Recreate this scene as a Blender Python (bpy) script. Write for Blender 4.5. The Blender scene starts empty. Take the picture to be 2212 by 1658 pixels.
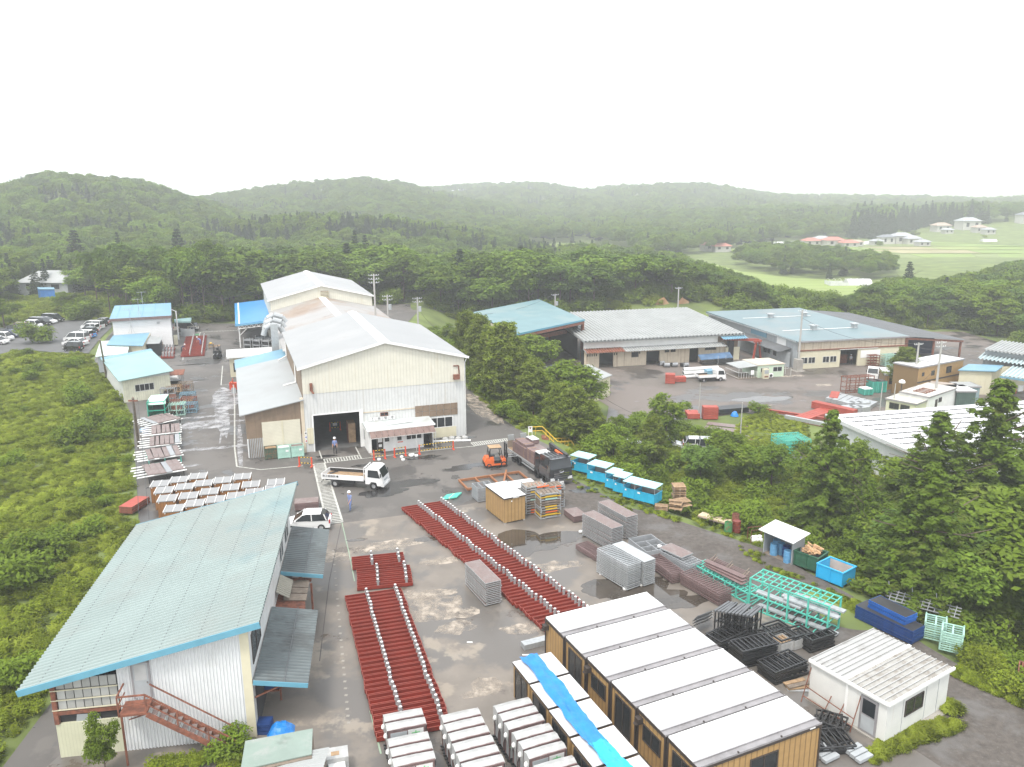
import bpy,math,random
import numpy as np
from mathutils import Vector as V,Matrix,noise as mnoise
random.seed(11)
sc=bpy.context.scene
R_=math.radians
# ---------------------------------------------------------------- camera, sky, sun, exposure
FOC,CX,CY,HORIZON,CAM_H,ROLL=1730.0,1106.0,829.0,412.5,28.0,-0.0045
PITCH=math.atan((CY-HORIZON)/FOC)
cam=bpy.data.objects.new('camera',bpy.data.cameras.new('camera'))
sc.collection.objects.link(cam)
cam.data.sensor_width=36
cam.data.lens=36*FOC/2212
cam.data.clip_start,cam.data.clip_end=0.5,20000
cam.matrix_world=Matrix.Translation((0,0,CAM_H))@Matrix.Rotation(math.pi/2-PITCH,4,'X')@Matrix.Rotation(ROLL,4,'Z')
sc.camera=cam
world=bpy.data.worlds.new('World');sc.world=world;world.use_nodes=True
wn=world.node_tree;wn.nodes.clear()
sky=wn.nodes.new('ShaderNodeTexSky');sky.sky_type='NISHITA';sky.sun_disc=False
sky.sun_elevation,sky.sun_rotation=R_(62),R_(205)
sky.air_density,sky.dust_density,sky.ozone_density=1.0,6.0,1.0
cloud=wn.nodes.new('ShaderNodeMix');cloud.data_type='RGBA';cloud.inputs[0].default_value=0.72
cloud.inputs[7].default_value=(9.6,10.0,10.3,1)
bg=wn.nodes.new('ShaderNodeBackground');bg.inputs[1].default_value=0.12
wo=wn.nodes.new('ShaderNodeOutputWorld')
wn.links.new(sky.outputs[0],cloud.inputs[6]);wn.links.new(cloud.outputs[2],bg.inputs[0]);wn.links.new(bg.outputs[0],wo.inputs[0])
sun=bpy.data.objects.new('sun',bpy.data.lights.new('sun','SUN'));sc.collection.objects.link(sun)
sun.data.energy,sun.data.angle,sun.data.color=1.5,R_(12),(1.0,0.96,0.9)
sun.rotation_euler=(R_(28),0,R_(-25))
sc.view_settings.view_transform='Standard';sc.view_settings.look='None'
sc.view_settings.exposure=0.98;sc.view_settings.gamma=1.0;sc.view_settings.use_curve_mapping=False
sc.render.engine='CYCLES'
cy=sc.cycles
cy.use_denoising=True
cy.max_bounces,cy.diffuse_bounces,cy.glossy_bounces,cy.transmission_bounces,cy.volume_bounces=5,2,2,2,1
cy.use_adaptive_sampling=False
# ---------------------------------------------------------------- survey: a sight line met with a level plane of known height
VIEWS={0:(0,0,1),1:(0,545.3,.3328),2:(709,545.3,.3328),3:(1417.9,545.3,.359),4:(0,1090.7,.3452),5:(709,1090.7,.3452),6:(1445.2,1063.4,.3585),7:(790.7,1445.2,.2219),8:(1243.4,1063.4,.17759),9:(1008.9,899.8,.13652),10:(654.4,845.3,.13652),11:(261.8,627.1,.13652),12:(261.8,818.0,.13652),13:(1472.4,599.9,.17266),14:(1799.6,654.4,.18647)}
def at(k,x,y,z=0.0):
 a,b,s=VIEWS[k];x=a+s*x-CX;y=b+s*y-CY
 c,n=math.cos(ROLL),math.sin(ROLL)
 x,y=c*x+n*y,-n*x+c*y
 sp,cp=math.sin(PITCH),math.cos(PITCH)
 d=V((x,FOC*cp-y*sp,-y*cp-FOC*sp))
 t=(z-CAM_H)/d.z
 return V((d.x*t,d.y*t,z))
def dirang(p,q):return math.atan2(q.y-p.y,q.x-p.x)
# ---------------------------------------------------------------- mesh building
class MB:
 def __init__(s):s.v=[];s.f=[];s.m=[];s.M=None
 def add(s,vs,fs,m=0):
  o=len(s.v)
  if s.M is not None:vs=[s.M@V(p)for p in vs]
  s.v+=[tuple(p)for p in vs];s.f+=[tuple(i+o for i in f)for f in fs];s.m+=[m]*len(fs);return s
 def box(s,x0,y0,z0,x1,y1,z1,m=0):
  return s.add([(x0,y0,z0),(x1,y0,z0),(x1,y1,z0),(x0,y1,z0),(x0,y0,z1),(x1,y0,z1),(x1,y1,z1),(x0,y1,z1)],[(3,2,1,0),(4,5,6,7),(0,1,5,4),(1,2,6,5),(2,3,7,6),(3,0,4,7)],m)
 def bar(s,p,q,w=.05,h=None,m=0):
  p,q=V(p),V(q);h=h or w;d=(q-p).normalized()
  up=V((0,0,1))if abs(d.z)<.95 else V((0,1,0))
  a=d.cross(up).normalized()*w/2;b=a.cross(d).normalized()*h/2
  return s.add([p-a-b,p+a-b,p+a+b,p-a+b,q-a-b,q+a-b,q+a+b,q-a+b],[(0,1,2,3),(7,6,5,4),(0,4,5,1),(1,5,6,2),(2,6,7,3),(3,7,4,0)],m)
 def tube(s,p,q,r,n=6,m=0,r2=None):
  p,q=V(p),V(q);r2=r if r2 is None else r2;d=(q-p).normalized()
  up=V((0,0,1))if abs(d.z)<.95 else V((1,0,0))
  a=d.cross(up).normalized();b=d.cross(a)
  vs=[c+(a*math.cos(t)+b*math.sin(t))*rr for c,rr in((p,r),(q,r2))for t in[2*math.pi*i/n for i in range(n)]]
  fs=[(i,(i+1)%n,n+(i+1)%n,n+i)for i in range(n)]+[tuple(range(n))[::-1],tuple(range(n,2*n))]
  return s.add(vs,fs,m)
 def path(s,pts,r,n=5,m=0):
  for a,b in zip(pts[:-1],pts[1:]):s.tube(a,b,r,n,m)
  return s
 def ext(s,prof,x0,x1,m=0):
  n=len(prof)
  return s.add([(x0,y,z)for y,z in prof]+[(x1,y,z)for y,z in prof],[(i,(i+1)%n,n+(i+1)%n,n+i)for i in range(n)]+[tuple(range(n))[::-1],tuple(range(n,2*n))],m)
 def prism(s,pts,z0,z1,m=0):
  n=len(pts)
  return s.add([(p[0],p[1],z0)for p in pts]+[(p[0],p[1],z1)for p in pts],[(i,(i+1)%n,n+(i+1)%n,n+i)for i in range(n)]+[tuple(range(n))[::-1],tuple(range(n,2*n))],m)
 def slab(s,a,b,c,d,t,m=0):
  top=[V(p)for p in(a,b,c,d)];bot=[p-V((0,0,t))for p in top]
  return s.add(top+bot,[(0,1,2,3),(7,6,5,4),(0,4,5,1),(1,5,6,2),(2,6,7,3),(3,7,4,0)],m)
 def quad(s,a,b,c,d,m=0):return s.add([a,b,c,d],[(0,1,2,3)],m)
 def corr(s,o,u,v,n,h,m=0):
  o,u,v=V(o),V(u),V(v);nn=u.cross(v).normalized()*h;vs=[];k=0
  for i in range(n):
   for fr,up in((0,0),(.18,1),(.5,1),(.68,0)):
    p=o+u*((i+fr)/n)+nn*up;vs+=[p,p+v]
  vs+=[o+u,o+u+v];k=len(vs)//2
  return s.add(vs,[(2*i,2*i+2,2*i+3,2*i+1)for i in range(k-1)],m)
 def lathe(s,prof,n=12,m=0,c=(0,0)):
  k=len(prof)
  vs=[(c[0]+r*math.cos(2*math.pi*j/n),c[1]+r*math.sin(2*math.pi*j/n),z)for r,z in prof for j in range(n)]
  fs=[(i*n+j,i*n+(j+1)%n,(i+1)*n+(j+1)%n,(i+1)*n+j)for i in range(k-1)for j in range(n)]
  return s.add(vs,fs+[tuple(range(n))[::-1],tuple(range((k-1)*n,k*n))],m)
 def walls(s,w,d,hs,m=0,z0=0):
  b=[(0,0),(w,0),(w,d),(0,d)]
  return s.add([(x,y,z0)for x,y in b]+[(x,y,h)for(x,y),h in zip(b,hs)],[(0,1,5,4),(1,2,6,5),(2,3,7,6),(3,0,4,7),(4,5,6,7)],m)
 def holed(s,w,h,holes,m=0,y=0,t=.12):
  xs=sorted({0,w}|{a for q in holes for a in(q[0],q[2])});zs=sorted({0,h}|{a for q in holes for a in(q[1],q[3])})
  for x0,x1 in zip(xs[:-1],xs[1:]):
   for z0,z1 in zip(zs[:-1],zs[1:]):
    xm,zm=(x0+x1)/2,(z0+z1)/2
    if any(q[0]<xm<q[2]and q[1]<zm<q[3]for q in holes):continue
    s.add([(x0,y,z0),(x1,y,z0),(x1,y,z1),(x0,y,z1)],[(0,1,2,3)],m)
  for q in holes:
   s.add([(q[0],y,q[1]),(q[0],y,q[3]),(q[2],y,q[3]),(q[2],y,q[1]),(q[0],y+t,q[1]),(q[0],y+t,q[3]),(q[2],y+t,q[3]),(q[2],y+t,q[1])],[(0,1,5,4),(1,2,6,5),(2,3,7,6)],m)
  return s
 def build(s,name,mats,par=None,loc=None,rz=0,smooth=False):
  me=bpy.data.meshes.new(name);me.from_pydata(s.v,[],s.f)
  for m in(mats if isinstance(mats,(list,tuple))else[mats]):me.materials.append(m)
  me.polygons.foreach_set('material_index',s.m)
  if smooth:me.polygons.foreach_set('use_smooth',[True]*len(s.f))
  me.update()
  return link(name,me,par,loc,rz)
def link(name,me,par=None,loc=None,rz=0):
 o=bpy.data.objects.new(name,me);sc.collection.objects.link(o)
 if par:o.parent=par
 if loc is not None:o.location=loc
 o.rotation_euler.z=rz
 return o
def tag(o,label=None,cat=None,group=None,kind=None):
 for k,v in(('label',label),('category',cat),('group',group),('kind',kind)):
  if v:o[k]=v
 return o
def T(name,label,cat,loc=(0,0,0),rz=0,group=None):
 o=bpy.data.objects.new(name,None);sc.collection.objects.link(o);o.location=loc;o.rotation_euler.z=rz
 return tag(o,label,cat,group)
def S(o):return tag(o,kind='structure')
def dup(root,loc=None,rz=None,label=None,group=None,par=None):
 c=root.copy();sc.collection.objects.link(c);c.parent=par
 if loc is not None:c.location=loc
 if rz is not None:c.rotation_euler.z=rz
 tag(c,label,None,group)
 for ch in root.children:dup(ch,par=c)
 return c
def recolour(o,m,slot=0):
 o.material_slots[slot].link='OBJECT';o.material_slots[slot].material=m
MATS={}
def mat(name,col,rough=.65,metal=0.0,var=.14,vs=1.2,dirt=None,stripe=None,bump=0.0,bs=8.0,streak=None,rand=0.0,coat=0,trans=0.0,spec=.4,alpha=None):
 if name in MATS:return MATS[name]
 m=bpy.data.materials.new(name);m.use_nodes=True;MATS[name]=m
 nt=m.node_tree;N=nt.nodes;L=nt.links;b=N['Principled BSDF']
 b.inputs['Roughness'].default_value=rough;b.inputs['Metallic'].default_value=metal;b.inputs['Specular IOR Level'].default_value=spec
 if coat:b.inputs['Coat Weight'].default_value=coat
 tc=N.new('ShaderNodeTexCoord')
 def noise(scale,detail=4,vec=None,rough_=.55):
  n=N.new('ShaderNodeTexNoise');n.inputs['Scale'].default_value=scale;n.inputs['Detail'].default_value=detail;n.inputs['Roughness'].default_value=rough_
  L.new(vec or tc.outputs['Object'],n.inputs['Vector']);return n.outputs['Fac']
 def mix(f,a,c):
  n=N.new('ShaderNodeMix');n.data_type='RGBA';L.new(f,n.inputs[0])
  for i,q in((6,a),(7,c)):
   if isinstance(q,tuple):n.inputs[i].default_value=q+(1,)
   else:L.new(q,n.inputs[i])
  return n.outputs[2]
 def ramp(f,lo,hi):
  n=N.new('ShaderNodeMapRange');n.inputs[1].default_value=lo;n.inputs[2].default_value=hi;L.new(f,n.inputs[0]);return n.outputs[0]
 dk=tuple(c*(1-var)for c in col);lt=tuple(min(.9,c*(1+var))for c in col)
 c=mix(ramp(noise(vs),.3,.7),dk,lt)
 if rand:
  oi=N.new('ShaderNodeObjectInfo');h=N.new('ShaderNodeHueSaturation');L.new(c,h.inputs['Color'])
  L.new(ramp(oi.outputs['Random'],0,1),h.inputs['Value'])
  mr=h.inputs['Value'].links[0].from_node;mr.inputs[3].default_value=1-rand;mr.inputs[4].default_value=1+rand
  c=h.outputs[0]
 if stripe:
  ax,pitch,fac,bst=stripe
  sx=N.new('ShaderNodeSeparateXYZ');L.new(tc.outputs['Object'],sx.inputs[0])
  md=N.new('ShaderNodeMath');md.operation='PINGPONG';md.inputs[1].default_value=pitch/2;L.new(sx.outputs['XYZ'.index(ax)],md.inputs[0])
  f=ramp(md.outputs[0],0,pitch*.16)
  if fac<1:c=mix(f,tuple(q*fac for q in col),c)  # darkens groove lines; on ribbed sheets this paints rib shade into the colour
  if bst:
   bp=N.new('ShaderNodeBump');bp.inputs['Strength'].default_value=bst;bp.inputs['Distance'].default_value=.03;L.new(f,bp.inputs['Height']);L.new(bp.outputs[0],b.inputs['Normal'])
 if streak:
  mp=N.new('ShaderNodeMapping');mp.inputs['Scale'].default_value=(2.2,2.2,.12);L.new(tc.outputs['Object'],mp.inputs[0])
  f=ramp(noise(1.3,5,mp.outputs[0]),streak[1],streak[1]+.22)
  mu=N.new('ShaderNodeMath');mu.operation='MULTIPLY';mu.inputs[1].default_value=streak[2];L.new(f,mu.inputs[0]);c=mix(mu.outputs[0],c,streak[0])
 for dd in(dirt or[]):
  f=ramp(noise(dd[1],6,None,.62),dd[2],dd[2]+(dd[5]if len(dd)>5 else.12))
  mu=N.new('ShaderNodeMath');mu.operation='MULTIPLY';mu.inputs[1].default_value=dd[3];L.new(f,mu.inputs[0]);c=mix(mu.outputs[0],c,dd[0])
  if len(dd)>4 and dd[4]:
   r=N.new('ShaderNodeMix');r.data_type='FLOAT';L.new(f,r.inputs[0])
   pv=b.inputs['Roughness'].links
   if pv:L.new(pv[0].from_socket,r.inputs[2])
   else:r.inputs[2].default_value=rough
   r.inputs[3].default_value=dd[4];L.new(r.outputs[0],b.inputs['Roughness'])
 L.new(c,b.inputs['Base Color'])
 if alpha:L.new(ramp(noise(alpha[0],7,None,.65),alpha[1],alpha[2]),b.inputs['Alpha'])
 if bump:
  bp=N.new('ShaderNodeBump');bp.inputs['Strength'].default_value=bump;bp.inputs['Distance'].default_value=.05
  L.new(noise(bs,6),bp.inputs['Height']);L.new(bp.outputs[0],b.inputs['Normal'])
 if trans:
  tr=N.new('ShaderNodeBsdfTranslucent');L.new(c,tr.inputs[0]);ms=N.new('ShaderNodeMixShader');ms.inputs[0].default_value=trans
  L.new(b.outputs[0],ms.inputs[1]);L.new(tr.outputs[0],ms.inputs[2]);L.new(ms.outputs[0],N['Material Output'].inputs[0])
 return m
RUST=(.16,.06,.03)
m_white=mat('white_paint',(.74,.74,.72),.55,var=.05)
m_sheet=mat('white_sheet',(.58,.59,.58),.45,var=.07,dirt=[((.46,.46,.43),.35,.55,.5)])
m_hallwall=mat('hall_cream_wall',(.60,.58,.49),.6,var=.05,stripe=('X',.36,.86,.5),streak=((.46,.36,.2),.57,.5),dirt=[((.6,.58,.5),.25,.5,.5)])
m_halllow=mat('hall_white_wall',(.55,.555,.54),.6,var=.06,stripe=('X',.36,.84,.5),streak=((.36,.31,.24),.55,.5))
m_hallroof=mat('hall_roof',(.275,.278,.278),.5,var=.05,vs=.3,stripe=('Y',.5,.9,.3),dirt=[((.31,.31,.305),.12,.5,.6),((.24,.225,.21),.3,.62,.5)])
m_hallroof2=mat('hall_rusty_roof',(.29,.28,.27),.5,var=.06,vs=.3,stripe=('Y',.5,.9,.3),dirt=[((.24,.165,.11),.09,.47,.8),((.16,.10,.06),.17,.58,.6)])
m_cream=mat('cream_panel',(.56,.52,.38),.65,var=.06,streak=((.35,.27,.16),.6,.5))
m_dirtycream=mat('stained_cream_panel',(.55,.47,.36),.7,var=.08,streak=((.27,.17,.1),.5,.7))
m_brownsheet=mat('brown_sheet',(.20,.145,.10),.7,var=.15,streak=((.12,.09,.06),.5,.5))
m_greysheet=mat('grey_sheet',(.34,.36,.37),.55,var=.12)
m_teal=mat('teal_roof',(.115,.21,.225),.45,var=.10,vs=.35,dirt=[((.17,.235,.23),.18,.5,.7),((.10,.17,.19),.5,.62,.5)])
m_tealpale=mat('pale_teal_roof',(.21,.33,.325),.5,var=.08,vs=.3)
m_blue=mat('blue_roof',(.10,.29,.46),.45,var=.08,vs=.3,dirt=[((.16,.30,.39),.2,.5,.6)])
m_bluepale=mat('light_blue_roof',(.14,.28,.37),.45,var=.08,vs=.3)
m_fascia=mat('blue_fascia',(.11,.29,.38),.5,var=.08)
m_roofgrey=mat('grey_roof_sheet',(.30,.31,.305),.6,var=.10,vs=.4,streak=((.2,.19,.18),.6,.3))
m_roofdark=mat('dark_roof_sheet',(.11,.115,.12),.6,var=.15,vs=.3)
m_rust=mat('rusty_steel',(.20,.075,.045),.8,var=.3,vs=4,dirt=[((.10,.05,.04),3,.5,.6)])
m_redlead=mat('red_primer',(.20,.022,.012),.55,var=.14,vs=2.5,rand=.12)
m_redlight=mat('faded_red_primer',(.32,.06,.04),.6,var=.14,vs=2,rand=.1)
m_galv=mat('galvanised_steel',(.40,.415,.42),.42,metal=.35,var=.12,vs=5)
m_galvdark=mat('grey_primer_steel',(.27,.28,.29),.5,var=.1,vs=3,rand=.06)
m_purple=mat('brown_purple_steel',(.16,.105,.10),.6,var=.15,vs=2,rand=.08)
m_pinkdeck=mat('brown_deck_plate',(.185,.14,.13),.6,var=.12,vs=6,dirt=[((.23,.21,.20),1.2,.5,.6)])
m_black=mat('black_steel',(.022,.022,.023),.4,var=.25,vs=5,spec=.5)
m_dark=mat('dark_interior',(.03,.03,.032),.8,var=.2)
m_darkfloor=mat('hall_floor',(.10,.10,.098),.6,var=.15)
m_glass=mat('window_glass',(.02,.024,.027),.08,var=.1,spec=.6)
m_frame=mat('window_frame',(.55,.55,.53),.5,var=.05)
m_framedark=mat('bronze_frame',(.05,.04,.035),.5,var=.05)
m_conc=mat('concrete',(.30,.28,.25),.8,var=.15,vs=.8,bump=.1)
m_wood=mat('raw_wood',(.30,.2,.115),.8,var=.25,vs=3,rand=.2)
m_woodgrey=mat('weathered_wood',(.20,.16,.125),.85,var=.25,vs=3,rand=.2)
m_siding=mat('oak_siding',(.36,.225,.09),.6,var=.10,vs=2.5,stripe=('X',.34,.5,.5),dirt=[((.26,.15,.06),5,.6,.5)])
m_siding2=mat('oak_siding_side',(.36,.225,.09),.6,var=.10,vs=2.5,stripe=('Y',.34,.5,.5),dirt=[((.26,.15,.06),5,.6,.5)])
m_trim=mat('dark_trim',(.045,.035,.03),.5,var=.1)
m_gutter=mat('grey_gutter',(.25,.24,.245),.5,var=.15,dirt=[((.17,.16,.16),1,.55,.6)])
m_roofwhite=mat('white_house_roof',(.55,.55,.55),.45,var=.03,vs=.4)
m_cyan=mat('cyan_steel',(.02,.38,.60),.45,var=.1,vs=2,rand=.06)
m_tealsteel=mat('turquoise_steel',(.09,.46,.36),.5,var=.1,vs=3)
m_mint=mat('mint_steel',(.33,.52,.44),.55,var=.12,vs=3,dirt=[((.2,.3,.25),3,.6,.6)])
m_greenbox=mat('green_steel',(.03,.33,.22),.5,var=.12,vs=2)
m_mesh=mat('cage_mesh',(.28,.27,.26),.7,var=.2,vs=14)
m_tarp=mat('blue_tarp',(.012,.19,.56),.38,var=.15,vs=2,bump=.5,bs=5)
m_tarplight=mat('light_blue_tarp',(.02,.36,.66),.38,var=.15,vs=2,bump=.5,bs=5)
m_wrap=mat('plastic_wrap',(.36,.36,.35),.28,var=.12,vs=2.2,bump=.35,bs=6,dirt=[((.46,.46,.45),2.2,.52,.6),((.36,.27,.23),.9,.66,.5)])
m_orange=mat('orange_paint',(.62,.12,.025),.45,var=.1)
m_yellow=mat('yellow_paint',(.62,.40,.03),.5,var=.1)
m_redpost=mat('red_orange_post',(.6,.07,.03),.5,var=.08)
m_tyre=mat('tyre_rubber',(.025,.025,.026),.8,var=.2)
m_rim=mat('wheel_rim',(.55,.55,.56),.35,metal=.5,var=.1)
m_chrome=mat('chrome',(.6,.6,.62),.15,metal=1,var=.03)
m_lamp=mat('lamp_lens',(.6,.6,.6),.15,var=.05)
m_redlamp=mat('red_lens',(.4,.02,.02),.2,var=.05)
m_polec=mat('concrete_pole',(.36,.35,.33),.75,var=.1)
m_wire=mat('cable',(.05,.05,.05),.6,var=.1)
m_line=mat('road_paint',(.44,.44,.40),.7,var=.12,vs=3,dirt=[((.22,.21,.2),2.2,.52,.75)])
m_palegrey=mat('pale_grey',(.34,.335,.34),.35,var=.1,vs=1.5,alpha=(.8,.36,.62))  # pale grey, broken by noise, for streaks on the asphalt
m_patch=mat('dry_cement_patch',(.36,.31,.255),.8,var=.12,vs=2,alpha=(1.1,.38,.62))
m_puddle=mat('puddle_water',(.055,.045,.035),.03,var=.3,vs=.6,spec=.6)
m_bluep=mat('blue_panel',(.01,.042,.16),.5,var=.2,vs=4,rand=.1)
# ================================================================ GROUND
m_asph=mat('asphalt',(.100,.092,.084),.72,var=.10,vs=.25,bump=.12,bs=30,dirt=[((.128,.117,.106),.09,.5,.9,0,.03),((.058,.055,.052),.13,.55,.9,.3,.025),((.048,.045,.043),.4,.62,.8,.22,.03),((.17,.16,.15),.9,.70,.5),((.03,.028,.027),1.3,.70,.8,.15,.04)])
m_asph2=mat('worn_asphalt',(.11,.094,.08),.72,var=.2,vs=.12,bump=.12,bs=30,dirt=[((.15,.125,.11),.07,.46,.85,0,.04),((.055,.049,.045),.10,.53,.85,.3,.04),((.055,.05,.05),.5,.6,.6,.3),((.24,.23,.22),.35,.70,.6)])
m_yardconc=mat('yard_concrete',(.172,.150,.127),.6,var=.14,vs=.5,bump=.06,bs=20,dirt=[((.112,.102,.092),.14,.47,.9,.35,.06),((.245,.21,.168),.3,.58,.9,0,.05),((.078,.060,.045),.19,.59,.85,.22,.05),((.10,.092,.085),.8,.62,.6),((.30,.27,.23),1.3,.67,.6)])
m_grav=mat('gravel',(.088,.076,.066),.9,var=.25,vs=2.5,bump=.5,bs=14,dirt=[((.125,.118,.112),.35,.5,.8),((.06,.05,.043),.22,.56,.7),((.17,.17,.17),5,.62,.6),((.05,.045,.04),3,.64,.6)])
m_park=mat('car_park_asphalt',(.10,.10,.10),.8,var=.12,vs=.4,bump=.1)
m_ground=mat('forest_floor',(.12,.155,.04),.95,var=.3,vs=.15,dirt=[((.10,.075,.04),.25,.6,.6),((.09,.12,.04),.05,.52,.8)])
m_paddy=mat('paddy',(.20,.26,.06),.8,var=.12,vs=.03,stripe=('Y',9,.75,0),dirt=[((.24,.24,.10),.012,.56,.7)])
m_fieldg=mat('meadow',(.17,.19,.06),.9,var=.15,vs=.1,dirt=[((.25,.21,.09),.05,.55,.6)])
m_soil=mat('bare_soil',(.30,.17,.09),.9,var=.2,vs=.5,bump=.4,bs=2,dirt=[((.42,.3,.17),.3,.55,.7)])
def sheet(name,pts,z,m):
 mb=MB();mb.add([(p[0],p[1],z)for p in pts],[tuple(range(len(pts)))]);return mb.build(name,m)
A0=lambda x,y:at(0,x,y)
YARD=[A0(300,1125),A0(287,905),at(1,800,930),at(1,690,800),at(1,610,700),at(1,690,560),at(1,740,500),at(1,1140,463),at(1,1560,463),V((-44,200,0)),V((-22,205,0)),V((-23,170,0)),at(2,893,868),at(2,985,960),at(2,1130,1080),at(2,1300,1190),at(2,1500,1285),at(2,1575,1340),at(2,1590,1470),at(2,1960,1660),A0(1425,1112),A0(1650,1186),A0(1835,1284),A0(2000,1395),A0(2212,1520),A0(2420,1660),V((34,12,0)),V((-20,12,0)),V((-25.5,33,0)),V((-27.5,55,0))]
PARK=[at(1,-300,760),at(1,-200,560),at(1,100,462),at(1,300,440),at(1,700,446),at(1,730,480),at(1,650,560),at(1,575,655),at(1,400,655),at(1,150,630),at(1,0,660)]
RZ=-4.0
RYARD=[at(2,1480,800,RZ),at(2,1820,1000,RZ),at(2,1790,1200,RZ),at(3,0,1000,RZ),at(3,190,1010,RZ),at(3,530,965,RZ),at(3,900,1030,RZ),at(3,1080,1000,RZ),at(3,1500,960,RZ),V((82,112,RZ)),V((105,128,RZ)),V((104,182,RZ)),V((20,186,RZ)),V((-10,168,RZ)),V((-4,140,RZ))]
LROAD=[at(3,150,1140,RZ),at(3,500,1195,RZ),at(3,780,1212,RZ),at(3,900,1225,RZ),at(3,880,1290,RZ),at(3,550,1262,RZ),at(3,160,1215,RZ)]
def sdf(P,poly):
 P=np.asarray(P,float);n=len(poly);d=np.full(len(P),1e9);ins=np.zeros(len(P),bool)
 for i in range(n):
  a=np.array(poly[i][:2]);b=np.array(poly[(i+1)%n][:2]);e=b-a;w=P-a
  t=np.clip(w@e/max(e@e,1e-9),0,1);d=np.minimum(d,np.hypot(*(w-t[:,None]*e).T))
  c=(a[1]>P[:,1])!=(b[1]>P[:,1])
  with np.errstate(divide='ignore',invalid='ignore'):ins^=c&(P[:,0]<(b[0]-a[0])*(P[:,1]-a[1])/(b[1]-a[1]+1e-12)+a[0])
 return np.where(ins,-d,d)
RIDGES=[(620,.30,[(-500,425),(-100,408),(0,404),(60,391),(130,381),(230,386),(300,398),(370,416),(430,432),(520,460),(650,485),(800,520)]),(940,.27,[(150,470),(350,445),(440,425),(500,414),(620,402),(700,397),(790,387),(860,398),(930,413),(1000,428),(1100,446),(1250,470)]),(1350,.25,[(600,450),(930,409),(1000,402),(1070,401),(1140,397),(1200,404),(1260,414),(1320,407),(1400,402),(1500,401),(1560,407),(1620,417),(1680,424),(1760,427),(1900,429),(2000,431),(2100,436),(2212,434),(2700,425)]),(840,.16,[(900,520),(1150,480),(1300,462),(1500,455),(1700,452),(1900,452),(2000,450),(2212,448),(2700,448)]),(440,.14,[(250,520),(450,482),(560,470),(700,464),(850,472),(985,495),(1150,530)]),(1080,.16,[(800,480),(930,452),(1010,432),(1080,422),(1150,436),(1240,424),(1330,440),(1430,426),(1520,437),(1610,428),(1720,446),(1800,470)]),(700,.14,[(-200,440),(0,452),(120,436),(230,448),(330,440),(440,462),(560,500)]),(3100,.2,[(300,440),(1500,425),(1650,413),(1850,414),(2000,422),(2212,415),(2700,412)])]
def sm(t):t=np.clip(t,0,1);return t*t*(3-2*t)
def vnoise(x,y,s,o=0.0):
 return(np.sin(x/s*1.7+o)*np.cos(y/s*1.3-o)+.6*np.sin(x/s*3.1-y/s*2.3+1.3+o)+.4*np.cos(x/s*5.3+y/s*4.7+o))/2
def terrain(x,y):
 x=np.asarray(x,float).ravel();y=np.asarray(y,float).ravel();P=np.stack([x,y],1);r=np.hypot(x,y)
 d=np.maximum(sdf(P,YARD),0);dp=np.maximum(sdf(P,PARK),0);dr=np.maximum(sdf(P,RYARD)-3,0);dl=np.maximum(sdf(P,LROAD)-3,0)
 xb=np.interp(y,[10,25,45,70,95,130,170,230],[40,30,19,8,1,-9,-20,-32]);wr=sm((x-xb)/8+.3)
 near_l=-.12+np.minimum(np.minimum(d,dp)*.05,.5)*(vnoise(x,y,9)*.8)
 knoll=5.5*np.exp(-((x-38)/42)**2-((y-212)/20)**2)
 near_r=-.12-3.95*sm(d/11)+(knoll+.25*vnoise(x,y,7))*sm(np.minimum(dr,dl)/5)
 z=near_l*(1-wr)+near_r*wr
 phi=np.arctan2(x,np.maximum(y,1e-3));px=1106+1779*np.tan(np.clip(phi,-1.2,1.2))
 base=np.interp(px,[0,700,1200,1600],[-3,-5,-8,-8.5])
 far=base.copy()
 for D,w,prof in RIDGES:
  xs,ys=zip(*prof);yy=np.interp(px,xs,ys);h=CAM_H+(HORIZON-yy)*np.cos(np.clip(phi,-1.2,1.2))/1779*D-9
  bump=np.where(r<D,np.exp(-((r-D)/(w*D))**2),np.exp(-((r-D)/(w*D))**2))
  far=np.maximum(far,base+np.maximum(h-base,0)*bump)
 hilly=sm((far-base)/12)
 far=far+hilly*(vnoise(x,y,130,2)*.10+vnoise(x,y,55,2)*.08+vnoise(x,y,23,1)*.04)*np.minimum(far-base,34)
 return z+(far-z)*sm((r-225)/90)
def tz(x,y):return float(terrain([x],[y])[0])
radii=np.concatenate([np.linspace(6,150,90),np.exp(np.linspace(math.log(152),math.log(4200),130))]);azi=np.radians(np.linspace(-62,62,300))
rr,aa=np.meshgrid(radii,azi,indexing='ij');tx,ty=rr*np.sin(aa),rr*np.cos(aa);tzv=terrain(tx,ty)
me=bpy.data.meshes.new('terrain');ni,nj=rr.shape
idx=np.arange(ni*nj).reshape(ni,nj);q=np.stack([idx[:-1,:-1],idx[:-1,1:],idx[1:,1:],idx[1:,:-1]],-1).reshape(-1,4)
me.from_pydata(np.stack([tx.ravel(),ty.ravel(),tzv],1).tolist(),[],q.tolist());me.materials.append(m_ground)
me.polygons.foreach_set('use_smooth',[True]*len(me.polygons));S(link('terrain',me))
S(sheet('asphalt_yard',YARD,0,m_asph));S(sheet('car_park',PARK,.004,m_park));S(sheet('lower_yard',RYARD,RZ,m_asph2));S(sheet('lower_road',LROAD,RZ+.02,m_park))
CONC=[A0(640,1150),A0(735,1131),A0(880,1112),A0(1010,1090),A0(1130,1062),A0(1215,1095),A0(1330,1135),A0(1430,1190),A0(1560,1250),A0(1700,1330),A0(1760,1420),A0(1790,1500),V((22,33,0)),V((19.5,26,0)),V((-20,13,0)),V((-24,32,0)),V((-20,50,0))]
S(sheet('concrete_yard',CONC,.004,m_yardconc))
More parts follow.
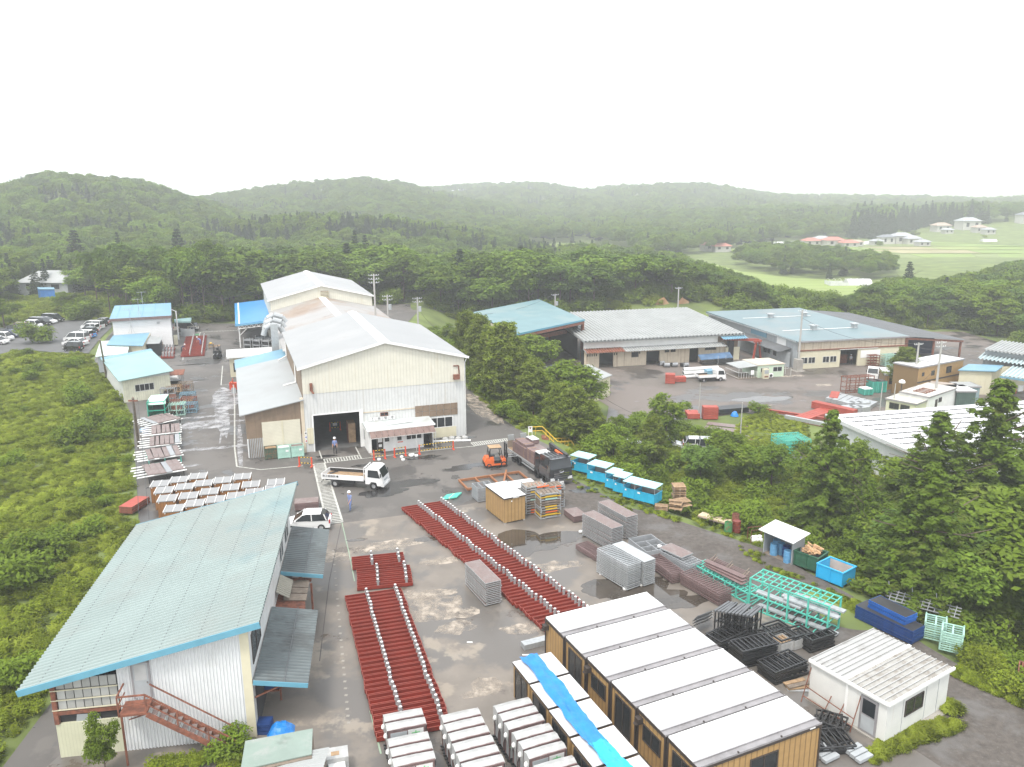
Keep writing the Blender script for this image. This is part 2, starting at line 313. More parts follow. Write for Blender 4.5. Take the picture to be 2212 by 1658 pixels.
GRAV=[at(2,1580,1480),at(2,1960,1662),A0(1425,1113),A0(1650,1187),A0(1835,1285),A0(2000,1396),A0(2212,1521),A0(2420,1661),V((33,13,0)),V((20,13,0)),V((19.5,26,0)),V((22,33,0)),A0(1790,1500),A0(1760,1420),A0(1700,1330),A0(1560,1250),A0(1430,1190),A0(1330,1135),A0(1215,1095),A0(1190,1060)]
S(sheet('gravel_road',GRAV,.006,m_grav))
for pts in([(430,478),(456,474),(462,492),(430,498)],[(0,0)]*0):
 if pts:S(sheet('hill_meadow',[at(0,*p,0)for p in pts],tz(*at(0,*pts[0],0)[:2])+1.5,m_fieldg))
VZ=-8.0
PAD=[mat('paddy_%s'%n,c,.8,var=.15,vs=.05,stripe=('X',6,.85,0))for n,c in(('green',(.17,.235,.045)),('light',(.215,.26,.07)),('olive',(.16,.195,.06)),('dry',(.27,.24,.12)))]
rp=random.Random(8);ROWS=[(523,1665,2000),(529,1600,2110),(535,1580,2225),(542,1700,2240),(550,1815,2240),(560,1880,2230),(571,1960,2180),(584,2030,2150)]
for(y0,xa,xb),(y1,xc,xd)in zip(ROWS[:-1],ROWS[1:]):
 n=rp.randint(3,6);cuts=[i/n+(rp.uniform(-.08,.08)if 0<i<n else 0)for i in range(n+1)]
 for a,c in zip(cuts[:-1],cuts[1:]):
  q=[at(0,xa+(xb-xa)*a+1,y0+.5,VZ),at(0,xa+(xb-xa)*c-2,y0+.5,VZ),at(0,xc+(xd-xc)*c-2,y1-.6,VZ),at(0,xc+(xd-xc)*a+1,y1-.6,VZ)];S(sheet('paddy_field',q,VZ+.5,PAD[(0,0,1,1,2,3)[rp.randrange(6)]]))
for k,pts in enumerate(([(1560,541),(1660,527),(1740,524),(1990,522),(2120,532),(2235,545),(2240,580),(2120,592),(2010,577),(1900,566),(1800,548),(1690,536),(1590,546)],[(1525,578),(1545,572),(1600,588),(1700,601),(1800,607),(1880,622),(1860,648),(1760,640),(1640,612)],[(1120,535),(1200,525),(1275,528),(1280,540),(1180,548)])):
 S(sheet('paddy_field',[at(0,*p,VZ)for p in pts],VZ+.25,m_paddy))
S(sheet('far_meadow',[at(1,*p)for p in((900,330),(1000,285),(1330,300),(1420,350),(1200,385),(880,365))],.02,m_fieldg))
cut=MB();c0,c1=V((30,198,0)),V((50,202,0))
for i in range(12):
 a=c0.lerp(c1,i/12);b=c0.lerp(c1,(i+1)/12);ha,hb=(2.8+.9*math.sin(i*1.7))*math.sin(math.pi*(i+.4)/12.8),(2.8+.9*math.sin(i*1.7+1.7))*math.sin(math.pi*(i+1.4)/13.5)
 cut.quad((a.x,a.y,-4.2),(b.x,b.y,-4.2),(b.x,b.y+1.5,-3.6+hb*1.6),(a.x,a.y+1.5,-3.6+ha*1.6))
S(cut.build('soil_cutting',m_soil))
def blob(name,c,rx,ry,rot,m,z,seed=0,n=30):
 pts=[]
 for i in range(n):
  a=2*math.pi*i/n;k=1+.45*mnoise.noise(V((math.cos(a)*1.6+seed*7.1,math.sin(a)*1.6,seed)))+.18*mnoise.noise(V((math.cos(a)*5+seed,math.sin(a)*5,3)))
  x,y=rx*k*math.cos(a),ry*k*math.sin(a);pts.append((c.x+x*math.cos(rot)-y*math.sin(rot),c.y+x*math.sin(rot)+y*math.cos(rot)))
 return S(sheet(name,pts,z,m))
for i,(k,x,y,rx,ry,rot)in enumerate([(5,1210,240,3.0,2.2,.4),(5,1430,210,2.4,1.2,.3),(5,1760,520,2.2,1.5,.2),(5,1950,520,2.6,1.1,.4),(5,2090,590,2.0,1.4,.3),(8,1350,1330,2.0,.8,.4),(5,660,210,1.6,.5,.3),(5,180,222,.8,.3,.2)]):
 blob('puddle',at(k,x,y),rx,ry,rot,m_puddle,.012+i*.0006,i)
for i,(k,x,y,rx,ry)in enumerate([(1,1240,730,2.6,.5),(1,1300,830,1,.3),(2,930,1385,2.2,.6),(2,1660,1545,1.3,.7),(2,520,1500,3.2,.9),(2,840,1410,1.6,.5),(10,380,1030,1.1,.35),(10,1000,1170,1.6,.4),(10,1900,1050,1.9,.5),(2,820,1210,2.5,.5),(2,350,1560,2.4,1.0)]):
 blob('wet_patch',at(k,x,y),rx,ry,.3,mat('wet_asphalt',(.032,.031,.031),.2,var=.2,vs=1),.010+i*.0006,20+i)
for i,(x,y,rx,ry,a)in enumerate([(3,0,0,0,0)]*0+[(690,640,2.6,1.8,0),(1450,380,1.9,.8,.2),(790,770,1.2,.8,.3),(1210,780,1.3,.7,.1),(990,1130,.9,.8,.2),(950,1180,1.2,.4,.2),(360,260,2.6,.9,.3),(620,560,2.2,.7,.2),(740,350,2,.5,.3),(30,330,1.4,.9,0)]):
 blob('cement_patch',at(5,x,y),rx,ry,a,m_patch,.009+i*.0005,40+i)
for i,(x,y,rx,ry,rot)in enumerate([(1600,560,.9,11,.35),(1500,700,4.6,.45,.3),(1300,610,5,.4,.3),(1480,1100,5.4,.5,.3),(1660,330,1.8,6,.35),(1880,1050,.3,8,.33),(1200,690,3,.2,.3),(1090,1380,1.1,.35,.3),(1130,60,.7,.5,.3),(1330,740,2.6,2.0,.2)]):
 blob('pale_streak',at(12,x,y),rx,ry,rot,m_palegrey,.008+i*.0005,60+i)
for i,(x,y,rx,ry)in enumerate([(640,885,4.5,1.6),(400,840,.6,.3),(690,920,.5,.3),(1010,800,1.6,.8),(820,745,2.2,.8),(75,930,1.0,.4)]):
 blob('yard_puddle',at(3,x,y,RZ),rx,ry,.2,m_puddle if i==0 else m_patch,RZ+.006+i*.0006,80+i)
blob('cement_patch',at(2,1000,1010),1.6,7.5,.3,m_patch,.009,77)
def stripe(pts,w,z=.014,m=None,name='road_marking'):
 mb=MB()
 for a,b in zip(pts[:-1],pts[1:]):
  d=(b-a).normalized();n=V((-d.y,d.x,0))*w/2;mb.quad((a-n).to_tuple()[:2]+(z,),(b-n).to_tuple()[:2]+(z,),(b+n).to_tuple()[:2]+(z,),(a+n).to_tuple()[:2]+(z,))
 return S(mb.build(name,m or m_line))
def ladder(a,b,c,d,n,w=.13,name='crossing_marking'):
 stripe([a,b],w);stripe([d,c],w);mb=MB()
 for i in range(n+1):
  p,q_=a.lerp(b,i/n),d.lerp(c,i/n);t=(b-a).normalized()*w/2
  mb.quad(*[(k.x,k.y,.016)for k in(p-t,p+t,q_+t,q_-t)])
 return S(mb.build(name,m_line))
ladder(at(10,330,1080),at(10,900,1015),at(10,925,1070),at(10,355,1140),13)
ladder(at(10,165,1160),at(0,706,1132),at(0,740,1128),at(10,340,1140),44,.17)
ladder(at(9,60,420),at(9,720,340),at(9,740,375),at(9,120,470),19)
stripe([at(10,925,1072),at(10,1110,1050),at(10,1830,960),at(9,130,472)],.13)
stripe([at(10,300,1070),at(10,190,760)],.13);stripe([at(10,925,1070),at(10,670,560)],.13)
stripe([at(10,0,1185),at(12,2209,1445),at(12,1830,1395),at(12,1795,1100),at(12,1795,400)],.16)
stripe([at(12,1890,1290),at(12,1870,640)],.2,m=m_palegrey);stripe([at(12,1560,1030),at(12,1610,680)],.2,m=m_palegrey)
stripe([at(11,1760,1495),at(11,1580,1505),at(11,1605,1200)],.14);stripe([at(11,975,1110),at(11,1005,800)],.12);stripe([at(11,1230,750),at(11,1250,670)],.16)
ladder(at(11,1200,665),at(11,1850,632),at(11,1850,640),at(11,1200,673),26,.1)
for i in range(26):
 a=at(5,30+i*3.9,290+i*43);mb=MB();mb.box(a.x-.09,a.y-.09,.008,a.x+.09,a.y+.09,.014);S(mb.build('dot_marking',mat('worn_dot',(.27,.25,.22),.8)))
stripe([at(5,80,90),at(5,130,300),at(5,165,480)],.07,m=mat('green_line',(.25,.33,.24),.7));stripe([at(5,262,1290),at(5,330,1560)],.09,m=mat('green_line',(.25,.33,.24),.7))
stripe([at(4,2140,100),at(4,2060,480),at(4,2000,980)],.05,m=mat('joint',(.07,.065,.06),.8),name='joint_line')
# ================================================================ PLANTS
def leaves(name,c,n,s,asp,m):
 k=len(c);rng=np.random.default_rng(len(name)+k);t=rng.normal(size=(k,3));n=n/np.linalg.norm(n,axis=1)[:,None]
 t-=(t*n).sum(1)[:,None]*n;t/=np.linalg.norm(t,axis=1)[:,None];b=np.cross(n,t);s=np.asarray(s)[:,None]
 v=np.stack([c-t*s,c+b*s*asp+n*s*.18,c+t*s,c-b*s*asp+n*s*.18],1).reshape(-1,3)
 me=bpy.data.meshes.new(name);me.vertices.add(4*k);me.vertices.foreach_set('co',v.ravel().astype(np.float32))
 me.loops.add(4*k);me.loops.foreach_set('vertex_index',np.arange(4*k,dtype=np.int32));me.polygons.add(k)
 me.polygons.foreach_set('loop_start',np.arange(0,4*k,4,dtype=np.int32));me.update(calc_edges=True);me.materials.append(m);return me
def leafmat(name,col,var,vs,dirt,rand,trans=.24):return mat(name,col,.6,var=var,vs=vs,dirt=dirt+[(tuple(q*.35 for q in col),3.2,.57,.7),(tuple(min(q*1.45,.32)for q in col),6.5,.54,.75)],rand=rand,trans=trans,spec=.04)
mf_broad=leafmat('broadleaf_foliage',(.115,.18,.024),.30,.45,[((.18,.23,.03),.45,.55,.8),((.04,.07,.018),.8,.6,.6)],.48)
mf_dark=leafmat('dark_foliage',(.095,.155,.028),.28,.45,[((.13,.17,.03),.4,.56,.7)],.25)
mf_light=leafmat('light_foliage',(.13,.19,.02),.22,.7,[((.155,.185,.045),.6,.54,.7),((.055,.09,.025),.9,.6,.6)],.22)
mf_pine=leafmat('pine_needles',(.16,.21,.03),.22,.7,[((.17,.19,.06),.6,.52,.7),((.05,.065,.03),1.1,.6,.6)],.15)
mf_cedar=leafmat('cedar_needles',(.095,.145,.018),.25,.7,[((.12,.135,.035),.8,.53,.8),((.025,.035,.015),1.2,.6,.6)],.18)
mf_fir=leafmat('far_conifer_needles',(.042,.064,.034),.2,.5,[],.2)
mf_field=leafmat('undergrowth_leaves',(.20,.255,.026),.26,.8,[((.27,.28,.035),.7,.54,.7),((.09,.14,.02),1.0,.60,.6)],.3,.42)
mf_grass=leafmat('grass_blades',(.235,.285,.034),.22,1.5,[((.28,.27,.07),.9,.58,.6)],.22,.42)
m_bark=mat('bark',(.10,.075,.055),.9,var=.3,vs=3,bump=.4)
m_barkred=mat('pine_bark',(.17,.095,.06),.9,var=.3,vs=3,bump=.4)
def g3(rng,n):
 d=rng.normal(size=(n,3));return d/np.linalg.norm(d,axis=1)[:,None]
def broadleaf(seed,H=11,R=4.2,lobes=26,per=150,leaf=.26,z0=.3,m=None,flat=1.0):
 rng=np.random.default_rng(seed);C,Nn=[],[];zc,rv=H*(1+z0)/2,H*(1-z0)/2
 for i in range(lobes):
  d=g3(rng,1)[0];d[2]=d[2]*.85+.2;k=rng.uniform(.45,.88);c=np.array([d[0]*R*k,d[1]*R*k,zc+d[2]*rv*k*.95]);lr=R*rng.uniform(.22,.38)
  u=g3(rng,per);u[:,2]=np.where(u[:,2]<-.35,-u[:,2],u[:,2]);rad=lr*rng.uniform(.65,1.12,per)[:,None]*(1+.25*np.sin(u[:,:1]*5+i))
  C.append(c+u*rad*np.array([1.1,1.1,.72*flat]));Nn.append(u*.45+np.array([0,0,.95])+rng.normal(size=(per,3))*.38)
 C,Nn=np.concatenate(C),np.concatenate(Nn);return leaves('crown_mesh',C,Nn,leaf*rng.uniform(.6,1.5,len(C)),.55,m)
def pine(seed,H=9,R=3.4,leaf=.2,dens=30,m=None,lean=0):
 rng=np.random.default_rng(seed);C,Nn=[],[]
 for lv in np.linspace(.22,.99,15):
  L=R*(1.04-lv)**.5*rng.uniform(.75,1.1);nb=7 if lv<.85 else 5;a0=rng.uniform(0,6)
  for j in range(nb):
   a=a0+j*6.283/nb+rng.normal()*.2;ll=L*rng.uniform(.6,1.1)
   for q_ in np.linspace(.35,1,5):
    p=np.array([math.cos(a)*ll*q_,math.sin(a)*ll*q_,H*lv+.35*ll*q_*q_+rng.normal()*.1]);n=int(dens*(.5+.5*q_));u=g3(rng,n)
    C.append(p+u*rng.uniform(.15,1,n)[:,None]*np.array([.62,.62,.30]));Nn.append(u*.4+np.array([0,0,.9])+rng.normal(size=(n,3))*.4)
 C,Nn=np.concatenate(C),np.concatenate(Nn);return leaves('crown_mesh',C,Nn,leaf*rng.uniform(.7,1.4,len(C)),.22,m)
def cedar(seed,H=13,R=3.4,leaf=.2,lv_n=30,dens=34,m=None,p=.8,asp=.42):
 rng=np.random.default_rng(seed);C,Nn=[],[]
 for lv in np.linspace(.06,.985,lv_n):
  L=R*(1-lv)**p*rng.uniform(.8,1.15)+.12;nb=max(4,int(9*(1-lv)+4));a0=rng.uniform(0,6)
  for j in range(nb):
   a=a0+j*6.283/nb+rng.normal()*.25;ll=L*rng.uniform(.55,1.15);up=rng.uniform(.0,.35)
   for q_ in np.linspace(.3,1,max(2,int(ll/.55))):
    c=np.array([math.cos(a)*ll*q_,math.sin(a)*ll*q_,H*lv+up*ll*q_-.14*ll*q_*q_]);n=int(dens*(.4+.6*q_));u=g3(rng,n);s_=.26+.05*ll
    C.append(c+u*rng.uniform(.2,1,n)[:,None]*np.array([s_,s_,s_*.7]));Nn.append(u*.6+np.array([math.cos(a)*.4,math.sin(a)*.4,.85])+rng.normal(size=(n,3))*.35)
 C,Nn=np.concatenate(C),np.concatenate(Nn);return leaves('crown_mesh',C,Nn,leaf*rng.uniform(.6,1.4,len(C)),asp,m)
def bushmesh(seed,R=.8,H=.9,lobes=9,per=80,leaf=.085,m=None):
 rng=np.random.default_rng(seed);C,Nn=[],[]
 for i in range(lobes):
  a=rng.uniform(0,6.28);k=R*math.sqrt(rng.uniform(0,1))*.75;c=np.array([math.cos(a)*k,math.sin(a)*k,H*rng.uniform(.25,.72)]);u=g3(rng,per);lr=R*rng.uniform(.3,.55)
  C.append(c+u*lr*rng.uniform(.5,1.15,per)[:,None]*np.array([1,1,.8]));Nn.append(u*.4+np.array([0,0,.95])+rng.normal(size=(per,3))*.42)
 C,Nn=np.concatenate(C),np.concatenate(Nn);C[:,2]=np.abs(C[:,2]);return leaves('bush_mesh',C,Nn,leaf*rng.uniform(.6,1.6,len(C)),.5,m)
def tuft(seed,R=.5,H=.45,n=110,m=None):
 rng=np.random.default_rng(seed);a=rng.uniform(0,6.28,n);k=R*np.sqrt(rng.uniform(0,1,n));h=H*rng.uniform(.3,1,n);C=np.stack([np.cos(a)*k,np.sin(a)*k,h*.5],1)
 Nn=np.stack([np.cos(a+1.5),np.sin(a+1.5),rng.normal(size=n)*.5+1.3],1);return leaves('tuft_mesh',C,Nn,h*.5+.05,.16,m)
def trunkmesh(H,r,seed,split=.35,lean=.0):
 rng=random.Random(seed);mb=MB();p=V((0,0,-.5));q_=V((lean,0,H*split));mb.tube(p,q_,r,7,0,r*.75);top=V((lean*1.6,0,H*.9));mb.tube(q_,top,r*.75,6,0,r*.15)
 for i in range(6):
  a=rng.uniform(0,6.28);b=q_.lerp(top,rng.uniform(0,.6));mb.tube(b,b+V((math.cos(a)*H*.22,math.sin(a)*H*.22,H*rng.uniform(.08,.2))),r*.35,5,0,r*.1)
 o=mb.build('trunk_mesh',m_bark);me=o.data;bpy.data.objects.remove(o);return me
KIND={}
def kind(name,crown,H,r,split=.35,bark=None):
 t=trunkmesh(H,r,len(KIND),split)
 if bark:t.materials[0]=bark
 KIND[name]=(crown,t,H)
for i in range(4):kind('broad%d'%i,broadleaf(i,11,4.3+.4*(i%2),24+3*i,250,.27,.26,mf_broad if i%2 else mf_dark),11,.22)
for i in range(2):kind('light%d'%i,broadleaf(10+i,8,3.2,24,270,.19,.2,mf_light),8,.16)
for i in range(3):kind('pine%d'%i,pine(20+i,9,3.4,.25,30,mf_pine),9,.17,.5,m_barkred)
for i in range(3):kind('cedar%d'%i,cedar(30+i,13,3.5,.15,34,46,mf_cedar),13,.22,.5)
for i in range(2):kind('fir%d'%i,cedar(40+i,14,2.9,.36,20,10,mf_fir,.9),14,.2,.5)
def tree(name,label,k,x,y,z,h,group=None,wide=1.0,rz=None,cat='tree'):
 crown,trunk,H=KIND[k];s=h/H;t=T(name,label,cat,(x,y,z),random.uniform(0,6.28)if rz is None else rz,group);t.scale=(s*wide,s*wide,s)
 link('crown',crown,t);link('trunk',trunk,t);return t
def scatter(name,pts,sc_,rz,src):
 me=bpy.data.meshes.new(name);me.from_pydata([tuple(p)for p in pts],[],[])
 for nm,dat in(('sc',sc_),('rz',rz)):at_=me.attributes.new(nm,'FLOAT','POINT');at_.data.foreach_set('value',np.asarray(dat,np.float32))
 o=link(name,me);ng=bpy.data.node_groups.new(name,'GeometryNodeTree')
 ng.interface.new_socket('Geometry',in_out='INPUT',socket_type='NodeSocketGeometry');ng.interface.new_socket('Geometry',in_out='OUTPUT',socket_type='NodeSocketGeometry')
 N,L=ng.nodes,ng.links;gi,go,oi,ip=(N.new(k)for k in('NodeGroupInput','NodeGroupOutput','GeometryNodeObjectInfo','GeometryNodeInstanceOnPoints'))
 oi.inputs['Object'].default_value=src;oi.inputs['As Instance'].default_value=True
 a1,a2=N.new('GeometryNodeInputNamedAttribute'),N.new('GeometryNodeInputNamedAttribute');a1.data_type=a2.data_type='FLOAT';a1.inputs[0].default_value,a2.inputs[0].default_value='sc','rz'
 cx=N.new('ShaderNodeCombineXYZ');L.new(a2.outputs[0],cx.inputs[2]);L.new(gi.outputs[0],ip.inputs['Points']);L.new(oi.outputs['Geometry'],ip.inputs['Instance'])
 L.new(a1.outputs[0],ip.inputs['Scale']);L.new(cx.outputs[0],ip.inputs['Rotation']);L.new(ip.outputs[0],go.inputs[0])
 md=o.modifiers.new('scatter','NODES');md.node_group=ng;return tag(o,kind='stuff')
def inpoly(P,poly):return sdf(P,poly)<0
rng=np.random.default_rng(5)
# --- the woods behind the works: single trees, nearest first
cand=[]
def region(x0,x1,y0,y1,gap,pick,hmin,hmax):
 y=y0;row=0
 while y<y1:
  x=x0+(row%2)*gap/2
  while x<x1:
   cand.append((x+random.uniform(-.33,.33)*gap,y+random.uniform(-.33,.33)*gap,pick,random.uniform(hmin,hmax)));x+=gap
  y+=gap*.85;row+=1
region(-64,92,198,262,7.6,'back',11,15.5);region(-165,-66,205,268,8.0,'left',8,14);region(88,150,120,250,7.4,'right',7,11);region(-90,-58,176,200,6.5,'left',9,14);region(-62,-30,198,206,5.5,'back',12,14)
P=np.array([c[:2]for c in cand]);ok=(sdf(P,YARD)>3)&(sdf(P,PARK)>4)&(sdf(P,RYARD)>4)&~inpoly(P,[V((27,180)),V((53,184)),V((53,205)),V((27,201))])&~inpoly(P,[at(1,*p)for p in((850,330),(1000,285),(1330,300),(1420,350),(1250,400),(900,400))])
HOUSE_SPOT=[at(1,215,245),at(1,300,280),at(0,398,588)]
for p in HOUSE_SPOT:ok&=np.hypot(P[:,0]-p.x,P[:,1]-p.y)>11
PXC=1106+1779*P[:,0]/P[:,1];ok&=~((PXC>12)&(PXC<150)&(P[:,1]<212))&~((PXC>380)&(PXC<420)&(np.hypot(P[:,0],P[:,1])<230)&(P[:,1]>215))
ok&=~inpoly(P,[at(1,*p)for p in((60,260),(400,260),(430,300),(420,440),(200,330),(100,310))])
TOPX,TOPY=[-200,0,150,250,370,385,415,430,450,600,800,1000,1150,1300,1450,1530,1620,1700,1800,1870,1930,1970,2040,2130,2212,2400],[560,560,566,540,546,568,568,540,532,508,522,520,530,538,546,572,600,628,642,640,612,604,612,598,570,560]
def topz(x,y):
 r=np.hypot(x,y);px=1106+1779*x/np.maximum(y,1);yy=np.interp(px,TOPX,TOPY);return CAM_H-(yy-HORIZON)/1779*y*1.0
ZONES=[(150,'beyond the grey roofed house'),(420,'behind the car park'),(620,'behind the office'),(850,'behind the hall'),(1060,'beside the teal warehouse'),(1270,'behind the teal open warehouse'),(1540,'behind the long grey workshop'),(1900,'behind the big warehouse'),(9999,'beyond the open shed')]
order=sorted((i for i in range(len(cand))if ok[i]),key=lambda i:math.hypot(*P[i]));zs=terrain(P[:,0],P[:,1]);BACK=[]
extra=[]
for i in order:
 x,y,pk,h=cand[i];q_=random.random()
 if abs(math.degrees(math.atan2(x,y)))>36:continue
 k='broad%d'%random.randrange(4)
 if pk=='left' and q_<.35:k='light%d'%random.randrange(2)
 elif pk=='right' and q_<.5:k='light%d'%random.randrange(2)
 elif pk=='back' and q_<.05:k='fir%d'%random.randrange(2);h*=1.1
 elif pk=='left' and q_>.95:k='fir0';h*=1.25
 cap=float(topz(np.array([x]),np.array([y]))[0])-zs[i]+random.uniform(-1.5,.6)
 if cap<3.5:continue
 h=min(h,cap);zn=next(n for lim,n in ZONES if 1106+1779*x/y<lim);rw='at the front' if len(BACK)<110 else 'deeper' if len(BACK)<210 else 'far back'
 lb={'b':('dark green broadleaf tree','mid green broadleaf tree')[int(k[-1])%2],'l':'bright yellow green leafy tree','f':'tall dark pointed conifer'}[k[0]]+(', wide crowned,' if k[-1]in '23' else '')+' '+rw+' in woods '+zn
 if len(BACK)<295:BACK.append(tree('broadleaf_tree' if k[:3]!='fir' else 'conifer_tree',lb,k,x,y,zs[i]-.2,h,'trees in the woods behind the works',random.uniform(1.05,1.5)))
 else:extra.append((x,y,zs[i]-.2,h))
def crown_of(k):return next(o.children[0]for o in BACK if o.children[0].data is KIND[k][0])
# --- far woods and hills: one mass per kind of crown
OPEN=[at(0,*p,VZ)for p in((1100,552),(1100,532),(1280,524),(1420,560),(1540,552),(1560,540),(1650,528),(1740,521),(1900,519),(1985,509),(2300,505),(2330,600),(2110,600),(1990,584),(1935,620),(1875,650),(1740,655),(1620,615))]
BELT=[at(0,*p,VZ)for p in((1585,572),(1600,556),(1690,548),(1800,562),(1900,580),(1935,597),(1880,606),(1700,598))]
sets={}
def far(n,r0,r1,h0,h1,con):
 u=rng.uniform(0,1,n);r=np.sqrt(r0*r0+u*(r1*r1-r0*r0));ph=rng.uniform(-.68,.68,n);x,y=r*np.sin(ph),r*np.cos(ph);P=np.stack([x,y],1)
 z=terrain(x,y);belt=inpoly(P,BELT);keep=(~inpoly(P,OPEN)&((r>480)|(1106+1779*np.tan(ph)<1480)|(topz(x,y)-z>5)))|belt;pn=vnoise(x,y,70,.7);pxl=1106+1779*np.tan(ph)
 spur=(np.abs(r-440)<60)&(pxl>430)&(pxl<1050);row=(np.abs(r-690)<70)&(pxl>1850)
 for i in np.nonzero(keep)[0]:
  c=.95 if row[i]else.75 if spur[i]else con if pn[i]<.35 else.75
  k=('fir%d'%rng.integers(2))if rng.random()<c else('broad%d'%rng.integers(4))if rng.random()<.8 else 'light0'
  h=rng.uniform(h0,h1)*(.95 if k[0]=='f' and r[i]>480 else 1)
  if r[i]<480 and not belt[i]and pxl[i]>1480:h=min(h,float(topz(x[i:i+1],y[i:i+1])[0])-z[i]+1)
  if belt[i]:h*=.75
  if row[i]:h*=1.7
  sets.setdefault(k,[]).append((x[i],y[i],z[i]-.4,h/KIND[k][2],rng.uniform(0,6.28)))
far(4600,262,480,8,13,.06);far(7500,480,820,8,13,.05);far(11000,820,1450,9,14,.08)
for x,y,z,h in extra:sets.setdefault('broad%d'%rng.integers(4),[]).append((x,y,z,h/11,rng.uniform(0,6.28)))
for k,v in sets.items():
 if k=='light0' and not any(o.children[0].data is KIND[k][0]for o in BACK):continue
 v=np.array(v);src=[o.children[0]for o in BACK if o.children[0].data is KIND[k][0]]
 if not src:src=[tree('conifer_tree','slim dark conifer rising over the woods behind the hall',k,20+3*len(k),255,tz(20,255),14).children[0]]
 scatter('distant_woods',v[:,:3],v[:,3],v[:,4],src[0])
def tp(k,x,y,z=0.0):p=at(k,x,y,z);return p.x,p.y
for k,kd,px,py,h,w,lab in[(0,'fir0',172,608,18,1.6,'broad dark conifer with a ragged top above the left-hand woods'),(0,'fir1',264,608,17.5,.9,'small lone conifer spike above the left-hand woods'),(0,'fir0',392,608,19,1.35,'big dark cone of a conifer above the office roof'),(0,'fir1',770,600,18.5,1.0,'dark conifer spike above the ridge of the hall'),(0,'fir0',792,602,17,1.0,'shorter dark conifer beside the spike above the hall'),(0,'fir1',74,590,13.5,1.1,'pale slim conifer near the grey roofed house'),(0,'fir0',1958,640,13,1.3,'dark conifer before the paddies beyond the lower yard'),(0,'fir1',2115,625,10,1.2,'dark tree with a flat top right of the paddies')]:
 x,y=tp(k,px,py,-4 if py>612 else 0);tree('conifer_tree',lab,kd,x,y,tz(x,y),h,None,w)
BANK=[]
for kd,k,px,py,z,h,w,lab in[('pine0',2,905,800,-1,9.5,1.0,'olive pine behind the others, nearest the blue warehouse'),('pine1',2,990,850,-1,10,1.0,'tall feathery pine on the bank beside the hall'),('pine2',2,1070,945,-1,9.5,1.05,'leaning yellow green pine on the bank by the ramp'),('pine0',2,1150,1010,-1,11,1.1,'biggest pine on the bank, its trunk bare by the ramp'),('pine1',2,1190,1035,-1,8.5,1.1,'pine with a low spreading crown over the ramp'),('pine2',2,1330,1120,-2,8,1.15,'round crowned pine above the yellow stair'),('light0',2,1360,800,-3,8.5,1.2,'bright green broadleaf tree before the open blue warehouse'),('light1',2,1620,1080,-4,8,1.3,'brightest green broadleaf tree by the cream store'),('light0',2,1480,1030,-3,8.5,1.3,'leafy tree between the pines and the cream store'),('light1',2,790,560,0,5,1,'small bright bush tree against the hall roof edge'),('pine0',2,1500,1210,-2,7,1.1,'drooping pine right behind the yellow stair'),('pine2',2,1600,1270,-2,7.5,1.1,'olive pine above the first blue cage bin'),('pine1',2,1700,1290,-2.5,6.5,1.1,'low pine above the second blue cage bin'),('light1',2,1880,1240,-3.5,4.5,.8,'slender leafy sapling over the lower road'),('light1',2,2190,1260,-3.5,7.6,.9,'loose spreading tree at the edge of the lower yard'),('light0',2,1850,1400,-3,5,1.1,'bushy tree behind the middle blue cage bins'),('light1',2,1990,1460,-3,5,1.1,'leafy tree behind the small blue cage bins'),('pine2',2,2100,1420,-3.5,7,.9,'thin pine behind the last blue cage bin'),('broad0',3,260,1380,-3,5.5,1.1,'broad bush tree behind the stack of pallets'),('light0',3,420,1330,-3.5,5.5,1.1,'green tree in front of the lower road'),('light1',3,560,1380,-3,5.2,1.1,'green tree left of the turquoise cage'),('broad1',3,690,1400,-3,5.6,1.1,'dark green tree under the turquoise cage'),('cedar0',3,1010,1560,-2,12.2,1.2,'pointed cedar in front of the white roof gable'),('light0',3,1180,1440,-3.5,6.8,.8,'thin pale tree against the white gable wall'),('cedar2',3,1230,1640,-1.5,8.2,.9,'shorter cedar in front of the white gable wall'),('cedar1',3,1640,1640,-2,12.8,1.6,'bushy cedar in front of the white roof'),('cedar2',3,1960,1660,-2.5,16,1.45,'tallest cedar, its tip above the white roof'),('cedar0',6,1500,700,-1.5,11.5,1.55,'wide cedar over the blue bin'),('broad2',6,1830,640,-2,9.5,1.2,'dark broadleaf tree behind the blue panel stack'),('light0',6,2050,700,-1.5,9.5,1.25,'yellow green tree at the right edge of the photo'),('broad1',6,1650,720,-1.5,7,1.2,'leafy tree beside the wide cedar'),('light1',6,1240,380,-1.5,6.2,.9,'yellowish small cedar behind the waste wood bin'),('light0',6,1920,560,-2,8.5,1.3,'bright leafy tree in the mass behind the mint frames'),('light1',6,2110,540,-2,10,1.3,'bright leafy tree high at the right picture edge'),('broad2',6,1380,540,-2,6,1.2,'dark leafy tree right behind the blue skip'),('light0',6,1720,600,-1.5,7.5,1.2,'yellow green tree between the cedars and the mint frames'),('light1',6,2000,640,-1,6,1.4,'low bright tree over the verge by the mint frames'),('broad0',6,1560,560,-2,8,1.2,'leafy tree under the wide cedar'),('light1',3,1500,1560,-3,7,1.2,'leafy tree between the two cedars before the white roof'),('cedar1',6,1180,340,-1.5,8.8,.9,'feathery cedar right behind the drum shelter'),('cedar2',3,2190,1500,-3,9,1,'cedar at the edge of the picture under the white roof'),('pine0',3,1480,830,-4,7,1.3,'rounded olive tree between the prefab huts and the brown house'),('light1',1,520,390,0,4.5,1.2,'young tree beside the car park'),('light0',1,30,490,0,6.5,1.5,'spreading green tree behind the parked cars'),('light1',1,420,400,0,5.5,1.5,'low spreading tree above the dark van'),('light0',1,230,260,0,4,1.3,'small yellow green tree beside the blue shed'),('light1',1,60,330,0,3.6,1.4,'leafy tree at the garden of the grey roofed house')]:
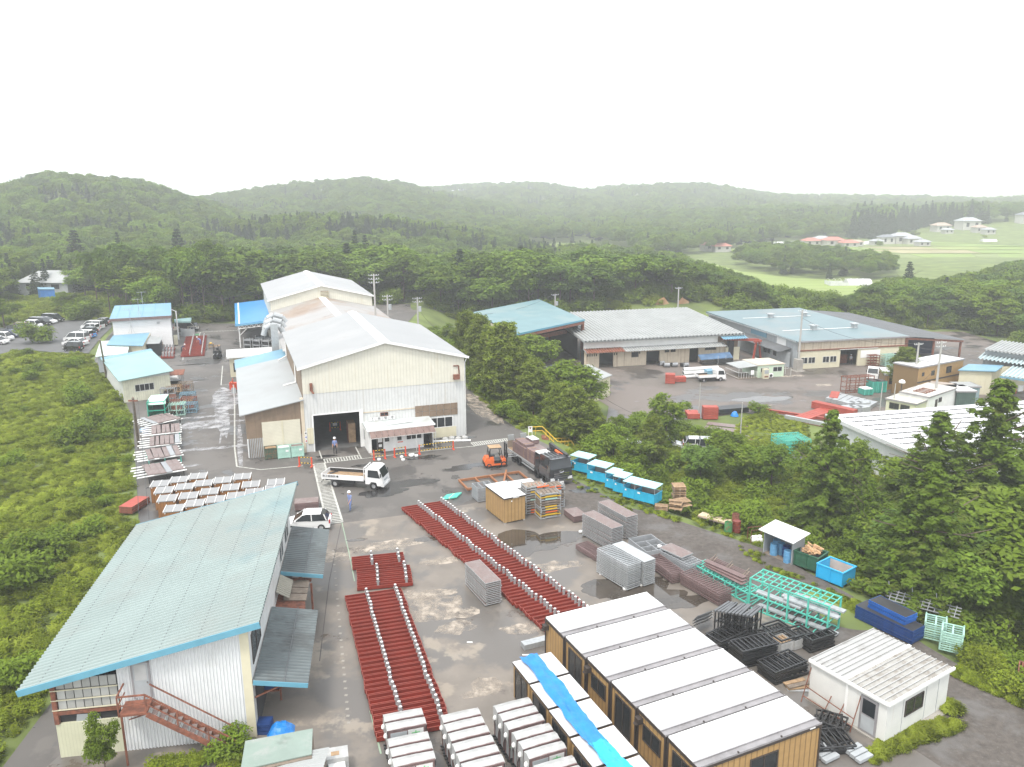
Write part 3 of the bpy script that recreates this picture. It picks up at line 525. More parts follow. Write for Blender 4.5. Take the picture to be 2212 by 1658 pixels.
 x,y=tp(k,px,py,z);BANK.append(tree({'p':'pine_tree','c':'cedar_tree','l':'leafy_tree','b':'broadleaf_tree'}[kd[0]],lab,kd,x,y,min(tz(x,y),z+1)-.1,h,None,w))
for i,(px,py,h)in enumerate([(640,360,13),(720,400,11),(825,330,14),(870,330,12),(1010,330,13),(1060,330,12),(1100,330,12),(1185,400,13.5),(1200,420,13),(1260,420,13),(1335,420,12),(1370,350,14),(1440,340,13),(1500,380,11)]):
 x,y=tp(1,px,py+25);t=tree('broadleaf_tree','tall tree with a bare trunk along the grass behind the office','broad%d'%(i%4),x,y,0,h,'bare trunked trees behind the office',.72)
 t.children[0].location.z=2.4;t.children[1].scale=(1.1,1.1,1.2)
bush=[]
for i in range(3):bush.append(bushmesh(50+i,.9,1.0,9,85,.085,mf_field))
bush.append(bushmesh(57,1.3,1.7,16,110,.1,mf_light));tufts=[tuft(60,.6,.5,130,mf_grass),tuft(61,.5,.4,110,mf_field)]
BSRC=[]
for i,(k,px,py,s,lab,v)in enumerate([(4,250,350,1.7,'rounded grey green bush in the weeds beside the teal roof',3),(4,140,540,1.8,'round dark bush at the left edge of the weed field',3),(4,480,60,1.2,'low bright bush in the weed field near the crates',0),(1,490,1240,1.7,'broad bush in the middle of the weed field',3),(1,590,1140,1.6,'bush beside the racks of boards',3),(1,510,960,1.7,'pale leafed bush below the utility pole',3),(1,230,590,2.6,'tall leafy shrub in front of the car park',3),(1,170,720,2,'light shrub among the weeds below the car park',1),(1,800,960,1.8,'shrub pushing against the blue shed by the boards',2),(1,800,1120,1.5,'climbing shrub along the edge of the racks',1),(4,1440,1560,.9,'small bush beside the foot of the stair',3),(4,1000,1640,.8,'low bush under the stair',1),(3,610,975,1.2,'rough bush on the island in the lower yard',3)]):
 zz=RZ if k==3 else 0;x,y=tp(k,px,py,zz);t=T('bush',lab,'bush',(x,y,tz(x,y)),i,None);t.scale=(s,s,s);BSRC.append(link('foliage',bush[v],t))
gsrc=[tag(link('grass_tuft',tufts[i],None,(x,y,z)),lab,'grass')for i,(x,y,z,lab)in enumerate([(*tp(6,1560,1480),.0,'tall grass tuft in the strip by the white shed'),(*tp(5,2180,100),0,'green weed tuft by the gravel road')])]
def zone(n,poly,extra_ok=None):
 xs=[p[0]for p in poly];ys=[p[1]for p in poly];P=np.stack([rng.uniform(min(xs),max(xs),n),rng.uniform(min(ys),max(ys),n)],1);P=P[inpoly(P,poly)]
 if extra_ok is not None:P=P[extra_ok(P)]
 return P
def put(name,P,s0,s1,src,dz=-.05):
 if len(P):scatter(name,np.column_stack([P,terrain(P[:,0],P[:,1])+dz]),rng.uniform(s0,s1,len(P)),rng.uniform(0,6.28,len(P)),src)
offy=lambda P:(sdf(P,YARD)>.7)&(sdf(P,PARK)>1.2)
FIELD=[V((-24,22)),V((-27,55)),V((-56,118)),V((-76,150)),V((-95,178)),V((-150,178)),V((-120,120)),V((-60,40)),V((-40,18))]
clump=lambda P:offy(P)&(vnoise(P[:,0],P[:,1],5,.3)+.5*vnoise(P[:,0],P[:,1],13,2)>rng.normal(0,.22,len(P))-.12)
for i in range(4):put('undergrowth',zone(5200 if i<3 else 700,FIELD,clump),.3,.95 if i<3 else 1.4,BSRC[[2,7,8,0][i]])
put('field_grass',zone(26000,FIELD,offy),.6,1.5,gsrc[0]);put('field_grass',zone(16000,FIELD,offy),.6,1.6,gsrc[1])
BANKZ=[V((-18,172)),V((-1,92)),V((8,66)),V((20,46)),V((28,33)),V((36,14)),V((60,14)),V((75,70)),V((40,92)),V((12,112)),V((6,135)),V((-6,172))]
KEEP=[(2,1610,1380,3.6),(2,1740,1440,3.6),(2,1850,1500,3.2),(2,1920,1540,3.2),(2,1990,1580,3.2),(2,2090,1600,3.4),(3,60,1530,3),(3,130,1490,2.6),(6,250,190,2.2),(6,400,230,2),(6,640,380,3),(6,700,420,2.6),(6,840,430,2.6),(6,960,480,2.6),(6,1200,690,2.6),(6,1330,730,2.8),(6,1460,800,2.6),(6,1600,870,2.2),(6,1700,900,2.2),(6,530,290,1.6),(2,1450,1200,2.4),(2,1360,1180,2.2),(2,1520,1240,2.2)]
KEEP=[(at(k,x,y),r)for k,x,y,r in KEEP]
offr=lambda P:(sdf(P,YARD)>.35)&(sdf(P,RYARD)>.5)&(sdf(P,LROAD)>.4)&np.all([np.hypot(P[:,0]-q.x,P[:,1]-q.y)>r for q,r in KEEP],axis=0)
for i in range(3):put('valley_scrub',zone(500,OPEN,lambda P:vnoise(P[:,0],P[:,1],40,1)>.55),1.2,3.2,BSRC[[0,2,7][i]])
for i in range(4):put('bank_undergrowth',zone(5200 if i<3 else 2000,BANKZ,offr),.5,1.3 if i<3 else 1.7,BSRC[[2,7,8,0][i]])
put('bank_grass',zone(7000,BANKZ,offr),.7,1.5,gsrc[0])
put('meadow_weeds',zone(3000,[V((-72,152)),V((-92,179)),V((-150,180)),V((-175,205)),V((-120,235)),V((-62,190))],offy),.6,2.0,BSRC[2]);put('meadow_weeds',zone(2500,[V((-72,152)),V((-92,179)),V((-150,180)),V((-175,205)),V((-120,235)),V((-62,190))],offy),1,2.2,gsrc[0])
BACKZ=[V((-100,176)),V((-60,172)),V((-30,196)),V((90,188)),V((106,120)),V((150,120)),V((150,210)),V((-100,260))]
nocut=lambda P:~inpoly(P,[V((28,186)),V((52,186)),V((52,203)),V((28,199))])
put('woodland_undergrowth',zone(2600,BACKZ,lambda P:offy(P)&nocut(P)&(sdf(P,RYARD)>1.5)),1.2,2.8,BSRC[0]);put('woodland_undergrowth',zone(2200,BACKZ,lambda P:offy(P)&nocut(P)&(sdf(P,RYARD)>1.5)),1.2,2.6,BSRC[7])
def onyard(name,k,pts,n,s0,s1,src,z=0):
 poly=[at(k,*p,z)for p in pts];P=zone(n,poly);scatter(name,np.column_stack([P,np.full(len(P),z)]),rng.uniform(s0,s1,len(P)),rng.uniform(0,6.28,len(P)),src)
onyard('grass_strip',6,[(1175,1580),(1420,1440),(1700,1370),(1770,1390),(1740,1440),(1480,1530),(1250,1640)],800,.3,.65,gsrc[0])
onyard('grass_strip',6,[(1690,1290),(1720,1300),(1710,1330),(1680,1320)],40,.6,1.1,gsrc[0])
for pts,n in(([(430,330),(560,380),(560,430),(800,520),(880,560),(1080,620),(1000,660),(820,580),(640,480),(440,370)],260),([(150,160),(330,230),(420,260),(560,300),(540,330),(380,280),(170,190)],120),([(1050,620),(1300,770),(1250,800),(960,650)],200),([(1700,1100),(2139,1300),(2139,1240),(1780,1040)],500)):
 onyard('weeds',6,pts,n,.35,.8,gsrc[1])
onyard('weeds',2,[(1570,1480),(2000,1650),(1960,1690),(1560,1500)],160,.35,.8,gsrc[1]);onyard('weeds',5,[(1930,0),(2030,30),(2212,80),(2212,110),(2000,60)],120,.3,.7,gsrc[1])
onyard('weeds',2,[(1565,1340),(2100,1545),(2190,1640),(1990,1655),(1580,1465)],420,.25,.55,gsrc[1],-.08);onyard('island_grass',3,[(540,990),(760,985),(900,1040),(930,1110),(700,1160),(250,1150),(460,1090)],1300,.35,.75,gsrc[0],RZ-.03);onyard('island_weeds',3,[(540,960),(700,970),(720,1000),(560,1010)],22,.5,.9,BSRC[7],RZ-.03)
onyard('wall_weeds',4,[(850,1643),(1500,1643),(1510,1560),(1400,1560),(1200,1600)],40,.3,.6,BSRC[2])
# ================================================================ BUILDINGS
def win(par,x0,z0,x1,z1,n=2,fm=None,y=0.0,M=None,name='window',gm=None):
 f=MB();f.M=M;t=.06;yy=(y-.05,y+.02)
 f.box(x0,yy[0],z0,x1,yy[1],z0+t).box(x0,yy[0],z1-t,x1,yy[1],z1)
 for i in range(n+1):
  x=x0+(x1-x0-t)*i/n;f.box(x,yy[0]-.004,z0+t,x+t,yy[1]-.004,z1-t)
 fo=f.build(name,fm or m_frame,par)
 for i in range(n):
  a=x0+(x1-x0)*i/n+t*.6;b=x0+(x1-x0)*(i+1)/n-t*.1;g=MB();g.M=M;g.box(a,y-.025,z0+t*.8,b,y+.01,z1-t*.8);g.build('pane',gm or m_glass,fo)
 return fo
def part(par,name,m,fn,M=None):
 mb=MB();mb.M=M;fn(mb);return mb.build(name,m,par)
def baked(o):
 s=bpy.data.scenes.new('bench');s.collection.objects.link(o);vl=s.view_layers[0];vl.update();dg=vl.depsgraph;me=bpy.data.meshes.new_from_object(o.evaluated_get(dg));bpy.data.objects.remove(o);bpy.data.scenes.remove(s);return me
def text(par,body,size,m,loc,rot,align='CENTER',name='lettering'):
 c=bpy.data.curves.new(name,'FONT');c.body=body;c.size=size;c.align_x=align;c.align_y='CENTER';c.extrude=.004;c.materials.append(m)
 me=baked(bpy.data.objects.new(name,c));me.materials.clear();me.materials.append(m);o=link(name,me,par,loc);o.rotation_euler=rot;return o
m_ink=mat('dark_lettering',(.03,.03,.035),.6,var=0);m_inkblue=mat('blue_lettering',(.02,.06,.3),.6,var=0)
SIDE=lambda x:Matrix.Translation((x,0,0))@Matrix.Rotation(math.pi/2,4,'Z')
SIDEL=lambda x,d:Matrix.Translation((x,d,0))@Matrix.Rotation(-math.pi/2,4,'Z')
# ---- main hall
HA=R_(19.3);BR=at(2,890,1190);HU=V((math.cos(HA),math.sin(HA),0));HV=V((-HU.y,HU.x,0));HO=BR-HU*18.2
W=18.2
hall=T('factory_hall','long white factory hall of three gabled sections with an open gate','factory',HO,HA)
part(hall,'lower_wall',m_halllow,lambda b:b.holed(W,6.65,[(.93,0,5.95,4.12),(13.9,1.3,16.7,2.55)]))
part(hall,'gable_wall',m_hallwall,lambda b:b.add([(0,-.03,6.6),(W,-.03,6.6),(W,-.03,9.45),(W/2,-.03,11.85),(0,-.03,9.45),(0,.06,6.6),(W,.06,6.6)],[(0,1,2,3,4),(0,5,6,1)]))
part(hall,'side_wall',m_brownsheet,lambda b:b.quad((0,24,0),(0,0,0),(0,0,9.45),(0,24,9.45)))
part(hall,'side_wall',m_cream,lambda b:b.quad((W,0,0),(W,24,0),(W,24,9.45),(W,0,9.45)))
part(hall,'back_gable',m_hallwall,lambda b:b.add([(0,24,5),(W,24,5),(W,24,9.45),(W/2,24,11.85),(0,24,9.45)],[(4,3,2,1,0)]))
for(y0,y1,ev,rg,rm)in((-.35,24.2,9.5,11.9,m_hallroof),(24,62,7.1,9.35,m_hallroof2),(61.7,91,9.1,11.5,m_hallroof)):
 for s in(0,1):
  xa,xb=(-.45,W/2)if s==0 else(W/2,W+.45);za,zb=(ev,rg)if s==0 else(rg,ev)
  part(hall,'roof',rm,lambda b:b.slab((xa,y0,za),(xb,y0,zb),(xb,y1,zb),(xa,y1,za),.14))
 part(hall,'ridge_cap',m_white,lambda b:b.slab((W/2-.6,y0-.05,rg-.10),(W/2,y0-.05,rg+.05),(W/2,y1+.05,rg+.05),(W/2-.6,y1+.05,rg-.10),.05).slab((W/2,y0-.05,rg+.05),(W/2+.6,y0-.05,rg-.10),(W/2+.6,y1+.05,rg-.10),(W/2,y1+.05,rg+.05),.05))
 part(hall,'barge_trim',m_white,lambda b:b.bar((-.5,y0-.04,ev-.06),(W/2,y0-.04,rg-.06),.06,.26).bar((W/2,y0-.04,rg-.06),(W+.5,y0-.04,ev-.06),.06,.26))
part(hall,'middle_walls',m_halllow,lambda b:b.quad((W,24,0),(W,62,0),(W,62,7),(W,24,7)).quad((0,62,0),(0,24,0),(0,24,7),(0,62,7)))
part(hall,'rear_walls',m_hallwall,lambda b:b.quad((W,62,0),(W,90.6,0),(W,90.6,9),(W,62,9)).quad((0,90.6,0),(0,62,0),(0,62,9),(0,90.6,9)).add([(0,62,5),(W,62,5),(W,62,9),(W/2,62,11.4),(0,62,9)],[(0,1,2,3,4)]).add([(0,90.6,0),(W,90.6,0),(W,90.6,9),(W/2,90.6,11.4),(0,90.6,9)],[(4,3,2,1,0)]))
vent=part(hall,'louvre',m_woodgrey,lambda b:b.box(W/2-.2,61.8,9.1,W/2+1.2,61.98,10.4))
for i in range(5):part(vent,'slat',m_cream,lambda b:b.box(W/2-.3,61.7,9.15+i*.25,W/2+1.3,61.79,9.25+i*.25))
part(hall,'floor',m_darkfloor,lambda b:b.quad((.1,.1,.02),(W-.1,.1,.02),(W-.1,30,.02),(.1,30,.02)))
part(hall,'gate_frame',m_white,lambda b:b.box(5.95,-.06,0,6.35,.05,4.3).box(.78,-.05,0,.93,.05,4.12).box(.9,-.05,4.12,5.95,.05,4.24))
win(hall,13.9,1.3,16.7,2.55,3,m_white)
for i in range(6):
 for j in range(2):part(hall,'skylight_panel',m_brownsheet,lambda b:b.box(12.3+i*.84,-.07,2.72+j*.72,12.3+i*.84+.80,-.005,2.72+j*.72+.68))
part(hall,'cream_dado',m_cream,lambda b:b.box(13.2,-.05,.1,17.1,-.004,1.28))
part(hall,'wall_flashing',m_dirtycream,lambda b:b.box(6.4,-.06,3.88,12.25,-.004,3.98))
part(hall,'crane_bracket',m_rust,lambda b:b.bar((16.9,-.1,8.5),(17.5,-.1,8.5),.12).bar((17.5,-.1,8.5),(17.6,-.1,7.1),.12).box(16.85,-.5,6.95,17.55,-.04,7.5))
part(hall,'alarm_horn',m_rust,lambda b:b.box(.75,-.35,6.95,1.05,-.04,7.8).bar((.9,-.3,7.0),(1.1,-.5,6.7),.14))
part(hall,'notice_board',m_cream,lambda b:b.box(.2,-.10,.95,.85,-.03,2.75))
for i in range(3):
 pl=part(hall,'safety_sign',m_white,lambda b:b.box(-.1,-.06,1.15+i*.45,.16,-.03,1.5+i*.45));part(pl,'emblem',(m_redlamp,m_inkblue,m_ink)[i],lambda b:b.M and None or b.tube((.03,-.062,1.325+i*.45),(.03,-.07,1.325+i*.45),.09,10))
part(hall,'downpipe',m_white,lambda b:b.path([(W+.35,.2,9.2),(W+.1,.1,8.8),(W+.1,.1,.1)],.06))
part(hall,'downpipe',m_white,lambda b:b.path([(-.3,8,9.2),(-.12,8,8.6),(-.12,8,6.2),(-1.6,8,5.9)],.09).path([(-.3,23,9.2),(-.12,23,8.7),(-.12,23,6.5),(-1.3,22,6.1)],.09))
pil=part(hall,'pillar',m_dirtycream,lambda b:b.box(-.35,-.05,0,.0,.3,6.2))
sg=[]
for i,ch in enumerate('工程管理'):
 p=part(hall,'sign_panel',m_white,lambda b:b.box(7.05+i*.74,-.16,2.9,7.05+i*.74+.66,-.1,3.3));text(p,ch,.36,m_ink,(7.38+i*.74,-.165,3.1),(math.pi/2,0,0))
win(hall,8.3,3.32,9.2,3.75,2,m_rust)
cab=T('steel_cupboard','rust brown cupboard standing just inside the hall gate','cupboard',HO+HU*5.3+HV*2.6,HA);part(cab,'body',m_wood,lambda b:b.box(-.4,-.8,.03,.4,.8,2.3));part(cab,'door',m_rust,lambda b:b.box(-.43,-.7,.1,-.4,.7,2.2))
# ---- lean-to garage beside the hall
gar=T('lean_to_garage','white roofed lean-to with a brown front and a pale roller door','garage',HO,HA)
part(gar,'front_wall',m_brownsheet,lambda b:b.add([(-6.1,0,0),(-.36,0,0),(-.36,0,5.85),(-6.1,0,4.85)],[(0,1,2,3)]))
part(gar,'dado',m_greysheet,lambda b:b.corr((-6.12,-.03,0),(1.62,0,0),(0,0,2.2),9,-.04).corr((-.62,-.03,0),(.3,0,0),(0,0,2.2),2,-.04))
part(gar,'side_wall',m_brownsheet,lambda b:b.quad((-6.1,24,0),(-6.1,0,0),(-6.1,0,4.85),(-6.1,24,4.85)))
part(gar,'roof',mat('leanto_roof',(.31,.325,.325),.5,var=.06,vs=.3,stripe=('Y',.45,.8,.5),dirt=[((.27,.27,.27),.2,.5,.6)]),lambda b:b.slab((-6.7,-.4,4.95),(-.01,-.4,6.1),(-.01,24.4,6.1),(-6.7,24.4,4.95),.1))
part(gar,'blue_roof',m_bluepale,lambda b:b.slab((-6.8,24.4,4.8),(-.01,24.4,6.0),(-.01,31,6.0),(-6.8,31,4.8),.1))
rd=part(gar,'roller_door',mat('roller_door',(.58,.55,.44),.6,var=.05,stripe=('Z',.16,.8,.4)),lambda b:b.box(-4.5,-.08,.05,-.5,-.01,3.9));part(rd,'centre_post',m_cream,lambda b:b.box(-2.45,-.13,.05,-2.32,-.08,3.9))
part(gar,'downpipe',m_white,lambda b:b.path([(-6.05,-.12,2.2),(-6.05,-.12,.1)],.06))
# ---- canopy, ducts and small buildings along the hall
cz=[(1,1527,468,4.5),(1,1755,440,5.6),(1,1720,308,5.6),(1,1522,332,4.5)];cc=[at(k,x,y,z)for k,x,y,z in cz]
can=T('storage_canopy','bright blue canopy on white posts and trusses beside the hall','canopy',(cc[0].x,cc[0].y,0),dirang(cc[0],cc[1]));iM=can.matrix_basis.inverted()
lc=[Matrix.Rotation(-can.rotation_euler.z,4,'Z')@(p-V((cc[0].x,cc[0].y,0)))for p in cc]
part(can,'roof',mat('canopy_blue',(.045,.23,.50),.4,var=.08,vs=.3),lambda b:b.slab(*lc,.12))
part(can,'white_batten',m_white,lambda b:b.slab(lc[0].lerp(lc[1],.10)+V((0,-.05,.04)),lc[0].lerp(lc[1],.14)+V((0,-.05,.04)),lc[3].lerp(lc[2],.14)+V((0,0,.04)),lc[3].lerp(lc[2],.10)+V((0,0,.04)),.03))
part(can,'fascia',m_blue,lambda b:b.bar(lc[0]+V((0,-.05,-.2)),lc[1]+V((0,-.05,-.2)),.05,.4))
wv=(lc[3]-lc[0]);
for f in(.04,.5,.96):
 p=lc[0]+wv*f+(lc[1]-lc[0])*.1;part(can,'post',m_white,lambda b:b.tube((p.x,p.y,0),(p.x,p.y,p.z-.2),.12,8))
def truss(b,a,c,h,n):
 for i in range(n):
  p,q_=a.lerp(c,i/n),a.lerp(c,(i+1)/n);b.bar(p,q_,.07);b.bar(p-V((0,0,h)),q_-V((0,0,h)),.07);m_=p.lerp(q_,.5)-V((0,0,h));b.bar(p,m_,.05);b.bar(m_,q_,.05)
part(can,'truss',m_white,lambda b:truss(b,lc[0]+V((.3,.1,-.35)),lc[1]+V((0,.1,-.35)),.55,7));part(can,'brace',m_white,lambda b:b.bar((lc[0].x+.8,.1,lc[0].z-2),(lc[0].x+2.2,.1,lc[0].z-.8),.08))
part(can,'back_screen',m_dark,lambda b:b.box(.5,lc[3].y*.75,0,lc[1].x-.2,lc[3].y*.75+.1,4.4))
bund=None
for r in range(2):
 for i in range(3-r):
  g=T('steel_beam_bundle','bundle of dark steel sections stored under the blue canopy','steel bundle',can.matrix_basis@V((2.0+i*1.9+r*.8,.9+r*2.6,0)),can.rotation_euler.z,'steel bundles under the blue canopy')
  for j in range(4):part(g,'bar',m_galvdark if j%2 else m_black,lambda b:b.box(-.8,-.6,.2+j*.42,.8,.6,.42+j*.42))
  for x in(-.7,.7):part(g,'upright',m_galv,lambda b:b.box(x-.05,-.7,0,x+.05,-.62,2.1))
dct=T('exhaust_duct','galvanised duct with three curved hoods against the hall side','duct',at(1,1790,640,5.4),HA)
part(dct,'riser',m_galv,lambda b:b.box(-.5,-.5,-.6,.5,.5,4.0))
for i in range(3):
 ox=-.1+.25*i;part(dct,'hood',m_galv,lambda b:b.path([(ox-1.4,1.0+i*.9,2.2+.75*i),(ox-1.1,1+i*.9,3.2+.6*i),(ox-.2,1+i*.9,3.7+.6*i),(ox+1.0,1+i*.9,3.3+.6*i),(ox+1.4,1+i*.9,2.5+.6*i)],.42,10))
p=at(11,1735,1380);wb=T('gate_office','small white flat roofed building tucked behind the lean-to','building',p,HA)
part(wb,'wall',m_cream,lambda b:b.walls(8,6,(3.0,)*4));part(wb,'roof',m_white,lambda b:b.slab((-.4,-.4,3.35),(8.2,-.4,3.35),(8.2,6.4,3.2),(-.4,6.4,3.2),.3))
for i in range(5):part(wb,'roof_rib',m_sheet,lambda b:b.box(-.35,.6+i*1.1,3.3,8.1,.72+i*1.1,3.42))
win(wb,.5,.8,2.0,2.2,2,m_framedark);part(wb,'dark_opening',m_dark,lambda b:b.box(2.6,-.03,.05,5,.02,2.2))
# ---- office lean-to at the hall front
p=at(10,1045,985);of=T('front_office','low office lean-to with a brown awning at the hall front','office',p,R_(20.6))
part(of,'wall',m_white,lambda b:b.holed(7.35,2.55,[(.35,0,.95,2.05),(1.75,1.05,3.75,1.95),(4.2,1.05,6.0,1.95),(6.2,0,7.1,2.05)]).quad((0,3.1,0),(0,0,0),(0,0,2.55),(0,3.1,2.7)).quad((7.35,0,0),(7.35,3.1,0),(7.35,3.1,2.7),(7.35,0,2.55)))
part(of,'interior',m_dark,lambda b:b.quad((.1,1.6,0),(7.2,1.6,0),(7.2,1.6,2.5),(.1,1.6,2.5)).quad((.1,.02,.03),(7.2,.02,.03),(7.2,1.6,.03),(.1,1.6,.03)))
part(of,'roof',mat('office_roof',(.42,.45,.44),.5,var=.1,dirt=[((.3,.28,.25),.5,.58,.6)]),lambda b:b.slab((-.15,-.1,2.68),(7.5,-.1,2.68),(7.5,3.15,2.9),(-.15,3.15,2.9),.12));part(of,'gutter',m_white,lambda b:b.box(-.18,-.26,2.5,7.53,-.11,2.7))
part(of,'roof_sheet',m_sheet,lambda b:b.slab((2.3,.7,2.82),(5.2,.9,2.85),(5.1,1.9,2.9),(2.4,1.7,2.9),.04))
for i in range(11):part(of,'awning_panel',mat('bronze_awning',(.17,.115,.10),.35,var=.2,vs=1.5),lambda b:b.slab((.1+i*.66,-1.15,1.98+.01*(i%2)),(.1+i*.66+.63,-1.15,1.98+.01*(i%2)),(.1+i*.66+.63,-.2,2.5),(.1+i*.66,-.2,2.5),.03))
part(of,'awning_rail',m_frame,lambda b:b.bar((.05,-1.15,1.95),(7.4,-1.15,1.95),.05))
for x in(.12,2.6,5.1,7.3):part(of,'awning_post',m_frame,lambda b:b.bar((x,-1.12,0),(x,-1.12,1.95),.05))
dr=part(of,'door',m_trim,lambda b:b.box(.95,-.06,.02,1.6,.0,2.05));part(dr,'notice',m_white,lambda b:b.box(1.03,-.075,1.15,1.5,-.062,1.8));part(dr,'notice',m_white,lambda b:b.box(1.1,-.075,.6,1.45,-.062,.9))
part(of,'door',m_trim,lambda b:b.bar((6.9,-.4,1.03),(7.2,-.05,1.03),.05,2.0));win(of,1.75,1.05,3.75,1.95,2,m_white,y=.02);win(of,4.2,1.05,6.0,1.95,3,m_white,y=.02)
part(of,'poster',m_white,lambda b:b.box(2.3,-.05,1.1,3.2,-.03,1.6));part(of,'red_notice',m_redpost,lambda b:b.box(3.25,-.02,.85,3.85,-.004,.95))
win(of,.4,.9,1.5,2.2,2,m_frame,M=SIDEL(0,3.1))
# ---- big workshop with the teal roof, lower left
LO=at(4,1610,1450);LA=R_(9.3)
lb=T('workshop','two storey workshop with a wide sloping pale teal ribbed roof','workshop',LO,LA)
LW,LD=9.65,19.4;hz=lambda x:6.62+.222*x
rbz=lambda x:hz(x)+.12
part(lb,'roof',mat('workshop_roof',(.22,.272,.262),.5,var=.09,vs=.22,stripe=('Y',.328,.66,0),dirt=[((.215,.245,.232),.13,.48,.8),((.125,.215,.235),.1,.60,.6)]),lambda b:b.corr((-10.9,-.55,rbz(-10.9)),(0,LD+.95,0),(11.6,0,11.6*.222),62,-.09).slab((-10.9,-.55,rbz(-10.9)-.03),(.7,-.55,rbz(.7)-.03),(.7,LD+.4,rbz(.7)-.03),(-10.9,LD+.4,rbz(-10.9)-.03),.06))  # stripe at rib pitch paints valley shade into the roof colour
part(lb,'fascia',m_fascia,lambda b:b.bar((-10.92,-.6,rbz(-10.92)-.1),(.72,-.6,rbz(.72)-.1),.05,.34));part(lb,'fascia',m_fascia,lambda b:b.bar((-10.92,LD+.43,rbz(-10.92)-.1),(.72,LD+.43,rbz(.72)-.1),.05,.3))
for i in range(6):tag(part(lb,'screw_line',m_roofdark,lambda b:[b.box(-9.9+i*1.9-.015,-.4+j*.33,rbz(-9.9+i*1.9)+.085,-9.9+i*1.9+.015,-.4+j*.33+.1,rbz(-9.9+i*1.9)+.105)for j in range(60)]),kind='stuff')
def fw(b,x0,x1,z0,m=0,n=0):
 if n:b.corr((x0,0,z0),(x1-x0,0,0),(0,0,1),n,-.045)
def slopewall(b,x0,x1,z0,n,h=-.05):
 for i in range(n):
  for f0,f1,u0,u1 in((0,.22,0,1),(.22,.5,1,1),(.5,.72,1,0),(.72,1,0,0)):
   a,c=x0+(x1-x0)*(i+f0)/n,x0+(x1-x0)*(i+f1)/n;b.quad((a,h*u0,z0),(c,h*u1,z0),(c,h*u1,hz(c)),(a,h*u0,hz(a)))
part(lb,'front_wall',mat('ribbed_white_wall',(.62,.63,.63),.5,var=.05,dirt=[((.50,.50,.48),.4,.56,.5)]),lambda b:slopewall(b,-6.5,-.45,-1.2,36))
part(lb,'corner_panel',m_cream,lambda b:b.add([(-.45,-.02,2.6),(0,-.02,2.6),(0,-.02,hz(0)),(-.45,-.02,hz(-.45))],[(0,1,2,3)]).add([(-.45,-.02,-1),(0,-.02,-1),(0,-.02,2.6),(-.45,-.02,2.6)],[(0,1,2,3)]))
part(lb,'side_wall',m_sheet,lambda b:b.quad((0,0,-.1),(0,LD,-.1),(0,LD,hz(0)),(0,0,hz(0))).quad((-LW,LD,-1),(-LW,0,-1),(-LW,0,hz(-LW)),(-LW,LD,hz(-LW))).quad((0,LD,-1),(-LW,LD,-1),(-LW,LD,hz(-LW)),(0,LD,hz(0))))
part(lb,'cream_wall',mat('ribbed_cream_wall',(.50,.50,.36),.6,var=.06,stripe=('X',.16,.9,.3)),lambda b:b.box(-LW,-.02,-1.2,-6.52,.1,1.95))
part(lb,'steel_frame',m_rust,lambda b:b.box(-LW-.02,-.08,1.95,-LW+.2,.12,hz(-LW)-.1).box(-LW,-.06,2.45,-6.5,.1,2.66).bar((-LW,-.07,hz(-LW)-.12),(-6.5,-.07,hz(-6.5)-.12),.12,.2))
part(lb,'dark_opening',m_dark,lambda b:b.box(-LW+.1,.12,1.9,-6.52,.2,4.4));part(lb,'loose_panel',m_greysheet,lambda b:b.slab((-8.6,-.02,2.4),(-7.6,-.02,2.35),(-7.5,.05,1.97),(-8.7,.05,1.97),.03))
for i in range(7):
 for j in range(3):
  x=-9.4+i*.41;z=2.72+j*.58;zt=min(z+.54,hz(x)-.2)
  if zt>z+.1:part(lb,'glazing_panel',mat('frosted_panel',(.36,.36,.34),.4,var=.2,vs=.8,rand=.15),lambda b:b.box(x,.02,z,x+.37,.06,zt))
part(lb,'girt',m_cream,lambda b:[b.bar((-LW-.05,-.06,z),(-6.5,-.06,z),.05)for z in(2.75,3.3,3.85)])
d_=part(lb,'door',m_greysheet,lambda b:b.box(-5.7,-.09,3.03,-4.98,-.05,4.98));part(d_,'frame',m_gutter,lambda b:b.box(-5.8,-.1,3.0,-5.7,-.04,5.06).box(-4.98,-.1,3.0,-4.88,-.04,5.06).box(-5.8,-.1,4.98,-4.88,-.04,5.06));part(d_,'pane',mat('door_pane',(.42,.42,.41),.4),lambda b:b.box(-5.62,-.1,4.02,-5.06,-.09,4.9));part(d_,'handle',m_chrome,lambda b:b.box(-5.08,-.14,3.85,-5.02,-.1,3.95))
win(lb,.6,3.9,3.4,5.6,2,m_framedark,M=SIDE(0));win(lb,12.6,3.6,14.6,5.2,2,m_frame,M=SIDE(0));win(lb,15.6,3.6,17.8,5.2,2,m_frame,M=SIDE(0))
part(lb,'dark_bay',m_dark,lambda b:b.box(.005,.6,.05,.03,7.6,2.6).box(.005,13,.05,.03,18.6,2.5))
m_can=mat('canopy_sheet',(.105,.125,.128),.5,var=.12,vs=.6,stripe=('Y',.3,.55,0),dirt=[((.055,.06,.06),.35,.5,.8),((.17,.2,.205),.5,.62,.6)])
for y0,y1 in((-.1,7.7),(12.3,20)):
 cn=part(lb,'side_canopy',m_can,lambda b:b.corr((.05,y0,3.35),(0,y1-y0,0),(2.75,0,-.5),26,-.05));part(cn,'fascia',m_fascia,lambda b:b.bar((.05,y0-.03,3.28),(2.8,y0-.03,2.8),.04,.26));part(cn,'rail',m_roofdark,lambda b:b.bar((1.6,y0,3.13),(1.6,y1,3.13),.04));part(cn,'bracket',m_rust,lambda b:[b.bar((.02,yy,3.1),(2.7,yy,2.72),.09)for yy in(y0+.3,(y0+y1)/2,y1-.3)]+[b.bar((.02,yy,2.2),(1.6,yy,2.85),.07)for yy in(y0+.3,y1-.3)])
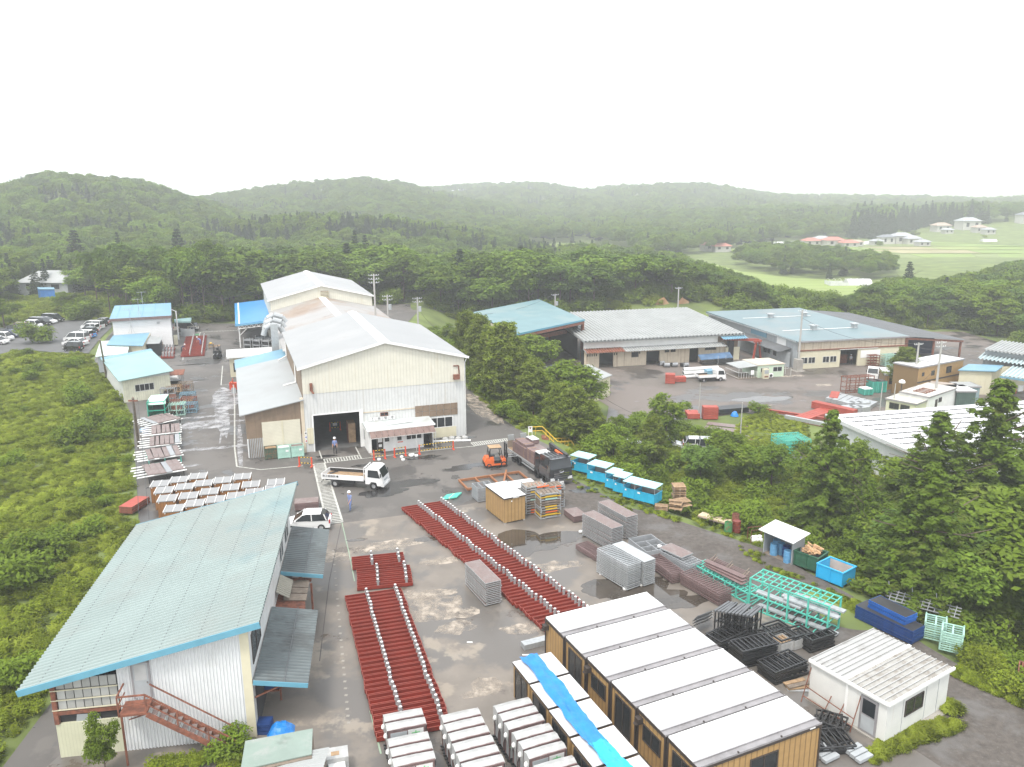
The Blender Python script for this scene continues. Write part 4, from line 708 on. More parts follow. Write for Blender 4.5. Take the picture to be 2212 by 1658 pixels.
part(lb,'side_screen',mat('dull_beige',(.27,.25,.2),.6,stripe=('Y',.26,.7,0)),lambda b:b.corr((.06,9.6,3.3),(0,2.5,0),(.8,0,-.5),10,-.04))
st=T('steel_stair','rusty steel outside stair with a railed landing under the upper door','stair',LO,LA)
L0=2.92
part(st,'landing',m_rust,lambda b:b.box(-6.2,-1.25,L0-.12,-4.9,-.1,L0))
for yy in(-1.25,-.35):part(st,'stringer',m_rust,lambda b:b.bar((-4.9,yy,L0-.1),(-.75,yy,-.25),.08,.26))
for i in range(12):part(st,'tread',m_pinkdeck,lambda b:b.box(-4.75+i*.335,-1.2,L0-.27-i*.255,-4.47+i*.335,-.38,L0-.23-i*.255))
part(st,'railing',m_rust,lambda b:b.bar((-6.2,-1.25,L0+1),(-4.9,-1.25,L0+1),.07).bar((-6.2,-1.25,L0+.5),(-4.9,-1.25,L0+.5),.05).bar((-6.2,-1.25,L0+1),(-6.2,-.1,L0+1),.07).bar((-6.2,-1.25,L0+.5),(-6.2,-.1,L0+.5),.05).bar((-4.9,-1.25,L0+1),(-.8,-1.25,.8),.07).bar((-4.9,-1.25,L0+.5),(-.8,-1.25,.35),.05).bar((-4.9,-.35,L0+1),(-.8,-.35,.8),.06))
for x,z in((-6.2,L0),(-4.9,L0),(-3.5,L0-1.05),(-2.1,L0-2.1),(-.8,-.2)):part(st,'baluster',m_rust,lambda b:b.bar((x,-1.25,z-.1),(x,-1.25,z+1),.06))
part(st,'prop',m_rust,lambda b:b.bar((-6.1,-1.2,-1.1),(-6.1,-1.2,L0-.1),.09).bar((-6.1,-.2,L0-1),(-5,-1.2,L0-.12),.06))
# rusty scrap shed between the canopies
q4=[at(4,*p,2.4)for p in((1725,660),(1912,660),(1945,480),(1730,472))];o_=q4[0].copy();o_.z=0;ra=dirang(q4[0],q4[1])
sd=T('rack_shelter','rusty rack with weathered boards on its roof between the workshop canopies','shelter',o_,ra);lq=[Matrix.Rotation(-ra,4,'Z')@(p-o_)for p in q4]
part(sd,'roof',m_rust,lambda b:b.corr(lq[0],lq[3]-lq[0],lq[1]-lq[0],14,-.05))
for i,(a,c)in enumerate(((.28,.5),(.52,.7),(.72,.98))):part(sd,'board',m_woodgrey,lambda b:b.slab(*[lq[0].lerp(lq[1],u).lerp(lq[3].lerp(lq[2],u),v_)+V((0,0,.1+.02*i))for u,v_ in((.25,a),(.97,a),(.97,c),(.25,c))],.04))
for p in lq:part(sd,'post',m_rust,lambda b:b.bar((p.x*.95+.1,p.y*.96+.05,0),(p.x*.95+.1,p.y*.96+.05,2.3),.12))
part(sd,'beam',m_rust,lambda b:b.bar(lq[3]+V((0,.1,.05)),lq[2]+V((0,.1,.05)),.14,.2))
# flat roofs at the picture's lower edge
q4=[at(4,*p,1.9)for p in((1505,1660),(1950,1560),(1957,1400),(1535,1478))]
sd=T('low_shed','low shed with a stained pale green sheet roof below the workshop','shed');part(sd,'roof',mat('pale_green_sheet',(.22,.275,.24),.5,var=.1,vs=.8,dirt=[((.30,.31,.29),.9,.5,.7),((.13,.16,.14),.7,.60,.7)]),lambda b:b.slab(*q4,.06));part(sd,'wall',m_woodgrey,lambda b:b.prism([(p.x*.985-.1,p.y*.995)for p in q4],0,1.82))
q4=[at(4,*p,1.75)for p in((1480,1760),(2020,1660),(2030,1548),(1545,1608))]
sd=T('low_shed','low grey ribbed shed roof cut by the lower picture edge','shed');part(sd,'roof',m_roofgrey,lambda b:b.corr(q4[0],q4[3]-q4[0],q4[1]-q4[0],8,-.04).slab(*[p-V((0,0,.03))for p in q4],.05));part(sd,'wall',m_woodgrey,lambda b:b.prism([(p.x,p.y)for p in q4],0,1.6))
# ---- left side: office, annexes, small workshop
of2z=5.9;q4=[at(1,713,435,of2z),at(1,1112,412,of2z),at(1,1140,333,of2z+.3),at(1,785,352,of2z+.3)];oa=dirang(q4[0],q4[1]);o_=q4[0].copy();o_.z=0
ow=(q4[1]-q4[0]).length-.5;od=15.5
oc=T('office_building','white two storey office with a light blue sheet roof','office',o_,oa)
part(oc,'wall',mat('white_siding',(.72,.72,.72),.6,var=.04,stripe=('Z',.3,.92,.2)),lambda b:b.walls(ow,od,(5.5,)*4).M)
bpy.data.objects[oc.children[0].name].location=(.3,.5,0)
part(oc,'roof',m_bluepale,lambda b:b.slab((-.1,0,of2z),(ow+.5,0,of2z),(ow+.5,od+.9,of2z+.35),(-.1,od+.9,of2z+.35),.1));part(oc,'eaves_band',m_purple,lambda b:b.box(-.1,-.06,of2z-.45,ow+.5,.0,of2z+.03).box(ow+.5,-.06,of2z-.4,ow+.56,od+.9,of2z+.1))
for i in range(4):part(oc,'roof_seam',m_fascia,lambda b:b.slab((1+i*2.1,0,of2z+.05),(1.08+i*2.1,0,of2z+.05),(1.08+i*2.1,od+.9,of2z+.4),(1+i*2.1,od+.9,of2z+.4),.03))
part(oc,'wall_light',m_galv,lambda b:b.box(ow-2.1,.3,4.5,ow-1.6,.49,4.9))
for z in(.9,3.4):
 for y in(1.5,5.2,9,12.5):win(oc,y,z,y+2.2,z+1.5,2,m_gutter,M=SIDE(ow+.31))
for i in range(3):
 u=T('air_conditioner','grey outdoor air conditioning unit at the office wall, %s in its row'%('nearest','middle','farthest')[i],'air conditioner',oc.matrix_basis@V((ow+.8,2.2+i*1.6,0)),oa,'air conditioners beside the office')
 part(u,'casing',m_cream,lambda b:b.box(-.35,-.5,.1,.35,.5,1.35));part(u,'fan_grille',m_greysheet,lambda b:b.tube((.351,0,.75),(.37,0,.75),.38,12));part(u,'foot',m_black,lambda b:b.box(-.3,-.45,0,.3,.45,.1))
def antenna(par_label,loc,h,nm='tv_antenna'):
 t=T(nm,par_label,'antenna',loc,.5);part(t,'mast',m_galv,lambda b:b.tube((0,0,0),(0,0,h),.035,5));part(t,'boom',m_galv,lambda b:b.bar((-.9,0,h-.1),(.9,0,h-.1),.04));part(t,'element',m_galv,lambda b:[b.bar((x,-.45,h-.1),(x,.45,h-.1),.025)for x in(-.85,-.5,-.15,.2,.55,.85)]);part(t,'stay',m_galv,lambda b:[b.bar((0,0,h*.35),(dx,dy,0),.02)for dx,dy in((.5,.3),(-.5,.3),(0,-.6))])
antenna('taller television antenna on the office roof',at(1,905,415,of2z+.1),3.2);antenna('lower television antenna on the blue annex roof',at(1,855,527,3.1),4.5);antenna('television antenna behind the far roof edge of the office',oc.matrix_basis@V((5,od+.5,of2z+.3)),2.6)
def monoshed(nm,lab,cat,q4,wallm,roofm,inset=.35,t=.1,base=0.0,ribs=0,hwall=None):
 o_=q4[0].copy();o_.z=base;a=dirang(q4[0],q4[1]);l=[Matrix.Rotation(-a,4,'Z')@(p-o_)for p in q4];r=T(nm,lab,cat,o_,a);c=sum(l,V())/4;ins=[V((p.x+inset*(1 if p.x<c.x else-1),p.y+inset*(1 if p.y<c.y else-1),p.z-t*.6))for p in l]
 part(r,'wall',wallm,lambda b:b.add([(p.x,p.y,0)for p in ins]+[tuple(p)for p in ins],[(0,1,5,4),(1,2,6,5),(2,3,7,6),(3,0,4,7),(4,5,6,7)]));part(r,'roof',roofm,lambda b:(b.corr(l[0]+V((0,0,.02)),l[1]-l[0],l[3]-l[0],ribs,.06)if ribs else b,b.slab(*l,t)))
 return r,l,ins
monoshed('annex','low annex with a blue sheet roof in front of the office','annex',[at(1,690,600,3),at(1,928,607,3),at(1,972,522,3.2),at(1,735,540,3.2)],m_cream,m_bluepale)
monoshed('annex','small pale green flat roof beside the blue annex','annex',[at(1,618,678,2.7),at(1,828,658,2.7),at(1,846,567,2.8),at(1,650,577,2.8)],m_greysheet,mat('pale_roof',(.45,.52,.48),.5,var=.05,stripe=('X',.6,.8,.4)))
r_,l,ins=monoshed('porch_canopy','grey sheet roof on posts jutting from the office annex','canopy',[at(1,948,595,2.6),at(1,1035,592,2.3),at(1,1055,553,2.3),at(1,968,540,2.9)],m_dark,m_roofgrey,.5,.08)
WZ=3.6;q4=[at(1,770,838,WZ-.4),at(1,1128,768,WZ+.1),at(1,975,627,WZ+.1),at(1,650,686,WZ-.4)]
ws,l,ins=monoshed('small_workshop','cream walled workshop with a pale teal roof next to the weeds','workshop',q4,m_sheet,m_tealpale,.5)
part(ws,'roof_edge',m_bluepale,lambda b:b.slab(l[3]+V((0,-1.6,.02)),l[2]+V((-.0,-1.6,.02)),l[2]+V((.05,.05,.02)),l[3]+V((-.05,.05,.02)),.05))
ang_=dirang(q4[0],q4[1]);M_=Matrix.Translation(ins[0]*1.0-V((0,0,ins[0].z)))@Matrix.Rotation(math.atan2(ins[1].y-ins[0].y,ins[1].x-ins[0].x),4,'Z');win(ws,1.5,1.3,4.0,2.3,4,m_frame,M=M_);part(ws,'front_panel',mat('ribbed_cream',(.58,.57,.45),.6,stripe=('X',.3,.85,.4)),lambda b:b.box(.02,-.02,0,(ins[1]-ins[0]).length-.02,-.005,ins[0].z-.02),M_)
r_,l,ins=monoshed('carport','small carport roof with a brown edge and a pale teal top','carport',[at(11,840,500,2.5),at(11,1100,495,2.5),at(11,1112,435,2.5),at(11,840,462,2.5)],m_dark,m_tealpale,1.2,.3)
fe=T('block_fence','grey sheet fence by the parked van','fence',at(11,945,730),dirang(at(11,945,730),at(11,1060,740)));
for i in range(6):part(fe,'panel',m_greysheet,lambda b:b.box(i*.62,0,0,i*.62+.6,.06,1.6))
# grey roofed house, blue shed, salmon roofed house at the wood's edge
def hip(nm,lab,cat,c,rz,w,d,h,rh,wm,rm,hip_=.5,ov=.6,wins=2):
 r=T(nm,lab,cat,c,rz);part(r,'wall',wm,lambda b:b.walls(w,d,(h,)*4,0,-1.5).M);o=ov;a=hip_*d*.5
 part(r,'roof',rm,lambda b:b.add([(-o,-o,h-.1),(w+o,-o,h-.1),(w+o,d+o,h-.1),(-o,d+o,h-.1),(a,d/2,h+rh),(w-a,d/2,h+rh)],[(0,1,5,4),(1,2,5),(2,3,4,5),(3,0,4),(3,2,1,0)]))
 for i in range(wins):win(r,w*(i+.35)/wins,h*.35,w*(i+.35)/wins+w*.16,h*.8,2,m_framedark)
 return r
p=at(1,120,262,0);hip('house','single storey house with a grey hipped roof behind the car park','house',p,R_(-4),15,9,3,3.0,m_greysheet,m_roofgrey,.95)
p=at(1,245,288,0);r_,l,ins=monoshed('garden_shed','bright blue garden shed beside the grey roofed house','shed',[at(1,250,240,2.6),at(1,355,240,2.6),at(1,350,228,2.9),at(1,240,228,2.9)],mat('blue_shed',(.03,.16,.45),.5),m_bluepale,.2)
p=V((at(0,380,565,-1).x,at(0,380,565,-1).y,tz(*at(0,380,565,-1)[:2])));hip('house','white house with a salmon roof half hidden among the trees','house',p,.1,9,7,6.5,1.6,m_white,mat('salmon_roof',(.5,.3,.24),.7),.8,.9)
# ---- lower yard to the right
SO=at(2,1660,755,RZ);SE=at(3,500,645,RZ);SA=dirang(SO,SE)
q4=[at(2,1215,533,3.9),at(2,1664,437,3.9),at(2,1368,305,3.9),at(2,940,389,3.9)]
o_=q4[0].copy();o_.z=RZ;a=dirang(q4[0],q4[1]);l=[Matrix.Rotation(-a,4,'Z')@(p-o_)for p in q4];bwh=T('open_warehouse','open fronted steel warehouse under a plain teal roof behind the pines','warehouse',o_,a)
part(bwh,'roof',m_teal,lambda b:b.slab(*l,.2));part(bwh,'fascia',m_fascia,lambda b:b.bar(l[0]+V((0,-.05,-.1)),l[1]+V((0,-.05,-.1)),.05,.35));part(bwh,'lintel',m_rust,lambda b:b.bar(l[0]+V((.2,.1,-.6)),l[1]+V((-.2,.1,-.6)),.25,.5))
for f,y in((.015,.02),(.985,.02),(.985,.35),(.985,.7),(.40,.6),(.015,.5)):
 p=l[0].lerp(l[1],f).lerp(l[3].lerp(l[2],f),y);part(bwh,'column',m_rust,lambda b:b.box(p.x-.25,p.y-.25,0,p.x+.25,p.y+.25,7.7))
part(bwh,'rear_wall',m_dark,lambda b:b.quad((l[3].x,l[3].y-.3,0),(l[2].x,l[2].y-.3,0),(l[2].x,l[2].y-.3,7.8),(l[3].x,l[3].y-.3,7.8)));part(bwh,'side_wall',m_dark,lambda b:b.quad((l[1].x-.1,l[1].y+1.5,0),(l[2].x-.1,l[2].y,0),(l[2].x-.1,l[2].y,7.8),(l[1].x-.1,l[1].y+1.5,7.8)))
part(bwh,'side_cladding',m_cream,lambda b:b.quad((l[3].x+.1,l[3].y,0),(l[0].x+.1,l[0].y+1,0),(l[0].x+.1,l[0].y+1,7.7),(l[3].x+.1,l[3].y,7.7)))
cg=part(bwh,'crane_girder',m_rust,lambda b:b.bar((l[0].x+.5,4,5.6),(l[1].x-.5,4,5.2),.5,.7));part(cg,'hoist',m_black,lambda b:b.box(6,3.7,4.4,6.8,4.5,5.2))
vs_=part(bwh,'sign_board',m_white,lambda b:b.box(l[1].x-.55,l[1].y-.36,1.0,l[1].x-.05,l[1].y-.3,3.6))
for i,ch in enumerate('ランスター場'):text(vs_,ch,.4,m_ink,(l[1].x-.3,l[1].y-.37,3.35-i*.41),(math.pi/2,0,0))
for i in range(7):
 x=2+i*1.7;g=T('storage_rack','dark storage rack inside the open teal warehouse','rack',bwh.matrix_basis@V((x,8+(i%3)*3,0)),a,'racks inside the open warehouse');part(g,'post',m_black,lambda b:[b.box(dx,-.05,0,dx+.08,.05,3.2)for dx in(-.7,.62)]);part(g,'shelf',m_galvdark,lambda b:[b.box(-.7,-.5,z,.7,.5,z+.12)for z in(.4,1.3,2.2,3.0)])
sh=T('long_shop','long low workshop with a grey ribbed roof and an open front awning','workshop',SO,SA)
part(sh,'wall',m_dirtycream,lambda b:b.holed(28.5,3.2,[(2.95,0,5.75,2.75),(12.3,0,15.0,2.6),(21.1,0,23.0,2.75)],0,0,.3))
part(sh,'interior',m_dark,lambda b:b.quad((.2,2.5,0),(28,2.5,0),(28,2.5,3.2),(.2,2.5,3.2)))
part(sh,'fascia_wall',m_white,lambda b:b.box(.1,.6,3.4,27.2,.75,4.95));part(sh,'end_wall',m_brownsheet,lambda b:b.box(27.2,.6,0,31.5,.75,4.9))
part(sh,'roof',m_roofgrey,lambda b:b.corr((-.2,-.6,5.05),(32.5,0,-.0),(0,25,1.6),44,.25).slab((-.2,-.5,4.95),(32.3,-.5,4.95),(32.3,24.4,6.5),(-.2,24.4,6.5),.1))
part(sh,'awning',m_roofgrey,lambda b:b.corr((0,-1.5,3.0),(28.3,0,0),(0,2.1,.45),56,.12));part(sh,'awning',m_rust,lambda b:b.corr((.05,-1.55,3.06),(7.5,0,0),(0,2.15,.45),15,.12));part(sh,'blue_awning',m_bluepale,lambda b:b.corr((27.3,-1.6,4.35),(5.2,0,0),(0,1.4,.35),10,.14))
part(sh,'end_panel',m_cream,lambda b:b.box(28.6,-.05,0,29.2,.1,2.5).box(30.4,-.05,0,31.6,.1,2.5));part(sh,'dark_door',m_dark,lambda b:b.box(29.2,.05,0,30.4,.6,4.2))
for x0,x1 in((9.3,10.7),(16,16.9),(17.2,18.2),(24.3,26.6)):win(sh,x0,1.6 if x1<11 else 2.2,x1,2.6 if x1<11 else 2.75,2,m_framedark)
for i in range(12):part(sh,'porthole',m_dark,lambda b:b.box((.6 if i<5 else 2.9)+i*.42+(3.3 if i>8 else 0),-.03,2.2,(.6 if i<5 else 2.9)+i*.42+.2+(3.3 if i>8 else 0),.01,2.65))
gan=T('gantry','red steel gantry beside the end of the long workshop','gantry',sh.matrix_basis@V((31.5,-2,0)),SA+.2);part(gan,'beam',m_redlight,lambda b:b.bar((-3.4,2.6,4.3),(3.4,0,3.9),.3,.5));part(gan,'leg',m_redlight,lambda b:b.bar((2.3,0,0),(2.9,.1,3.8),.3));part(gan,'leg',m_redlight,lambda b:b.bar((4.3,.1,0),(3.6,.1,3.8),.3));part(gan,'head',m_redlight,lambda b:b.box(2.4,-.2,3.5,4.0,.3,3.9))
# big teal warehouse
WO=at(13,1440,1150,RZ);WE=at(14,825,700,RZ);WA=dirang(WO,WE)
wh=T('big_warehouse','big cream warehouse with a broad grey teal roof in the lower yard','warehouse',WO,WA)
WL=22.3;part(wh,'wall',m_cream,lambda b:b.holed(WL,3.35,[(8.75,0,12.45,3.2)],0,0,.3));part(wh,'upper_wall',m_dirtycream,lambda b:b.box(0,-.02,3.55,WL,.2,5.2));part(wh,'red_band',m_rust,lambda b:b.box(-.1,-.12,3.3,WL+.1,-.0,3.55));part(wh,'end_post',m_rust,lambda b:b.box(WL-.05,-.1,0,WL+.35,.3,5.2))
part(wh,'side_wall',m_greysheet,lambda b:b.quad((0,36,0),(0,.1,0),(0,.1,5.2),(0,36,5.2)));part(wh,'side_screen',m_white,lambda b:b.box(-.12,4,3.6,-.02,7.2,5.0));part(wh,'side_panel',m_bluepale,lambda b:b.box(-.1,11,3.9,-.02,17,5.0));part(wh,'far_wall',m_cream,lambda b:b.quad((WL,0,0),(WL,36,0),(WL,36,5.2),(WL,0,5.2)))
part(wh,'roof',mat('big_roof',(.135,.195,.21),.5,var=.08,vs=.15,stripe=('Y',.9,.86,.3),dirt=[((.175,.20,.20),.1,.52,.7),((.12,.165,.175),.3,.6,.4)]),lambda b:b.slab((-.6,-.5,5.3),(WL+.4,-.5,5.3),(WL+.4,36.3,5.5),(-.6,36.3,5.5),.25));part(wh,'eave_teeth',m_greysheet,lambda b:[b.box(-.72,y*.6,5.0,-.6,y*.6+.3,5.25)for y in range(60)]);part(wh,'front_gutter',m_gutter,lambda b:b.box(-.6,-.62,5.02,WL+.4,-.5,5.28))
for y in(9.5,25):part(wh,'roof_line',m_white,lambda b:b.box(2.5,y,5.36+y*.0054,18.5,y+.25,5.42+y*.0054))
for x,y in((8.8,9.6),(17.8,9.6),(8.5,25),(16.5,25)):
 rv=part(wh,'roof_vent',m_galv,lambda b:b.box(x,y-.4,5.3,x+.8,y+.6,6.1));part(rv,'cowl',m_galv,lambda b:b.slab((x-.3,y-.6,6.3),(x+1.1,y-.6,6.3),(x+1.1,y+.8,6.3),(x-.3,y+.8,6.3),.18))
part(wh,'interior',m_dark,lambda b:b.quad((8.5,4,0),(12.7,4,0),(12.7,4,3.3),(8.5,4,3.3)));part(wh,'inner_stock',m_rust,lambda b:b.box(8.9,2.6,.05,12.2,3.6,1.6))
for x0,x1 in((.65,2.05),(2.2,3.6),(5.15,6.5),(6.65,8.0),(18.6,20),(20.1,21.45)):win(wh,x0,1.0,x1,2.15,2,m_frame)
part(wh,'white_board',m_white,lambda b:b.box(13.0,-.06,1.5,17.1,-.01,2.9));part(wh,'door_rail',m_frame,lambda b:b.box(8.4,-.16,3.22,16.5,-.08,3.34))
lt=part(wh,'side_awning',m_roofdark,lambda b:b.corr((-2.6,2.2,2.9),(0,17,0),(2.5,0,.6),40,-.12));part(wh,'side_lean_to',m_greysheet,lambda b:b.quad((-.6,20,0),(-.6,1.5,0),(-.6,1.5,2.9),(-.6,20,2.9)))
for y0,y1 in((6.2,7.2),(8.4,9.4),(9.6,10.8)):win(wh,20-y1,1.3,20-y0,2.4,1,m_framedark,M=SIDEL(-.62,20))
ex=T('open_shed','dark roofed open shed running on from the big warehouse','shed',wh.matrix_basis@V((WL+.4,0,0)),WA)
part(ex,'roof',m_roofdark,lambda b:b.corr((0,-.3,5.1),(0,36,0),(12.6,0,-1.2),50,-.12));part(ex,'rear_wall',m_dark,lambda b:b.box(.2,20,0,12,20.2,4));part(ex,'beam',m_rust,lambda b:b.bar((0,0,4.7),(12.4,0,3.6),.2,.35))
for x in(.3,6.2,12.2):part(ex,'column',m_rust,lambda b:b.box(x-.15,.2,0,x+.15,.5,4.9-x*.1))
part(ex,'blue_net',mat('dark_blue_net',(.015,.018,.05),.8),lambda b:b.box(.5,7,0,12,7.1,3.4))
# portable office
p=at(3,605,757,RZ);po=T('portable_office','mint portable office with a fenced deck under a grey awning','portable cabin',p,R_(14))
part(po,'wall',mat('mint_panel',(.50,.60,.46),.6,var=.05),lambda b:b.walls(5.2,5,(2.2,)*4));part(po,'roof',mat('pale_brown_roof',(.46,.40,.32),.6,var=.1),lambda b:b.slab((-.1,-.15,2.35),(5.3,-.15,2.35),(5.3,5.2,2.3),(-.1,5.2,2.3),.15));part(po,'roof_seam',m_white,lambda b:b.box(2.5,-.15,2.36,2.65,5.2,2.42));win(po,.6,.95,2.2,1.8,2,m_frame);win(po,3.0,.95,4.8,1.8,2,m_frame)
part(po,'awning',m_roofgrey,lambda b:b.slab((-3.7,-.2,2.0),(-.1,-.2,2.25),(-.1,4.4,2.25),(-3.7,4.4,2.0),.08));part(po,'deck',m_woodgrey,lambda b:b.box(-3.7,-.2,0,-.02,4.4,.15))
part(po,'deck_fence',m_frame,lambda b:[b.box(x,-.2,.15,x+.05,-.15,1.2)for x in[-3.7+.5*i for i in range(8)]]+[b.box(-3.7,-.21,1.15,-.1,-.16,1.2),b.box(-3.7,-.2,.15,-3.65,4.4,.2),b.box(-3.7,-.2,.2,-3.66,-.16,2.0),b.box(-3.7,-.2,1.1,-3.65,4.4,1.2)]);part(po,'notice',m_white,lambda b:b.box(-1.4,-.27,.7,-.8,-.22,1.5));part(po,'side_frame',m_frame,lambda b:[b.box(5.25,-.1,1.4,6.6,-.05,1.45),b.box(6.55,-.1,0,6.6,-.05,1.4),b.box(6.55,1.6,0,6.6,1.65,1.4),b.box(5.25,1.6,1.4,6.6,1.65,1.45)])
vm=T('vending_machine','cream vending machine in front of the mint portable office','vending machine',po.matrix_basis@V((1.1,-.8,0)),R_(14));part(vm,'body',m_cream,lambda b:b.box(-.5,-.35,.05,.5,.35,1.75));part(vm,'display',m_greysheet,lambda b:b.box(-.4,-.38,.95,.4,-.35,1.6));part(vm,'slot',m_rust,lambda b:b.box(-.35,-.38,.3,.35,-.35,.55))
acu=T('air_conditioner','black and white air conditioner beside the vending machine','air conditioner',po.matrix_basis@V((2.4,-.4,0)),R_(14));part(acu,'casing',m_white,lambda b:b.box(-.4,-.2,.1,.4,.2,.75));part(acu,'fan',m_black,lambda b:b.tube((-.05,-.21,.42),(-.05,-.23,.42),.26,12))
# prefab two storey, huts, cream shop, ribbed roofs
q4=[at(3,1520,668,1.2),at(3,1840,640,1.2),at(3,1725,615,1.2)]
def prefab(nm,lab,q0,q1,dpt,h,base,wm,rm,wins,left=True):
 a=dirang(q0,q1);w=(q1-q0).length;r=T(nm,lab,'prefab cabin',(q0.x,q0.y,base),a);part(r,'wall',wm,lambda b:b.walls(w,dpt,(h-.15,)*4));part(r,'roof',rm,lambda b:b.slab((-.12,-.12,h),(w+.12,-.12,h),(w+.12,dpt+.12,h),(-.12,dpt+.12,h),.16));part(r,'roof_edge',m_gutter,lambda b:b.box(-.16,-.16,h-.2,w+.16,-.125,h+.03).box(-.16,-.12,h-.2,-.125,dpt+.12,h+.03).box(w+.125,-.12,h-.2,w+.16,dpt+.12,h+.03))
 for x0,z0,x1,z1 in wins:win(r,x0,z0,x1,z1,2,m_framedark)
 return r
pf=prefab('prefab_house','two storey oak clad prefab block with white roofs in the lower yard',at(3,1580,692,1.0),at(3,1850,640,1.0),4.2,5.0,RZ,m_siding,m_roofwhite,[(3.5,3.2,4.4,4.0),(7.6,3.1,9,4.2),(1,3.4,1.6,4),(2,.8,3.5,2)]);part(pf,'roof_joint',m_gutter,lambda b:b.box(5,-.1,5.01,5.25,4.3,5.06));part(pf,'storey_band',m_trim,lambda b:b.box(-.03,-.05,2.4,12,-.01,2.6))
prefab('prefab_house','single oak clad prefab cabin beside the small white truck',at(3,1380,735,-1.5),at(3,1520,742,-1.5),5.5,2.5,RZ,m_siding,m_roofwhite,[(.6,.9,2.6,1.9)])
hs,l,ins=monoshed('cream_shop','cream walled block with a flat light blue roof in the lower yard','building',[at(3,1815,708,0),at(3,2045,715,0),at(3,2092,680,.1),at(3,1880,672,.1)],m_cream,m_bluepale,.4,.15,RZ);part(hs,'doorway',m_dark,lambda b:b.box(l[1].x-.42,l[1].y+2,.05,l[1].x-.36,l[1].y+3.4,2.2))
def ribroof(lab,pts,z,drop,n,m,base):
 q=[at(14,*p,z)for p in pts];r=T('ribbed_roof_shed',lab,'shed');part(r,'roof',m,lambda b:b.corr(q[0],q[1]-q[0],q[2]-q[0],n,.22));return r,q
r1,q=ribroof('upper grey ribbed roof of the shed at the right picture edge',[(1740,550),(2330,630),(1950,445)],1.6,0,13,m_roofgrey,RZ);part(r1,'wall',m_greysheet,lambda b:b.quad(q[0]+V((.8,.8,-5.6)),q[1]+V((.8,.8,-5.6)),q[1]+V((.8,.8,-.1)),q[0]+V((.8,.8,-.1))))
r1,q=ribroof('middle pale ribbed awning of the shed at the right picture edge',[(1668,650),(2330,745),(1745,585)],.6,0,14,mat('pale_blue_rib',(.36,.44,.45),.5,var=.08),RZ);part(r1,'post',m_greysheet,lambda b:b.bar(q[0]+V((1.6,.7,-4.6)),q[0]+V((1.6,.7,0)),.2))
r1,q=ribroof('lowest light blue ribbed awning at the right picture edge',[(1930,850),(2330,905),(2110,712)],.1,0,8,mat('pale_blue_rib',(.36,.44,.45),.5,var=.08),RZ)
pb=at(14,1982,1150,RZ);part(r1,'post',m_white,lambda b:b.tube(pb,(pb.x+.2,pb.y+.6,.1),.16,8));part(r1,'rear_wall',m_cream,lambda b:b.box(pb.x+1,pb.y+7,RZ,pb.x+16,pb.y+7.2,0));part(r1,'edge',m_bluepale,lambda b:b.bar(q[0]+V((0,-.05,-.1)),q[1]+V((0,-.05,-.1)),.06,.3))
bt=T('workbench','red legged workbench under the light blue awning','bench',(pb.x+3,pb.y+4.5,RZ),.3);part(bt,'top',m_woodgrey,lambda b:b.box(0,0,.8,2.2,.9,.9));part(bt,'leg',m_redpost,lambda b:[b.bar((x,y,0),(x,y,.8),.08)for x in(.1,2.1)for y in(.1,.8)]);part(bt,'panel',m_white,lambda b:b.box(2.4,0,.3,3.4,.1,1.3))
hb=RZ
prefab('prefab_hut','pale yellow prefab hut with a mossy roof behind the white roof',at(3,1385,878,-1.7),at(3,1565,912,-1.7),4.6,2.3,hb,mat('pale_yellow_panel',(.56,.56,.40),.6,var=.06),mat('mossy_roof',(.46,.45,.38),.7,var=.15),[(.5,.9,1.9,1.8),(2.1,.9,3.4,1.8)])
ht=prefab('prefab_hut','white prefab hut with metal frames lying on its roof',at(3,1640,870,-1.2),at(3,1805,815,-1.2),4.2,2.8,hb,m_white,mat('dusty_roof',(.45,.42,.38),.7,var=.1),[(3.2,1.4,4.2,2.1)]);part(ht,'door',m_trim,lambda b:b.box(2.2,-.04,.1,2.9,0,2.0));part(ht,'roof_frame',m_rust,lambda b:[b.bar((1.5+i*.9,1,2.9),(1.5+i*.9,3,2.9),.1)for i in range(4)]+[b.bar((1.3,y,2.9),(4.5,y,2.9),.1)for y in(1.2,2.8)])
prefab('prefab_hut','flat roofed weathered hut behind the white prefab hut',at(3,1650,800,-1.4),at(3,1800,815,-1.4),4,2.4,hb,m_white,mat('brown_roof',(.35,.3,.26),.8,var=.15),[])
prefab('storage_container','dark green storage container with a white lid beside the prefab huts',at(3,1812,835,-1.6),at(3,1925,835,-1.6),4,2.4,hb,mat('dark_green_container',(.06,.10,.085),.6,var=.2,stripe=('X',.3,.8,.4)),m_white,[])
prefab('storage_container','grey blue shipping container below the cream shop',at(3,1830,800,-1.4),at(3,1950,800,-1.4),3,2.4,hb,mat('blue_grey_container',(.22,.30,.32),.6,var=.1,stripe=('X',.3,.8,.4)),m_roofgrey,[])
tp_=T('pavilion_tent','small blue pointed awning beside the pale yellow hut','awning',at(3,1560,950,RZ),.3);part(tp_,'cover',m_bluepale,lambda b:b.add([(-1.6,-1.2,1.3),(1.6,-1.2,1.3),(1.6,1.2,1.3),(-1.6,1.2,1.3),(0,0,2.2)],[(0,1,4),(1,2,4),(2,3,4),(3,0,4)]));part(tp_,'post',m_frame,lambda b:[b.bar((x,y,0),(x,y,1.3),.06)for x in(-1.5,1.5)for y in(-1.1,1.1)])
